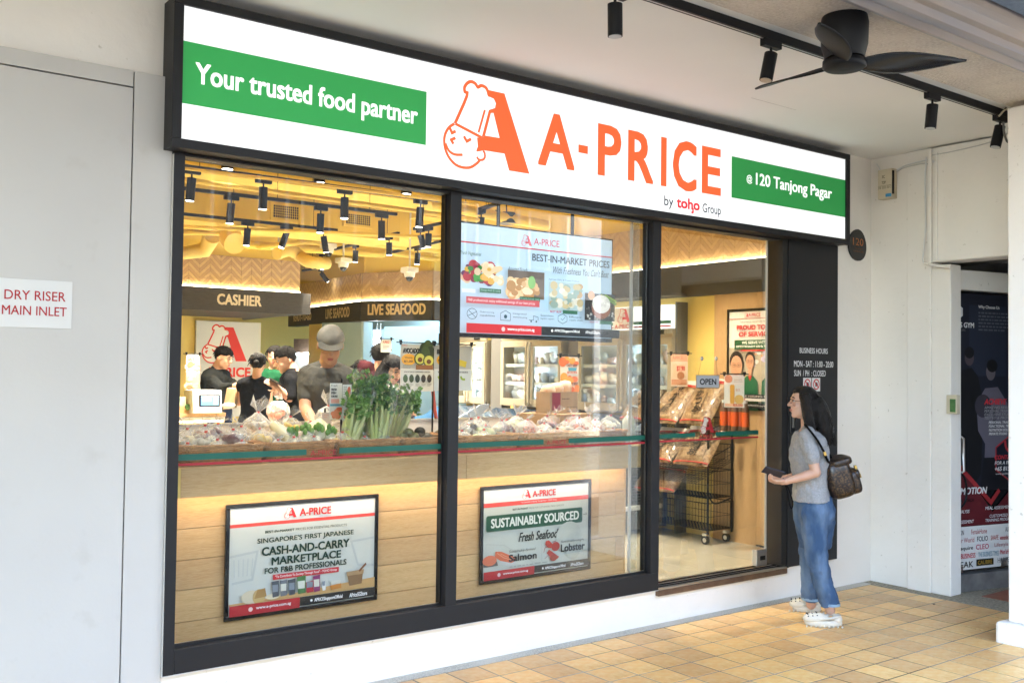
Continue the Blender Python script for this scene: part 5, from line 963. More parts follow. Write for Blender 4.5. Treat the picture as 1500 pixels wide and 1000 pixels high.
flake_bag((6.19, 1.83, 1.19), .33, .42, .75, 'upper flake bag nearest the mullion with red zip line', -.05); flake_bag((6.20, 1.46, 1.19), .33, .44, .75, 'middle flake bag of the upper tier behind the logo sticker', .05); flake_bag((6.21, 1.10, 1.20), .32, .46, .7, 'right flake bag of the upper tier beside the bottles', .12, mirror=1); flake_bag((6.36, 1.63, 1.25), .33, .42, .7, 'rear flake bag standing behind the upper tier', 0, txt=False)
flake_bag((6.06, 1.78, .86), .34, .34, .9, 'lower tier flake bag at the left end', 0); flake_bag((6.07, 1.42, .87), .36, .36, .85, 'lower tier flake bag in the middle', .05); flake_bag((6.10, 1.04, .87), .34, .38, .8, 'lower tier flake bag at the right end showing characters', .2)
flake_bag((6.10, 1.60, .60), .34, .28, .85, 'foil flake bag bulging below the lower tier by the mullion', 0, txt=False); flake_bag((6.13, 1.36, .62), .22, .24, .8, 'small shiny flake bag hanging below the lower tier', .1, txt=False)
OB = mat('orange_label', lin('#d85a1c'), .4)
for i in range(5):
    p = onX(1060+i*8, 612, 6.30+(i % 2)*.05); t = T('sauce_bottle', ('first', 'second', 'third', 'fourth', 'fifth')[i]+' orange labelled bottle from the left in the row right of the flake bags', 'bottle', (p[0], p[1], 1.17), 'orange sauce bottles on the cart'); x_, y = p[0], p[1]
    def lathe(prof, m, nm, n_=14): G().loft([[(x_+r_*math.cos(2*math.pi*j/n_), y+r_*math.sin(2*math.pi*j/n_), z) for j in range(n_)] for r_, z in prof]).build(nm, m, t)
    lathe([(.028, 1.155), (.030, 1.16), (.030, 1.33), (.02, 1.37), (.014, 1.385)], M['bronze'], 'bottle_body'); lathe([(.0308, 1.20), (.0308, 1.315)], OB, 'label'); lathe([(.016, 1.385), (.016, 1.41)], M['white'], 'cap')
def hangsign(name, lab, x0, y0p, x1, y1p, depth, fn, clip=True, pole=None, vec=None, cat='paper sign', rail=None, bg='#e8e4dc'):
    """paper sign hung on a thin stand, square to the shop front; pixel corners at a forward distance"""
    c = at((x0+x1)/2, (y0p+y1p)/2, depth); u = np.array(vec if vec is not None else (1., 0, 0)); n = np.cross(u, Z)
    def hit(px, py): r_ = ray(px, py); t = ((c-CAM)@n)/(r_@n); return CAM+r_*t
    p0 = hit(x0, y0p); p1 = hit(x1, y1p); W0 = (p1-p0)@u; H0 = p0[2]-p1[2]; t = T(name, lab, cat, (c[0], c[1], p1[2]))
    G().prism([p0, p0+u*W0, p0+u*W0-Z*H0, p0-Z*H0], -n*.0012).build('sheet', ink(bg), t); a = Art(p0, u, Z, W0, H0); fn(a); a.build('print', t)
    if clip:
        ct_ = hit((x0+x1)/2, y0p-1); G().cap(p0-u*.03+Z*.008, .004, p0+u*(W0+.03)+Z*.008, .004, 6).build('clip_rod', M['black'], t)
        for k_ in (.0, 1): e = p0+u*W0*k_+Z*.012; G().tube([e-Z*.02, e+Z*.012], [.007, .013], 6).build('clip', M['black'], t)
    if pole: q = p0+u*W0*pole; G().cap(q+Z*.02-n*.012, .007, (q[0]-n[0]*.012, q[1]-n[1]*.012, 1.14), .007, 6).build('stand_pole', M['black'], t)
    return t
def s_bottle(a): a.rect(0, .0, 1, .3, '#f0e4dc'); a.disc(.22, .12, .03, '#e8906c'); a.text('SAUCE', .50, .12, .9, .17, '#b08a68'); a.text('ORIGINAL', .5, .19, .92, .22, '#888888'); a.rrect(.30, .30, .52, .88, .01, '#e0a440'); a.disc(.75, .75, .035, '#d8b060'); a.text('$2', .58, .42, .8, .5, '#d88868'); a.rect(.05, .88, .95, .97, '#f0b898'); a.text('$2.50', .45, .885, .9, .965, '#c84828', .03)
hangsign('price_sign', 'white price sheet with a bottle picture clipped in front of the staff poster', 1061, 549, 1090, 597, 7.35, s_bottle, vec=(.35, -.94, 0))
def s_seven(a): a.rect(0, 0, 1, .22, '#e8a080'); a.text('A-PRICE', .1, .05, .7, .15, '#c03028'); a.rect(.1, .30, .9, .75, '#d8b898'); a.text('$7.90', .35, .36, .85, .54, '#c83828', .03); a.disc(.6, .66, .03, '#a86838'); a.rect(.05, .78, .95, .95, '#c88860')
hangsign('price_sign', 'small tan price sheet reading seven dollars left of the OPEN sign', 983, 519, 1007, 566, 7.6, s_seven, vec=(.35, -.94, 0), bg='#d8c0a8')
# ================================================================== WICKER BASKETS
def basket(x0, x1, lab, src=None, y0=.285, y1=.66, h=.10, zb=1.134):
    t = T('wicker_basket', lab, 'basket', ((x0+x1)/2, (y0+y1)/2, zb), 'wicker baskets along the counter'); W0 = x1-x0; D0 = y1-y0; cx, cy = (x0+x1)/2, (y0+y1)/2
    def path(k, fl, zz, amp, ph, n_=110):
        o = []
        for i in range(n_+1):
            s_ = i/n_; q = 2*math.pi*s_; ex = .16; c_, s2 = math.cos(q), math.sin(q); wx = (W0/2-.012)*(1+fl); wy = (D0/2-.012)*(1+fl)
            x = np.sign(c_)*abs(c_)**ex*wx; y = np.sign(s2)*abs(s2)**ex*wy; a = amp*math.sin(i*math.pi/2+ph); L_ = math.hypot(x, y); o.append((cx+x+a*x/L_, cy+y+a*y/L_, zz))
        return o
    g = G(); nr = 8
    for k in range(nr): z = zb+.008+k*(h-.02)/(nr-1); g.tube(path(k, .0+.05*k/nr-.04, z, .0035, (k % 2)*math.pi), .0052, 5)
    g.build('weave', M['wicker'], t); g = G()
    for q in (0, math.pi): g.tube([(p[0], p[1], p[2]+.004*math.sin(i*.9+q)) for i, p in enumerate(path(0, .02, zb+h, .004, q, 150))], .0068, 5)
    g.build('rim', M['wicker'], t); box('base', M['wicker'], (x0+.02, x1-.02, y0+.02, y1-.02, zb, zb+.006), t); return t
BX = [(1.655, 2.105), (2.112, 2.512), (2.52, 2.92), (2.928, 3.30), (3.308, 3.770), (3.778, 4.24), (4.248, 4.70)]
BN = ['first', 'second', 'third', 'fourth', 'fifth', 'sixth', 'seventh']
for i, (a_, b_) in enumerate(BX): basket(a_, b_, BN[i]+' wicker basket from the left behind the window, '+('bagged onions and garlic', 'purple onions and yellow packs', 'daikon radish and corn packs', 'tall leafy celery bunches', 'clear bags of cabbage', 'green leaves and carrots', 'red and white shallots')[i], h=.095)
for i, (a_, b_) in enumerate([(1.66, 2.5), (2.52, 3.35), (3.37, 4.2)]): 
    t = tag(box('back_tray', M['card'], (a_, b_, .67, 1.01, 1.134, 1.20), bevel=.004), ('left', 'middle', 'right')[i]+' low tray standing behind the wicker baskets', 'tray')
# ================================================================== BAGGED PRODUCE
def lumps(g, c, R0, n, r, rr, m=0, sq=.75):
    for i in range(n):
        p = np.array([rr.gauss(0, .42), rr.gauss(0, .42), rr.gauss(0, .38)]); l = np.linalg.norm(p); 
        if l > .85: p *= .85/l
        q = np.array(c)+p*(np.array(R0)-r*.55); s_ = r*rr.uniform(.75, 1.2); g.ell(q, (s_, s_, s_*rr.uniform(sq, 1)), 10, m)
KIND = {'onion': ('purple onions', (.15, .045, .07), .030, 9), 'garlic': ('white garlic', (.62, .58, .50), .022, 12), 'potato': ('pale potatoes', (.45, .32, .17), .030, 9), 'corn': ('yellow corn', (.72, .50, .06), .026, 10), 'cabbage': ('pale cabbage', (.55, .62, .38), .048, 4), 'carrot': ('red carrots', (.55, .10, .03), .024, 10), 'shallot': ('reddish shallots', (.42, .13, .10), .020, 14), 'greens': ('green leaves', (.10, .26, .04), .028, 9), 'dark': ('dark mushrooms', (.07, .05, .04), .026, 10), 'noodle': ('pale bean sprouts', (.66, .64, .55), .024, 10)}
for k_, v_ in KIND.items(): M['p_'+k_] = mat(k_+'_skin', v_[1], .45, var=(25, tuple(c*.65 for c in v_[1])))
def bag(c, s, kind, lab, seed, tall=1.0, neck=(0, 0), flare=.055, milky=False):
    rr = random.Random(seed); c = np.array(c, float); t = T('produce_bag', lab, 'produce bag', (c[0], c[1], c[2]), 'bagged produce behind the window'); R0 = np.array((s, s*.85, s*.62*tall)); ctr = c+Z*R0[2]
    g = G(); kk = KIND[kind]; lumps(g, ctr-Z*R0[2]*.1, R0*.95, kk[3], kk[2], rr); g.build('contents', M['p_'+kind], t)
    sx_ = rr.uniform(0, 40); nk = np.array((neck[0], neck[1], 0))
    def fn(l):
        q = 1+.22*mnoise.noise(Vector((l[0]*2.1+sx_, l[1]*2.1, l[2]*2.1)))+.07*mnoise.noise(Vector((l[0]*7+sx_, l[1]*7, l[2]*7)))
        z = l[2]; k2 = 1-.55*max(0, z)**2; return np.array((l[0]*k2, l[1]*k2, z if z < .3 else z+.25*(z-.3)))*q
    g = G(); g.ell(ctr, R0*1.12, 20, 0, fn); 
    top = ctr+Z*R0[2]*1.32+nk*.3; tip = top+nk+Z*flare; rings = []; n_ = 14
    for r_, pp in ((.35*s, top-Z*.03*tall), (.012, top), (.010, top+Z*.010), (flare*.45, top*.45+tip*.55), (flare*.85, tip)):
        rings.append([np.array(pp)+np.array((r_*math.cos(2*math.pi*j/n_)*(1+.3*math.sin(5*j)), r_*.55*math.sin(2*math.pi*j/n_), .35*r_*math.sin(3*2*math.pi*j/n_)+(.2*r_*rr.uniform(-1, 1)))) for j in range(n_)])
    f_ = [(i*n_+j, i*n_+(j+1) % n_, (i+1)*n_+(j+1) % n_, (i+1)*n_+j) for i in range(4) for j in range(n_)]; g.add([p for r_ in rings for p in r_], f_, 0, True)
    g.build('clear_film', M['pbag2'] if milky else M['pbag'], t); G().tube([top-Z*.004, top+Z*.006], .008, 8).build('red_tie', M['redtape'], t); return t
rr = random.Random(12); sd_ = 0
PLAN = [(0, ['potato', 'garlic', 'onion', 'garlic', 'noodle', 'onion']), (1, ['onion', 'dark', 'garlic', 'corn', 'noodle', 'onion']), (2, ['corn', 'noodle', 'garlic', 'corn']), (4, ['noodle', 'cabbage', 'garlic', 'dark', 'noodle', 'cabbage']), (5, ['greens', 'cabbage', 'carrot', 'onion', 'carrot', 'garlic']), (6, ['shallot', 'carrot', 'shallot', 'garlic', 'carrot', 'shallot'])]
POSN = ['front left', 'front centre', 'front right', 'back left', 'back centre', 'back right']
for bi, kinds in PLAN:
    a_, b_ = BX[bi]
    for k, kd_ in enumerate(kinds):
        col = k % 3; row = k//3; x = a_+.08+(b_-a_-.16)*(col/2)+rr.uniform(-.015, .015); y = .39+row*.16+rr.uniform(-.01, .01); z = 1.145+row*.045; sd_ += 1
        bag((x, y, z), rr.uniform(.070, .085), kd_, 'clear bag of '+KIND[kd_][0]+', '+POSN[k]+' of the '+BN[bi]+' wicker basket', sd_, tall=rr.uniform(.8, 1.05), neck=(rr.uniform(-.03, .03), rr.uniform(-.03, .0)), flare=rr.uniform(.022, .040), milky=rr.random() < .35)
TOP = [(377, 610, .95, 'garlic', .07), (318, 622, .75, 'onion', 0.04), (300, 640, .6, 'onion', .03), (480, 598, .95, 'noodle', .08), (425, 616, .80, 'corn', .05), (455, 625, .7, 'noodle', .05), (541, 640, .8, 'garlic', .03), (700, 620, .8, 'noodle', .08), (690, 640, .55, 'dark', .04), (757, 622, .7, 'cabbage', .06), (800, 640, .62, 'onion', .03), (812, 632, .75, 'carrot', .05), (862, 620, .7, 'shallot', .07), (893, 628, .62, 'noodle', .07), (840, 640, .62, 'shallot', .04), (735, 640, .55, 'noodle', .05), (355, 630, .62, 'garlic', .05), (275, 640, .55, 'noodle', .05)]
for i, (px, py, y, kd_, fl2) in enumerate(TOP):
    p = onY(px, py, y); bag((p[0], p[1], max(1.2, p[2]-.10)), rr.uniform(.065, .08), kd_, 'open clear bag of '+KIND[kd_][0]+' standing on the pile, '+('first', 'second', 'third', 'fourth', 'fifth', 'sixth', 'seventh', 'eighth', 'ninth', 'tenth', 'eleventh', 'twelfth', 'thirteenth', 'fourteenth', 'fifteenth', 'sixteenth', 'seventeenth', 'eighteenth')[sorted(range(len(TOP)), key=lambda q: TOP[q][0]).index(i)]+' from left', 100+i, tall=1.1, neck=(rr.uniform(-.03, .03), -.02), flare=fl2+.005, milky=(i % 3 == 0))
# daikon, avocados
for i, (px, py) in enumerate(((447, 643), (467, 641), (485, 645), (430, 648))):
    p = onY(px, py, .40); t = T('daikon_radish', ('second', 'third', 'fourth', 'first')[i]+' white daikon radish from the left lying in the third basket', 'radish', (p[0], p[1], p[2]-.04), 'daikon radishes')
    d = np.array((.55-.2*i, .7, .25)); d /= np.linalg.norm(d); G().tube([np.array(p)-d*.0, np.array(p)+d*.03, np.array(p)+d*.16, np.array(p)+d*.24], [.014, .034, .036, .026], 14).ell(p, (.018, .018, .018), 10).build('root', M['radish'], t)
    g = G(); e = np.array(p)+Z*.03+d*.02
    for k in range(9): g.ell(e+np.array((rr.uniform(-.03, .03), rr.uniform(-.02, .02), rr.uniform(0, .04))), (.014, .01, .018), 8)
    g.build('green_top', M['leaf'], t)
for i, (px, py) in enumerate(((598, 634), (615, 632), (606, 640), (625, 640), (590, 641))):
    p = onY(px, py, .50+.05*(i % 2)); tag(G().ell((p[0], p[1], p[2]), (.036, .032, .030), 14).build('avocado', mat('avocado_skin', (.035, .03, .018) if i % 2 else (.09, .12, .03), .5, bump=(80, .5))), ('dark ripe avocado farthest left of the pair on top', 'dark ripe avocado under the poster', 'green avocado in front of the dark ones', 'dark avocado at the right end by the mullion', 'green avocado beside the celery bag')[i], 'avocado')
def bunch(px, py, d, h_, w_, lean, lab, n_, seed, dark):
    rr = random.Random(seed); base = at(px, py, d); base[2] = max(base[2], 1.15); t = T('celery_bunch', lab, 'leafy bunch', base, 'tall leafy bunches in clear bags'); g = G(); gl = G(); ax = RT*lean+Z; ax /= np.linalg.norm(ax)
    for i in range(n_):
        o = RT*rr.uniform(-w_, w_)*.42+FW*rr.uniform(-.06, .06)*np.array((1, 1, 0)); e = base+o*1.7+ax*h_*rr.uniform(.66, .86); m_ = (base+o+e)/2+RT*rr.uniform(-.015, .015); g.tube(smoothline([base+o*.8, m_, e], 3), [.017, .016, .014, .012, .010, .008, .006][:7], 6)
        for k in range(12):
            q = e+np.array((rr.gauss(0, .022), rr.gauss(0, .020), rr.uniform(-.07, .08)*h_/.4)); 
            for z_ in range(3): 
                u = np.array([rr.gauss(0, 1) for _ in range(3)]); u /= np.linalg.norm(u); v = np.cross(u, [rr.gauss(0, 1) for _ in range(3)]); v /= np.linalg.norm(v)+1e-9; s_ = rr.uniform(.010, .022); gl.add([q-u*s_, q+v*s_*.7, q+u*s_, q-v*s_*.7], [(0, 1, 2, 3)], rr.random() < .4)
    g.build('stalks', M['stalk'], t); gl.build('leaves', [M['leafdark'] if dark else M['leaf'], M['leaf']], t)
    rings = []; sx_ = seed*3.1
    for k in range(12):
        f_ = k/11; r_ = (.035+(w_*.62-.02)*min(1, f_*1.4))*(1+.05*math.sin(k*2)); c = base+ax*h_*f_*1.04; rings.append([c+RT*math.cos(2*math.pi*j/18)*r_*(1+.16*mnoise.noise(Vector((j*.8+sx_, k*.5, 0))))+np.array((FW[0], FW[1], 0))*math.sin(2*math.pi*j/18)*r_*.6*(1+.2*mnoise.noise(Vector((j*.9, k*.5+sx_, 3))))+Z*(.02*math.sin(j*1.7+seed) if k == 11 else 0) for j in range(18)])
    n2 = 18; g = G(); g.add([p for r_ in rings for p in r_], [(i*n2+j, i*n2+(j+1) % n2, (i+1)*n2+(j+1) % n2, (i+1)*n2+j) for i in range(11) for j in range(n2)], 0, True); g.build('clear_film', M['pbag'], t)
bunch(528, 646, 5.75, .40, .155, .16, 'tall bagged celery bunch at the left of the leafy group', 30, 1, True); bunch(556, 648, 5.70, .33, .10, .10, 'short dark leaved bunch between the two tall ones', 17, 2, True); bunch(577, 646, 5.95, .33, .085, .28, 'leaning bagged celery bunch right of the others', 17, 3, False); bunch(512, 649, 5.6, .28, .09, .25, 'low pale stalks at the foot of the left celery bunch', 14, 4, False)
# papers on stands over the produce
def s_avo(a):
    a.rect(0, 0, 1, .52, '#b8b8b0'); a.text('A-PRICE', .04, .02, .2, .05, '#c03038'); a.text('AVOCADOS', .06, .09, .60, .20, '#16180f', .05, .1); a.disc(.24, .33, .055, '#e8a828', .038); a.text('Weekly', .12, .27, .36, .32, '#2c2008', .01); a.text('$1.30', .10, .345, .36, .395, '#2c2008', .03)
    for c in ((.70, .12, .05, '#2c3a1c'), (.82, .10, .06, '#364a22'), (.90, .2, .05, '#22301a'), (.75, .2, .05, '#3c5228')): a.disc(c[0], c[1], c[2]*.7, c[3], c[2])
    for cx_, cy_ in ((.58, .31), (.85, .35)): a.disc(cx_, cy_, .045, '#3a4a20', .042); a.disc(cx_, cy_, .036, '#c8c860', .034); a.disc(cx_, cy_+.02, .018, '#5c3418', .016)
    a.rect(.45, .44, .98, .54, '#8a5c34'); a.lines(.06, .44, .42, .53, 4, '#7a7a74', 7); a.rect(0, .545, 1, 1, '#d0d4d0'); a.text('AVOCADO RIPENESS INDEX', .10, .575, .90, .605, '#20241c', .03)
    for k in range(5): a.disc(.14+k*.18, .73, .018, ('#3c5a34', '#2c4428', '#26331f', '#2c2620', '#241c1a')[k], .026); a.lines(.08+k*.18, .84, .21+k*.18, .90, 3, '#8a8e88', k); a.text(('HARD', 'BREAKING', 'FIRM', 'SOFT', 'RIPE')[k], .09+k*.18, .635, .2+k*.18, .65, '#444444')
    a.text('@APriceSGStore', .1, .95, .34, .97, '#333333')
hangsign('stand_poster', 'AVOCADOS ripeness poster clipped to a black stand behind the celery', 587, 503, 634, 573, 6.5, s_avo, pole=1.03)
def s_ban(a): a.rect(0, 0, 1, .52, '#b8b8b0'); a.text('BANANAS', .06, .09, .60, .20, '#16180f', .05, .1); a.disc(.24, .33, .055, '#e8a828', .038); a.text('$2.50', .10, .31, .36, .37, '#2c2008', .03); a.stroke([(.5, .2), (.6, .35), (.85, .42)], .04, '#d8c038', 3); a.rect(0, .545, 1, 1, '#d0d4d0'); a.text('BANANA RIPENESS', .10, .575, .90, .605, '#20241c', .03); [a.stroke([(.1+k*.2, .68), (.14+k*.2, .74), (.22+k*.2, .75)], .014, '#90a838', 3) for k in range(4)]
hangsign('stand_poster', 'BANANAS poster on the same stand, cut by the mullion', 636.5, 505, 690, 572, 6.5, s_ban)
def s_meat(a): a.text('Fresh', .1, .04, .6, .09, '#333333'); a.text('FRESH', .1, .14, .55, .21, '#303030', .05); a.text('FISH', .1, .23, .5, .30, '#303030', .05); a.text('KOROKKE', .1, .33, .62, .39, '#4a4440', .04); a.rect(.08, .43, .75, .55, '#e8a898'); a.rect(.0, .57, 1, .63, '#6aa0b0'); a.blobs(.2, .68, .8, .92, 12, ['#e07850', '#d86840', '#e89068'], .012, .022, 3)
def s_meat2(a): a.lines(.1, .05, .5, .3, 5, '#6a6058', 3); a.disc(.72, .2, .012, '#c86040', .03); a.lines(.1, .35, .6, .6, 6, '#a89888', 5); a.blobs(.3, .7, .8, .95, 6, ['#e8a080', '#d8b8a0'], .008, .015, 3)
hangsign('price_sheet', 'narrow food price sheet in front of the man, left of the pair', 483.5, 561, 500.5, 614, 5.6, lambda a: s_meat(a), clip=False, pole=1.05); hangsign('price_sheet', 'right hand price sheet of the pair beside the celery', 502, 563, 514, 616, 5.6, lambda a: s_meat2(a), clip=False)
def s_tri(a): a.lines(.1, .1, .9, .9, 8, '#8a8a84', 9)
hangsign('price_sheet', 'blank pale card standing between the radishes and the man', 471.5, 604, 484, 634, 5.9, lambda a: a.lines(.2, .1, .8, .3, 2, '#d8b0a8', 2), clip=False, pole=.45, bg='#d8d0d0')
def s_cash(a): a.rect(0, .02, 1, .45, '#d8b8a8'); a.rect(0, .52, 1, .98, '#d8a080'); a.text('SALE', .1, .08, .6, .18, '#b84838', .03); a.blobs(.1, .22, .9, .42, 10, ['#c07058', '#8a9aa0', '#e0c8b0'], .02, .035, 4); a.text('FRESH', .1, .56, .7, .66, '#f0e8d8', .03); a.blobs(.1, .7, .9, .95, 8, ['#e8b090', '#c86848'], .02, .035, 5)
hangsign('price_sheet', 'two part sale sheet hanging left of the cashier', 273, 519, 291.5, 570, 10.2, s_cash)
def s_beef(a): a.rect(0, 0, 1, .48, '#e8d8c8'); a.rect(0, .52, 1, 1, '#e8c8a8'); a.blobs(.1, .05, .9, .2, 8, ['#e8a040', '#e07038'], .02, .04, 4); a.text('TASTY BEEF', .30, .2, .92, .27, '#8a4030', .03); a.poly([(.4, .3), (.9, .3), (.85, .38), (.45, .38)], '#4a98b0'); a.text('$14.95', .35, .40, .9, .46, '#d85838', .03); a.blobs(.1, .55, .9, .68, 8, ['#e8a040', '#e07038'], .02, .04, 6); a.text('TASTY BEEF', .35, .7, .95, .77, '#8a4030', .02); a.blobs(.3, .82, .9, .95, 8, ['#e88848', '#d86838'], .02, .03, 7)
hangsign('sale_sheet', 'orange and white sale sheet clipped above the cardboard carton', 821, 522, 847, 576, 7.3, s_beef)
def s_small(a): a.text('A-PRICE', .2, .1, .8, .3, '#c03038', .02); a.lines(.2, .45, .8, .8, 3, '#556677', 3)
hangsign('price_sheet', 'small white sheet hanging in the seafood room behind the black haired man', 558, 497, 573, 516, 9.5, s_small)
# cardboard cartons
cb = T('open_carton', 'open cardboard carton with a red panel holding orange snack packs', 'carton', at(815, 600, 7.4))
A0 = at(785, 600, 7.0); B0 = at(806, 606, 6.9); C0 = at(846, 603, 7.15); 
def wallp(a, b, z0, z1, m, nm, par, th=.006): a = np.array((a[0], a[1], 0.)); b = np.array((b[0], b[1], 0.)); u = (b-a)/np.linalg.norm(b-a); n = np.cross(u, Z); return G().prism([a+Z*z0, b+Z*z0, b+Z*z1, a+Z*z1], -n*th).build(nm, m, par)
z0_ = at(826, 605, 7.0)[2]; z1_ = at(826, 574, 7.0)[2]; D0_ = A0+(C0-B0); wallp(A0, B0, z0_, z1_, M['card'], 'left_side', cb); wallp(B0, C0, z0_, z1_, M['card'], 'front_side', cb); wallp(D0_, A0, z0_, z1_, M['card'], 'rear_side', cb)
u = (C0-B0); u[2] = 0; W0 = np.linalg.norm(u); u /= W0; a = Art((B0[0], B0[1], z1_), u, Z, W0, z1_-z0_); a.rect(.06, .03, .36, .85, '#8a2430'); a.text('KEWPIE', .42, .3, .75, .42, '#6a5038', .02) if False else a.lines(.42, .3, .85, .42, 1, '#6a5038', 2); a.stroke([(.6, .72), (.95, .72), (.95, .92), (.6, .92), (.6, .72)], .003, '#4a3a28'); a.build('print', cb)
SN = mat('snack_pack', (.62, .42, .22), .35, var=(14, (.60, .22, .05)), var2=(9, (.75, .70, .6)))
for i in range(3): p = at(800+i*12, 585-i*3, 7.08+.03*i); G().ell(p, [RT*.06, FW*.03, Z*.11+RT*.02], 12, 0, lambda l: np.sign(l)*np.abs(l)**.65).build('snack_pack', SN, cb)
tc_ = T('carton_table', 'plain carton stack carrying the open carton', 'carton', (A0[0], A0[1], FZ)); cen = (A0+C0)/2; G().obox((cen[0]+.02, cen[1]+.05, (FZ+z0_)/2-.002), (u, np.cross(Z, u), Z), (W0*.6, .2, (z0_-FZ)/2-.002)).build('carton_body', M['card'], tc_, bevel=.003)
p = at(822, 640, 6.6); sbx = T('wooden_crate', 'pale wooden crate with a blue picture behind the bagged carrots', 'crate', (p[0], p[1], 1.1)); vwall(810, 852, 6.7, 6.8, 1.12, 1.245, M['cream'], 'front_board', sbx); vwall(812, 825, 6.69, 6.69, 1.15, 1.235, M['chestside'], 'picture', sbx, .002)
# sanitiser bottle
p = onY(921, 640, .55); sb_ = T('sanitiser_bottle', 'white pump sanitiser bottle at the right end of the counter', 'bottle', (p[0], p[1], 1.134))
def lathe2(prof, m, nm, par, cx, cy, n_=18): return G().loft([[(cx+r_*math.cos(2*math.pi*j/n_), cy+r_*math.sin(2*math.pi*j/n_), z) for j in range(n_)] for r_, z in prof]).build(nm, m, par)
lathe2([(.044, 1.134), (.048, 1.14), (.048, 1.28), (.03, 1.31), (.014, 1.325)], film('sanitiser_plastic', (.75, .8, .72), .45), 'bottle_body', sb_, p[0], p[1]); lathe2([(.016, 1.325), (.016, 1.345), (.006, 1.348), (.006, 1.385)], M['white'], 'pump', sb_, p[0], p[1]); G().tube([(p[0]-.01, p[1], 1.388), (p[0]+.03, p[1]-.02, 1.388), (p[0]+.055, p[1]-.035, 1.378)], .0065, 8).build('spout', M['white'], sb_)
# cashier counter, register, etc.
cc = T('cashier_counter', 'oak topped cashier counter with a lit front edge', 'counter', at(300, 640, 10.4)); 
def slab(px0, px1, d, depth_, z0, z1, m, nm, par): a = at(px0, 600, d); b = at(px1, 600, d); yy = a[1]; return G().box(a[0], onY(px1, 600, yy)[0], yy, yy+depth_, z0, z1).build(nm, m, par, bevel=.003)
ztop = at(290, 606, 10.3)[2]; slab(245, 331, 10.3, .5, ztop-.04, ztop, M['oakv'], 'top', cc); slab(245, 330, 10.33, .44, ztop-.085, ztop-.045, M['white'], 'fascia', cc); slab(245, 329, 10.45, .4, FZ, ztop-.10, M['oakv'], 'front_panel', cc); slab(245, 328, 10.40, .02, ztop-.099, ztop-.088, M['led'], 'light_strip', cc)
rg = T('cash_register', 'white cash register with a blue lit touch screen on the cashier counter', 'cash register', at(302, 606, 10.4)); pa = at(285, 606, 10.35); yb_ = pa[1]+.02
xa, xb = onY(283, 590, yb_)[0], onY(326, 590, yb_)[0]; zt_ = onY(300, 571, yb_)[2]; g = G(); g.prism([(xa, yb_, ztop), (xa, yb_+.03, zt_), (xa, yb_+.28, zt_), (xa, yb_+.32, ztop)], (xb-xa, 0, 0)); g.build('housing', M['white'], rg, bevel=.012)
sa, sb2 = onY(292, 578, yb_+.012), onY(322, 595, yb_+.012); G().box(sa[0], sb2[0], yb_+.004, yb_+.024, sb2[2], sa[2]).build('screen_bezel', M['blackgloss'], rg, bevel=.003)
a = Art((sa[0]+.015, yb_+.0035, sa[2]-.012), X, Z, sb2[0]-sa[0]-.03, sa[2]-sb2[2]-.024); a.rect(0, 0, 1, 1, I('#5a8ad0')); a.rect(.0, 0, 1, .15, I('#8ab0e0')); a.rect(.05, .25, .6, .6, I('#88a8d8')); a.rect(.7, .2, .95, .9, I('#a8c8ec')); a.build('touch_screen', rg)
kb_ = T('kraft_display', 'tan kraft paper bag leaning beside the cash register', 'paper bag', at(335, 600, 9.9)); G().prism([at(326, 600, 9.9), at(342, 598, 9.8), at(345, 569, 9.95), at(332, 568, 10.0)], FW*.12).build('bag_body', M['card'], kb_, bevel=.006)
G().ell(at(335, 594, 9.7), (.07, .05, .03), 12).build('white_bundle', M['whitecloth'], kb_)
bx_ = T('leaflet_box', 'small wooden leaflet box with a green card at the left end of the cashier counter', 'box', at(268, 604, 10.3)); slab(258, 277, 10.38, .12, ztop, ztop+.07, M['oakv'], 'tray', bx_); slab(262, 272, 10.42, .02, ztop+.071, ztop+.17, ink('#b8c4a0'), 'card', bx_); q = at(275, 596, 10.45); G().ell(q, (.03, .03, .035), 10).build('plant', M['leafdark'], bx_)
fc_ = T('island_case', 'low white display case between the baskets and the cashier', 'display case', at(420, 640, 7.8)); 
yy_ = 2.9; G().box(2.2, 4.4, yy_, yy_+.7, FZ, .98).build('case_body', M['white'], fc_, bevel=.01); G().box(2.18, 4.42, yy_-.02, yy_+.72, .982, 1.03).build('case_rim', M['steel'], fc_, bevel=.006)
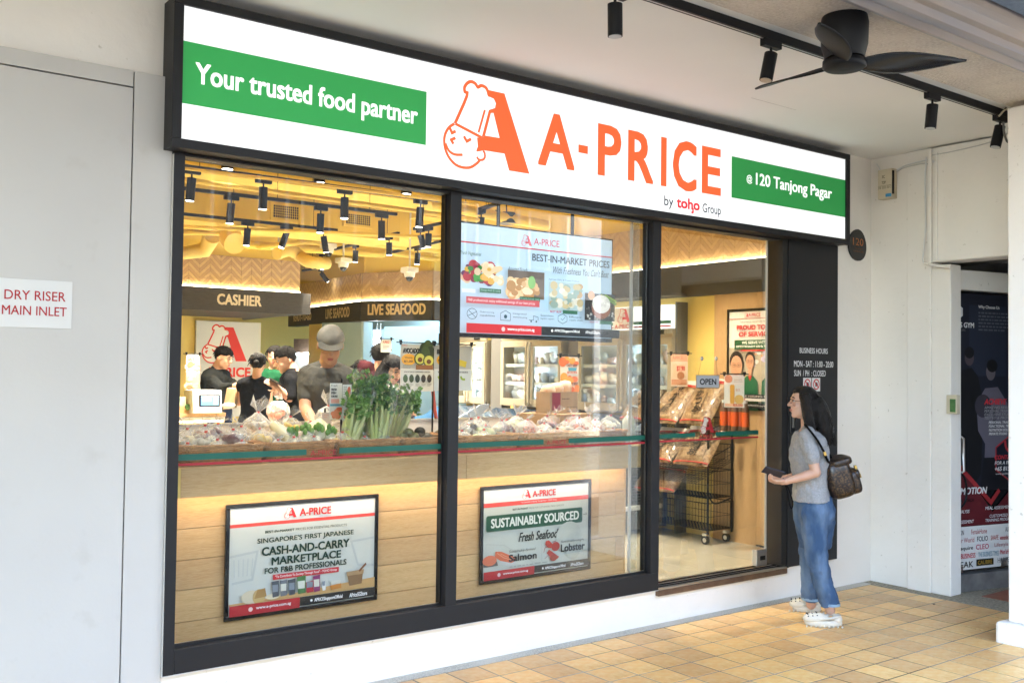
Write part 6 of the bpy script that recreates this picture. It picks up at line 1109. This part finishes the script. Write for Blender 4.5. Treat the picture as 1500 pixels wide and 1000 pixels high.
# ================================================================== PEOPLE
def U(v): v = np.array(v, float); return v/(np.linalg.norm(v)+1e-9)
def hand(g, wrist, dirv, palm_n, side, s=1.0, curl=.5, spread=.012, rf=.0075):
    """palm + five fingers; dirv along the fingers, palm_n out of the palm, side +1 if the thumb is towards cross(dirv,palm_n)"""
    d = U(dirv); n = U(np.array(palm_n)-d*(np.array(palm_n)@d)); t = np.cross(d, n)*side; w_ = np.array(wrist)
    pc = w_+d*.045*s; g.ell(pc, [t*.040*s, n*.015*s, d*.050*s], 12); g.cap(w_-d*.01, .024*s, w_+d*.03*s, .024*s, 8)
    for i, (off, L_) in enumerate(((.030, .070), (.011, .078), (-.009, .072), (-.028, .056))):
        b = w_+d*.082*s+t*off*s; a1 = curl*.7; a2 = curl*1.5; d1 = U(d*math.cos(a1)+n*math.sin(a1)+t*off*.6); d2 = U(d*math.cos(a2)+n*math.sin(a2)); d3 = U(d*math.cos(a2*1.5)+n*math.sin(a2*1.5)); p1 = b+d1*L_*.45*s; p2 = p1+d2*L_*.32*s; p3 = p2+d3*L_*.25*s
        g.cap(b-d*.01*s, rf*1.15*s, p1, rf*1.05*s, 7); g.cap(p1, rf*1.05*s, p2, rf*.95*s, 7); g.cap(p2, rf*.95*s, p3, rf*.8*s, 7)
    b = w_+d*.025*s+t*.032*s+n*.006; p1 = b+U(d*.7+t*.7+n*.35)*.034*s; p2 = p1+U(d*.9+t*.25+n*.4)*.028*s; g.cap(b, .012*s, p1, .010*s, 7); g.cap(p1, .010*s, p2, .008*s, 7)
def person(lab, base, face, H, cl, P={}, hp=(0, 0, 0), lean=0, hair='short', vox=.010, glasses=False, skin='skin', sleeve=.5, legs=True, hands=True, group=None, apron=None, hc=None, female=False):
    """base: ground point between the feet; face: heading in degrees (0 = +x); hp: head yaw, pitch down, roll in degrees; P: joint overrides in world space"""
    s = H/1.7; base = np.array(base, float); fw = np.array((math.cos(R(face)), math.sin(R(face)), 0)); lf = np.array((-fw[1], fw[0], 0))
    t = T('person', lab, 'person', base, group)
    L = lambda f, l, u: base+fw*f*s+lf*l*s+Z*u*s
    sw_ = .165 if female else .185; hipw = .095
    J = dict(pelvis=L(0, 0, .92), chest=L(.0, 0, 1.25), neckb=L(-.005, 0, 1.43), head=L(.02, 0, 1.595))
    for k, sg in (('L', 1), ('R', -1)): J.update({'sh'+k: L(-.0, sg*sw_, 1.385), 'el'+k: L(-.01, sg*(sw_+.05), 1.10), 'wr'+k: L(.04, sg*(sw_+.06), .87), 'hi'+k: L(0, sg*hipw, .90), 'kn'+k: L(.02, sg*.105, .50), 'an'+k: L(-.02, sg*.11, .09)})
    if lean:
        c_, s_ = math.cos(R(lean)), math.sin(R(lean)); pv_ = J['pelvis']
        for k in ('chest', 'neckb', 'head', 'shL', 'shR', 'elL', 'elR', 'wrL', 'wrR'):
            d = J[k]-pv_; f_ = d@fw; z = d[2]; J[k] = pv_+(d-fw*f_-Z*z)+fw*(f_*c_+z*s_)+Z*(z*c_-f_*s_)
    J.update({k: np.array(v, float) for k, v in P.items()})
    up = U(J['neckb']-J['pelvis']); tf = U(fw-up*(fw@up)); tl = np.cross(up, tf)
    def rings(inf, z0=0., z1=1.):
        prof = [(0, .165, .115), (.12, .162, .118), (.28, .142 if not female else .132, .108), (.45, .142 if not female else .138, .108), (.62, .160 if not female else .150, .118 if not female else .126), (.78, .172 if not female else .155, .118), (.90, .150, .098), (.97, .098, .075), (1.0, .06, .06)]
        o = []; A, B = J['pelvis']-up*.02*s, J['neckb']
        for f_, w_, d_ in prof:
            if f_ < z0 or f_ > z1: continue
            c = A+(B-A)*f_; o.append([c+tl*math.cos(2*math.pi*j/20)*(w_*s+inf)+tf*math.sin(2*math.pi*j/20)*(d_*s+inf) for j in range(20)])
        return o
    # body
    hy, hpi, hr = hp; f0 = fw*math.cos(R(hy))+lf*math.sin(R(hy)); hf = U(f0*math.cos(R(hpi))-Z*math.sin(R(hpi))); hl = U(np.cross(Z, f0)); hu = np.cross(hf, hl); hl = hl*math.cos(R(hr))+hu*math.sin(R(hr)); hu = np.cross(hf, hl)
    hd = J['head']; HS = s*(.97 if female else 1.0)
    q = lambda f, l, u: hd+(hf*f+hl*l+hu*u)*HS
    g = G(); g.ell(q(-.008, 0, .018), [hl*.076*HS, hf*.094*HS, hu*.095*HS], 20); g.ell(q(.018, 0, -.045), [hl*.062*HS, hf*.070*HS, hu*.076*HS], 18); g.ell(q(.058, 0, -.098), [hl*.028*HS, hf*.024*HS, hu*.020*HS], 12); g.ell(q(.035, 0, -.085), [hl*.046*HS, hf*.042*HS, hu*.028*HS], 12)
    g.cap(q(.084, 0, .012), .008*HS, q(.106, 0, -.024), .0125*HS, 8); g.ell(q(.096, .011, -.028), (.008*HS,)*3, 8); g.ell(q(.096, -.011, -.028), (.008*HS,)*3, 8); g.ell(q(.078, 0, .028), [hl*.050*HS, hf*.012*HS, hu*.009*HS], 10)
    for sg in (1, -1): g.ell(q(-.012, sg*.078, -.018), [hl*.010*HS, hf*.018*HS, hu*.030*HS], 10); g.ell(q(.060, sg*.038, -.030), [hl*.022*HS, hf*.020*HS, hu*.022*HS], 10)
    g.ell(q(.078, 0, -.062), [hl*.026*HS, hf*.014*HS, hu*.013*HS], 10)
    g.cap(q(-.034 if female else -.02, 0, -.05), .053*s*(.84 if female else 1), J['neckb']-up*.01, .060*s*(.86 if female else 1), 14); g.loft(rings(-.012))
    for k in 'LR':
        ar = .88 if female else 1; g.cap(J['sh'+k], .050*s*ar, J['el'+k], .040*s*ar, 12); m_ = J['el'+k]*.7+J['wr'+k]*.3; g.cap(J['el'+k], .038*s*ar, m_, .039*s*ar, 12); g.cap(m_, .039*s*ar, J['wr'+k], .025*s*ar, 12); fd = U(J['wr'+k]-J['el'+k]); pn = tl*(-1 if k == 'L' else 1)
        if hands:
            hv = P.get('hd'+k); pv2 = P.get('pn'+k); hand(g, J['wr'+k], hv if hv is not None else fd+fw*.2, pv2 if pv2 is not None else pn+fw*.2, (1 if k == 'L' else -1)*P.get('ts'+k, 1), s*.98, P.get('cu'+k, .5))
        if legs: g.cap(J['hi'+k], .080*s, J['kn'+k], .052*s, 12); g.cap(J['kn'+k], .050*s, (J['kn'+k]*.7+J['an'+k]*.3), .052*s, 12); g.cap((J['kn'+k]*.7+J['an'+k]*.3), .052*s, J['an'+k], .036*s, 12)
    for k in [k for k in P if k[:2] in ('hd', 'pn', 'ts', 'cu')]: J.pop(k, None)
    remesh(g, 'body', M[skin], t, vox, 2)
    # face details
    for sg in (1, -1):
        e = q(.0795, sg*.031, .008); g = G(); g.ell(e, [hl*.0135*HS, hf*.008*HS, hu*.0065*HS], 10); ey = g.build('eye', M['white'], t); g = G(); g.ell(e+hf*.0055*HS-hu*.001, [hl*.006*HS, hf*.004*HS, hu*.0058*HS], 8); g.build('iris', M['black'], ey)
        g = G(); g.tube([q(.083, sg*.014, .030), q(.089, sg*.032, .035), q(.078, sg*.050, .029)], [.003*HS, .0045*HS, .002*HS], 6); g.build('eyebrow', M['hair'], t)
        g = G(); g.tube([q(.088, sg*.017, .012), q(.0905, sg*.031, .0165), q(.082, sg*.046, .010)], .0018*HS, 5); g.build('eyelid', M['hair'], t)
    g = G(); g.ell(q(.0895, 0, -.058), [hl*.022*HS, hf*.0075*HS, hu*.0045*HS], 10); g.ell(q(.0885, 0, -.067), [hl*.019*HS, hf*.008*HS, hu*.0055*HS], 10); g.build('lips', M['lip'], t)
    if glasses:
        g = G()
        for sg in (1, -1): g.tube([q(.102, sg*.033+.023*math.cos(2*math.pi*k/12), .006+.018*math.sin(2*math.pi*k/12)) for k in range(13)], .0016*HS, 5, caps=False); g.tube([q(.100, sg*.056, .010), q(.0, sg*.083, .008)], .0015, 4)
        g.tube([q(.103, .010, .010), q(.103, -.010, .010)], .0015, 4); g.build('glasses', M['black'], t)
    # hair
    rr = random.Random(int(abs(base[0]*77))); sdh = rr.uniform(0, 30)
    def hfn(l):
        f_, la, u_ = l[1], l[0], l[2]; k = 1+.035*mnoise.noise(Vector((la*9+sdh, f_*9, u_*1.5)))
        lim = .16+.10*math.sin(la*9+sdh)*.5 if hair != 'bun' else .42
        if f_ > .15 and u_ < lim: k *= .80
        if u_ < -.35 and f_ > -.35: k *= .82
        return l*(k+.03*mnoise.noise(Vector((la*4+sdh, f_*4, u_*4))))
    if hair == 'cap':
        g = G(); g.ell(q(-.010, 0, .022), [hl*.083*HS, hf*.101*HS, hu*.088*HS], 24, 0, hfn); g.build('hair', M['hair'], t)
        g = G(); g.ell(q(-.004, 0, .032), [hl*.090*HS, hf*.106*HS, hu*.098*HS], 28, 0, lambda l: l if l[2] > .05 else np.array((l[0], l[1], .05+.1*(l[2]-.05)))); c_ = g.build('cap', M['shirtgrey'] if hc is None else M[hc], t)
        g = G(); top = [q(.07, 0, .045)]; arc = [q(.085+.055*math.cos(R(a)), .080*math.sin(R(a)), .046-.016*math.cos(R(a))-.008*abs(math.sin(R(a)))**2) for a in range(-85, 86, 17)]; inner = [q(.055+.03*math.cos(R(a)), .078*math.sin(R(a)), .056) for a in range(-85, 86, 17)]; n_ = len(arc)
        g.add(arc+inner, [(i, i+1, n_+i+1, n_+i) for i in range(n_-1)], 0, True); g.add([p-hu*.006 for p in arc+inner], [(n_+i, n_+i+1, i+1, i) for i in range(n_-1)], 0, True); g.add(arc+[p-hu*.006 for p in arc], [(i, n_+i, n_+i+1, i+1) for i in range(n_-1)]); g.build('peak', M['shirtgrey'], c_)
    else:
        g = G(); g.ell(q(-.012, 0, .024), [hl*.087*HS, hf*.103*HS, hu*.096*HS], 36, 0, hfn)
        if hair == 'bun': g.ell(q(-.11, 0, .0), [hl*.035*HS, hf*.04*HS, hu*.04*HS], 12)
        if hair == 'tail': g.tube([q(-.095, 0, .03), q(-.14, 0, -.02), q(-.13, 0, -.12), q(-.11, 0, -.20)], [.03, .035, .028, .01], 10)
        if hair == 'long':
            for sg in (1, -1): g.tube([q(-.01, sg*.060, .03), q(-.02, sg*.084, -.06), q(-.03, sg*.09, -.16), q(-.02, sg*.085, -.27)], [.045, .042, .040, .015], 10, flat=.75)
            g.tube([q(-.05, 0, .02), q(-.075, 0, -.08), q(-.085, 0, -.18), q(-.09, 0, -.30)], [.07, .085, .08, .03], 14)
        g.build('hair', M['hair'], t)
    if hair != 'cap':
        g = G(); ra = random.Random(int(sdh*100)+3)
        for i in range(170):
            az = ra.uniform(0, 2*math.pi); el = ra.uniform(-.25, 1.5); fv, lv, uv = math.sin(az)*math.cos(el), math.cos(az)*math.cos(el), math.sin(el)
            if fv > .25 and uv < .45: continue
            if fv > -.2 and uv < 0: continue
            p0_ = q(-.012+.101*fv, .087*lv, .024+.094*uv); dn = U(-hu*(1-.6*abs(uv))+hf*fv*(.9 if uv > .5 else .1)+hl*lv*.5); nn = U(hf*fv+hl*lv+hu*uv); L_ = ra.uniform(.02, .045)
            g.tube([p0_, p0_+dn*L_*.5+nn*.006, p0_+dn*L_+nn*.002], [.0035, .003, .0006], 4, caps=False)
        g.build('hair_tufts', M['hair'], t)
    # clothes
    sh, pa, shoe = cl; inf = .012
    g = G(); g.loft(rings(inf, .02, .98))
    for k in 'LR':
        e = J['sh'+k]+(J['el'+k]-J['sh'+k])*min(1, sleeve*1.1); r1 = .060*s; g.cap(J['sh'+k]-Z*.006, .062*s, e, (.056 if sleeve < .95 else .050)*s, 12)
        if sleeve > 1: g.cap(J['el'+k], .050*s, J['el'+k]*.12+J['wr'+k]*.88, .037*s, 12)
        g.cap(J['sh'+k], .056*s, J['neckb']-up*.010*s, .054*s*(.9 if female else 1), 10)
    ob = remesh(g, 'shirt', M[sh], t, vox, 2, (.07, .020))
    if apron: pass
    if legs:
        g = G(); g.loft(rings(inf*.8, 0, .14)); g.ell(J['pelvis']-Z*.02, [tl*.172*s, tf*.128*s, Z*.11*s], 18)
        for k in 'LR': g.cap(J['hi'+k], .098*s, J['kn'+k], .075*s, 14); g.tube([J['kn'+k], J['an'+k]+Z*.0], [.075*s, .078*s], 14)
        remesh(g, 'trousers', M[pa], t, vox, 2, (.12, .014))
        for k in 'LR':
            a_ = J['an'+k]; zb_ = base[2]; g = G(); g.ell((a_[0]+fw[0]*.06, a_[1]+fw[1]*.06, zb_+.045), [lf*.048*s, fw*.135*s, Z*.045], 16, 0, lambda l: np.array((l[0], l[1], max(l[2], -.9)))); g.build('shoe', M[shoe], t)
    return t, q, J
def gnd(px, d, z=FZ): p = at(px, 550, d); p[2] = z; return p
def toward(px):   # heading (deg) that looks back at the camera from that column
    d = -ray(px, 550); return math.degrees(math.atan2(d[1], d[0]))
JP = lambda px, py, d: at(px, py, d)
# man in the grey T-shirt and cap, picking vegetables
d_ = 6.9; b = gnd(480, d_); tw = toward(480)
person('tall man in grey T-shirt and grey cap with white peak picking vegetables', b, tw+2, 1.80, ('shirtgrey', 'navycloth', 'black'), dict(head=JP(484, 504, d_-.12), neckb=JP(480, 533, d_-.02), chest=JP(479, 575, d_), pelvis=JP(480, 650, d_+.05), shR=JP(449, 548, d_), shL=JP(512, 550, d_+.02), elR=JP(447, 598, d_-.12), elL=JP(519, 605, d_+.02), wrR=JP(466, 634, d_-.45), wrL=JP(511, 650, d_-.2), hiR=JP(467, 668, d_+.05), hiL=JP(493, 668, d_+.05), hdR=(RT*.5-FW*.6-Z*.5)), hp=(0, 30, 0), hair='cap', hc='capcloth', vox=.007, sleeve=.62, skin='skin')
# cashier
d_ = 10.9; b = gnd(318, d_)
person('cashier in charcoal jacket reaching right behind the cash register', b, toward(318)+42, 1.74, ('charcoal', 'navycloth', 'black'), dict(head=JP(328, 523, d_-.05), neckb=JP(318, 538, d_), chest=JP(314, 562, d_), pelvis=JP(312, 605, d_), shL=JP(326, 550, d_+.15), shR=JP(303, 551, d_-.1), elR=JP(325, 567, d_-.25), wrR=JP(342, 565, d_-.35), elL=JP(338, 560, d_+.1), wrL=JP(347, 563, d_-.1)), hp=(15, 20, 0), sleeve=1.2, vox=.010)
# customer in black seen from behind
d_ = 9.9; b = gnd(380, d_)
person('customer in black sleeveless top seen from behind at the cashier', b, toward(380)+170, 1.62, ('blackcloth', 'blackcloth', 'black'), dict(head=JP(378, 532, d_), neckb=JP(376, 552, d_), chest=JP(372, 580, d_), pelvis=JP(372, 625, d_), shL=JP(354, 562, d_), shR=JP(392, 563, d_), elR=JP(395, 595, d_), wrR=JP(392, 618, d_-.05), elL=JP(350, 590, d_+.1), wrL=JP(340, 578, d_+.3)), hair='bun', sleeve=.18, vox=.010, female=True)
d_ = 10.6; b = gnd(403, d_)
person('smiling shop worker in green polo shirt and glasses', b, toward(403)-12, 1.76, ('greencloth', 'navycloth', 'black'), dict(head=JP(403, 522, d_), neckb=JP(402, 538, d_), chest=JP(402, 566, d_), pelvis=JP(402, 610, d_), shL=JP(416, 552, d_), shR=JP(390, 552, d_)), glasses=True, sleeve=.6, vox=.010)
d_ = 9.4; b = gnd(430, d_)
_, q, J = person('man in black shirt turned left holding a phone and a bag', b, toward(430)-72, 1.78, ('blackcloth', 'blackcloth', 'black'), dict(head=JP(417, 526, d_-.02), neckb=JP(428, 541, d_), chest=JP(436, 575, d_), pelvis=JP(438, 625, d_), shL=JP(424, 556, d_-.15), shR=JP(440, 551, d_+.15), elL=JP(424, 583, d_-.2), wrL=JP(409, 569, d_-.25), elR=JP(430, 585, d_+.1), wrR=JP(414, 578, d_)), hp=(0, 22, 0), sleeve=.8, vox=.010)
ph = T('mobile_phone', 'black mobile phone held up by the man in black', 'phone', JP(404, 560, d_-.3)); g = G(); g.obox(JP(404, 559, d_-.3), (U(RT*.85-Z*.45), U(FW), U(RT*.45+Z*.85)), (.07, .035, .006)); g.build('handset', M['blackgloss'], ph, bevel=.003)
sb = T('shopping_bag', 'clear plastic shopping bag of groceries hanging from the man in black', 'shopping bag', JP(409, 606, d_-.25)); c = JP(408, 596, d_-.25); g = G(); lumps(g, c-Z*.04, (.09, .07, .10), 12, .035, random.Random(3)); g.build('contents', M['p_carrot'], sb)
g = G(); g.ell(c-Z*.02, (.11, .09, .14), 18, 0, lambda l: l*(1+.2*mnoise.noise(Vector((l[0]*3, l[1]*3, l[2]*3))))*(1 if l[2] < 0 else 1-.45*l[2])); g.tube([c+Z*.09, JP(411, 572, d_-.26)], [.045, .01], 8); g.build('clear_film', M['pbag2'], sb)
d_ = 10.9; b = gnd(533, d_)
person('short woman in white top with tied dark hair looking right', b, toward(533)+58, 1.62, ('whitecloth', 'navycloth', 'white'), dict(head=JP(531, 541, d_), neckb=JP(527, 558, d_)), hp=(0, 15, 0), hair='tail', vox=.010, female=True, skin='skinf')
d_ = 9.6; b = gnd(558, d_)
person('black haired man in maroon shirt facing away beside the seafood room', b, toward(558)+150, 1.76, ('maroon', 'navycloth', 'black'), dict(head=JP(559, 520, d_), neckb=JP(557, 543, d_)), hair='short', vox=.010)
d_ = 7.9; b = gnd(572, d_)
person('woman with glasses and long black hair looking down beside the avocado poster', b, toward(572)+28, 1.64, ('whitecloth', 'navycloth', 'white'), dict(head=JP(576, 540, d_), neckb=JP(571, 562, d_+.04), chest=JP(567, 585, d_), shL=JP(590, 576, d_), shR=JP(553, 576, d_)), hp=(10, 26, 0), hair='long', glasses=True, vox=.009, female=True, skin='skinf', sleeve=.3)
d_ = 6.9; b = gnd(640, d_)
person('person in blue shirt bending over with a red bag strap', b, toward(640)+100, 1.72, ('bluecloth', 'navycloth', 'black'), dict(pelvis=JP(612, 640, d_), chest=JP(640, 612, d_), neckb=JP(662, 622, d_), head=JP(670, 655, d_-.15), shL=JP(655, 622, d_-.12), shR=JP(652, 612, d_+.15), elL=JP(668, 640, d_-.15), wrL=JP(690, 660, d_-.2), elR=JP(675, 640, d_+.2), wrR=JP(690, 660, d_+.2)), hp=(0, 60, 0), vox=.010)
t = tag(G().tube([JP(634, 560+12, d_-.24), JP(637, 600, d_-.27), JP(644, 645, d_-.25)], .014, 6, flat=.3).build('bag_strap', mat('red_strap', (.45, .07, .03), .6)), 'red shoulder strap crossing the blue shirt', 'strap')
# ------------------------------------------------------------------ the woman outside
dn_, df_ = 6.46, 6.81; d0 = 6.62; fa_ = math.degrees(math.atan2(*(lambda v: (v[1], v[0]))(-RT+0*FW)))+2; base = onZ(1197, 906, 0)
W = lambda px, py, o=0: at(px, py, d0+o)
vL = dict(head=W(1176, 589), neckb=W(1184, 627), chest=W(1172, 660), pelvis=W(1188, 742), shL=W(1183, 638, -.145), shR=W(1178, 637, .145), elL=W(1195, 692, -.20), wrL=W(1151, 705, -.16), elR=W(1178, 695, .16), wrR=W(1150, 700, .06), hiL=W(1192, 752, -.09), hiR=W(1190, 752, .09), knL=W(1197, 820, -.12), knR=W(1187, 815, .10), anL=at(1216, 893, dn_+.02), anR=at(1188, 885, df_-.05), hdL=-RT*1-Z*.05, pnL=FW*.3+Z*.8, tsL=1, cuL=.95, hdR=-RT-Z*.1, pnR=-FW*.6+Z*.6, cuR=.8)
_, q, J = person('woman in grey T-shirt and blue jeans holding a phone and looking into the shop', base, fa_, 1.58, ('teegrey', 'denim', 'foam'), vL, hp=(2, -2, 0), hair='short', glasses=True, vox=.0042, female=True, skin='skinf', sleeve=.55, legs=True)
wt = [o for o in bpy.data.objects if o.name.startswith('person') and o.get('label', '').startswith('woman in grey T-shirt')][0]
for o in list(wt.children):
    if o.name.startswith('hair') or o.name.startswith('shoe') or o.name.startswith('trousers'): bpy.data.objects.remove(o)
g = G(); HS = 1.58/1.7*.97
hfw = U(W(1155, 590)-W(1176, 590)); hlf = -FW*1.0; hlf = U(hlf-hfw*(hlf@hfw)); 
def hf_(l):
    f_, la, u_ = l[1], l[0], l[2]; k = 1
    if f_ > .35 and u_ < .42: k = .78
    elif f_ > .10 and u_ < .10: k = .84
    return l*k
g.ell(q(-.014, 0, .024), [np.cross(Z, hfw)*.090*HS, hfw*.106*HS, Z*.100*HS], 32, 0, hf_)
for la, w_ in ((-.055, .05), (0, .062), (.055, .05)):
    o = -FW*(-la); c0 = W(1190, 583)+o; g.tube(smoothline([c0, W(1198, 602)+o*1.1, W(1203, 620)+o*1.2, W(1208, 634)+o*1.2, W(1212, 647)+o*1.0], 3), [.05, .06, .066, .066, .064, .062, .060, .058, .054, .048, .040, .028, .012], 14, flat=w_/.06)
[g.tube(smoothline([W(1178, 576, sg*.06), W(1182, 598, sg*.074), W(1185, 618, sg*.078), W(1194, 638, sg*.08)], 3), [.035, .038, .038, .038, .037, .036, .034, .030, .022, .010], 10) for sg in (-1, 1)]
hb_ = remesh(g, 'hair', M['hairf'], wt, .006, 3, (.03, .010))
rr = random.Random(5); g = G()
for i in range(260):
    la = rr.uniform(-.095, .095); f0_ = rr.uniform(0, 1); a0 = W(1180+14*f0_, 566+10*f0_)-FW*la*-1*.5; a1 = W(1196+10*f0_, 600)+FW*la*1.15; a2 = W(1202+12*f0_, 622)+FW*la*1.2; a3 = W(1200+20*rr.random(), 638+14*rr.random())+FW*la*1.1
    g.tube(smoothline([a0, a1, a2, a3], 2), .0022, 3, caps=False)
g.build('hair_strands', M['hairf'], wt)
g = G(); g.ell(W(1190, 745), [-FW*.150, RT*.125, Z*.10], 20); g.ell(W(1203, 752), [-FW*.14, RT*.085, Z*.095], 18)
g.loft([[W(x_, y_)+(-FW*math.cos(2*math.pi*j/20)*a_+RT*math.sin(2*math.pi*j/20)*b_) for j in range(20)] for x_, y_, a_, b_ in ((1190, 725, .132, .118), (1192, 745, .155, .135), (1193, 762, .148, .133), (1194, 782, .122, .118), (1194, 802, .100, .100))])
for k_, (h_, kn, an) in enumerate(((vL['hiL'], vL['knL'], vL['anL']), (vL['hiR'], vL['knR'], vL['anR']))): g.cap(h_, .092, kn, .072, 18); g.tube([kn, kn*.5+an*.5, an+Z*.035], [.072, .063, .062], 20)
jb = remesh(g, 'jeans', M['denim'], wt, .006, 3, (.07, .022))
for k_, an in enumerate((vL['anL'], vL['anR'])):
    G().tube([an+Z*.032, an+Z*.050], .0635, 22, caps=False).build('frayed_hem', mat('pale_denim_hem', (.22, .32, .42), .9, bump=(60, .8)), wt)
    tip = (onZ(1178, 915, 0), onZ(1160, 893, 0))[k_]; heel = (onZ(1234, 917, 0), onZ(1203, 896, 0))[k_]; dd = tip-heel; Ls = np.linalg.norm(dd); dd /= Ls; ss = np.cross(Z, dd)
    def fnS(l, up_=1):
        x, y, z = l; w_ = 1-.18*max(0, -x)-.10*max(0, x)**3; return np.array((x, y*w_, max(z, -.25)))
    c = (tip+heel)/2; g = G(); g.ell(c+Z*.022, [dd*Ls/2, ss*.050, Z*.030], 24, 0, lambda l: np.array((np.sign(l[0])*abs(l[0])**.8, l[1]*(1-.15*max(0, -l[0])), max(-.72, min(.6, l[2]*1.4))))); so_ = g.build('clog_sole', M['foam'], wt)
    g = G(); g.ell(c+dd*.045+Z*.045, [dd*Ls*.36, ss*.046, Z*.040], 22, 0, lambda l: np.array((l[0], l[1], max(l[2], -.5)))); g.tube([c+dd*.03+ss*.043+Z*.05, c-dd*.05+ss*.046+Z*.062, heel+dd*.02+ss*.02+Z*.07, heel+dd*.02-ss*.02+Z*.07, c-dd*.05-ss*.046+Z*.062, c+dd*.03-ss*.043+Z*.05], .008, 8); g.ell(heel+dd*.035+Z*.045, [dd*.035, ss*.04, Z*.03], 12); up_ = g.build('clog_upper', M['foam'], wt)
    g = G()
    for r_ in range(3):
        for m_ in range(4): aa = R(-50+33*m_); pt_ = c+dd*(.045+.028*r_)+ss*.044*math.sin(aa)+Z*(.047+.040*math.cos(aa)*(1-.12*r_)); g.ell(pt_, (.0045, .0045, .004), 6)
    g.build('vent_holes', M['black'], up_)
    g = G(); 
    for r_ in range(9): g.box(0, .001, 0, .001, 0, .001) if False else g.ell(c+dd*(-.11+r_*.028)+Z*.006-ss*.0+ss*(.047), (.008, .006, .008), 6)
    g.build('sole_lugs', M['foam'], so_)
# phone with cord
ph = T('mobile_phone', 'dark blue phone in the outdoor woman\'s hand with a hanging cord', 'phone', W(1132, 691, -.1)); g = G(); g.obox(W(1132.5, 691, -.08), (U(RT*.93-Z*.28), U(Z*.55-FW*.75+RT*.2), U(np.cross(U(RT*.93-Z*.28), U(Z*.55-FW*.75+RT*.2)))), (.068, .037, .0045)); g.build('handset', mat('navy_phone_case', (.012, .018, .04), .35), ph, bevel=.003)
G().tube(smoothline([W(1147, 700, -.14), W(1156, 718, -.15), W(1161, 735, -.15), W(1160, 744, -.15), W(1157, 740, -.15), W(1154, 722, -.15), W(1150, 708, -.14)], 4), .0045, 6).build('wrist_cord', M['blackcloth'], ph)
# backpack
bp = T('backpack', 'small brown printed leather backpack worn by the woman outside', 'backpack', W(1232, 740, 0)); ub = U(Z*.96+RT*-.28); rb = U(RT-ub*(RT@ub)); fb = np.cross(ub, rb)
def rbox(c, h, m, nm, par, p=.45, n_=22):
    g = G(); g.ell(c, [rb*h[0], fb*h[1], ub*h[2]], n_, 0, lambda l: np.sign(l)*np.abs(l)**p); return g.build(nm, m, par)
bc = W(1226, 699); rbox(bc, (.088, .118, .135), M['leather'], 'main_body', bp, .5); rbox(bc+rb*.085-ub*.045, (.045, .095, .085), M['leather'], 'front_pocket', bp, .5); rbox(bc+rb*.03+ub*.105, (.078, .122, .030), M['leather'], 'flap', bp, .5); rbox(bc+rb*.112-ub*.0, (.020, .098, .035), M['leather'], 'pocket_flap', bp, .5)
G().tube(smoothline([bc-rb*.06+ub*.13+fb*.0, bc-rb*.05+ub*.175, bc-rb*.01+ub*.165, bc-rb*.0+ub*.13], 4), .008, 8).build('top_handle', M['blackcloth'], bp)
st = G(); st.tube(smoothline([W(1213, 676, -.13), W(1206, 660, -.185), W(1197, 644, -.212), W(1188, 632, -.205), W(1182, 625, -.16), W(1180, 624, -.11)], 5), .021, 8, flat=.3, upv=FW); st.build('shoulder_strap', M['blackcloth'], bp)
for p_ in (bc+rb*.125+ub*.04+fb*-.04, bc+rb*.135-ub*.02+fb*-.04, W(1208, 664, -.20)): G().obox(p_, (rb, fb, ub), (.008, .012, .014)).build('buckle', mat('brass_buckle', (.55, .38, .12), .25, .9), bp, bevel=.002)
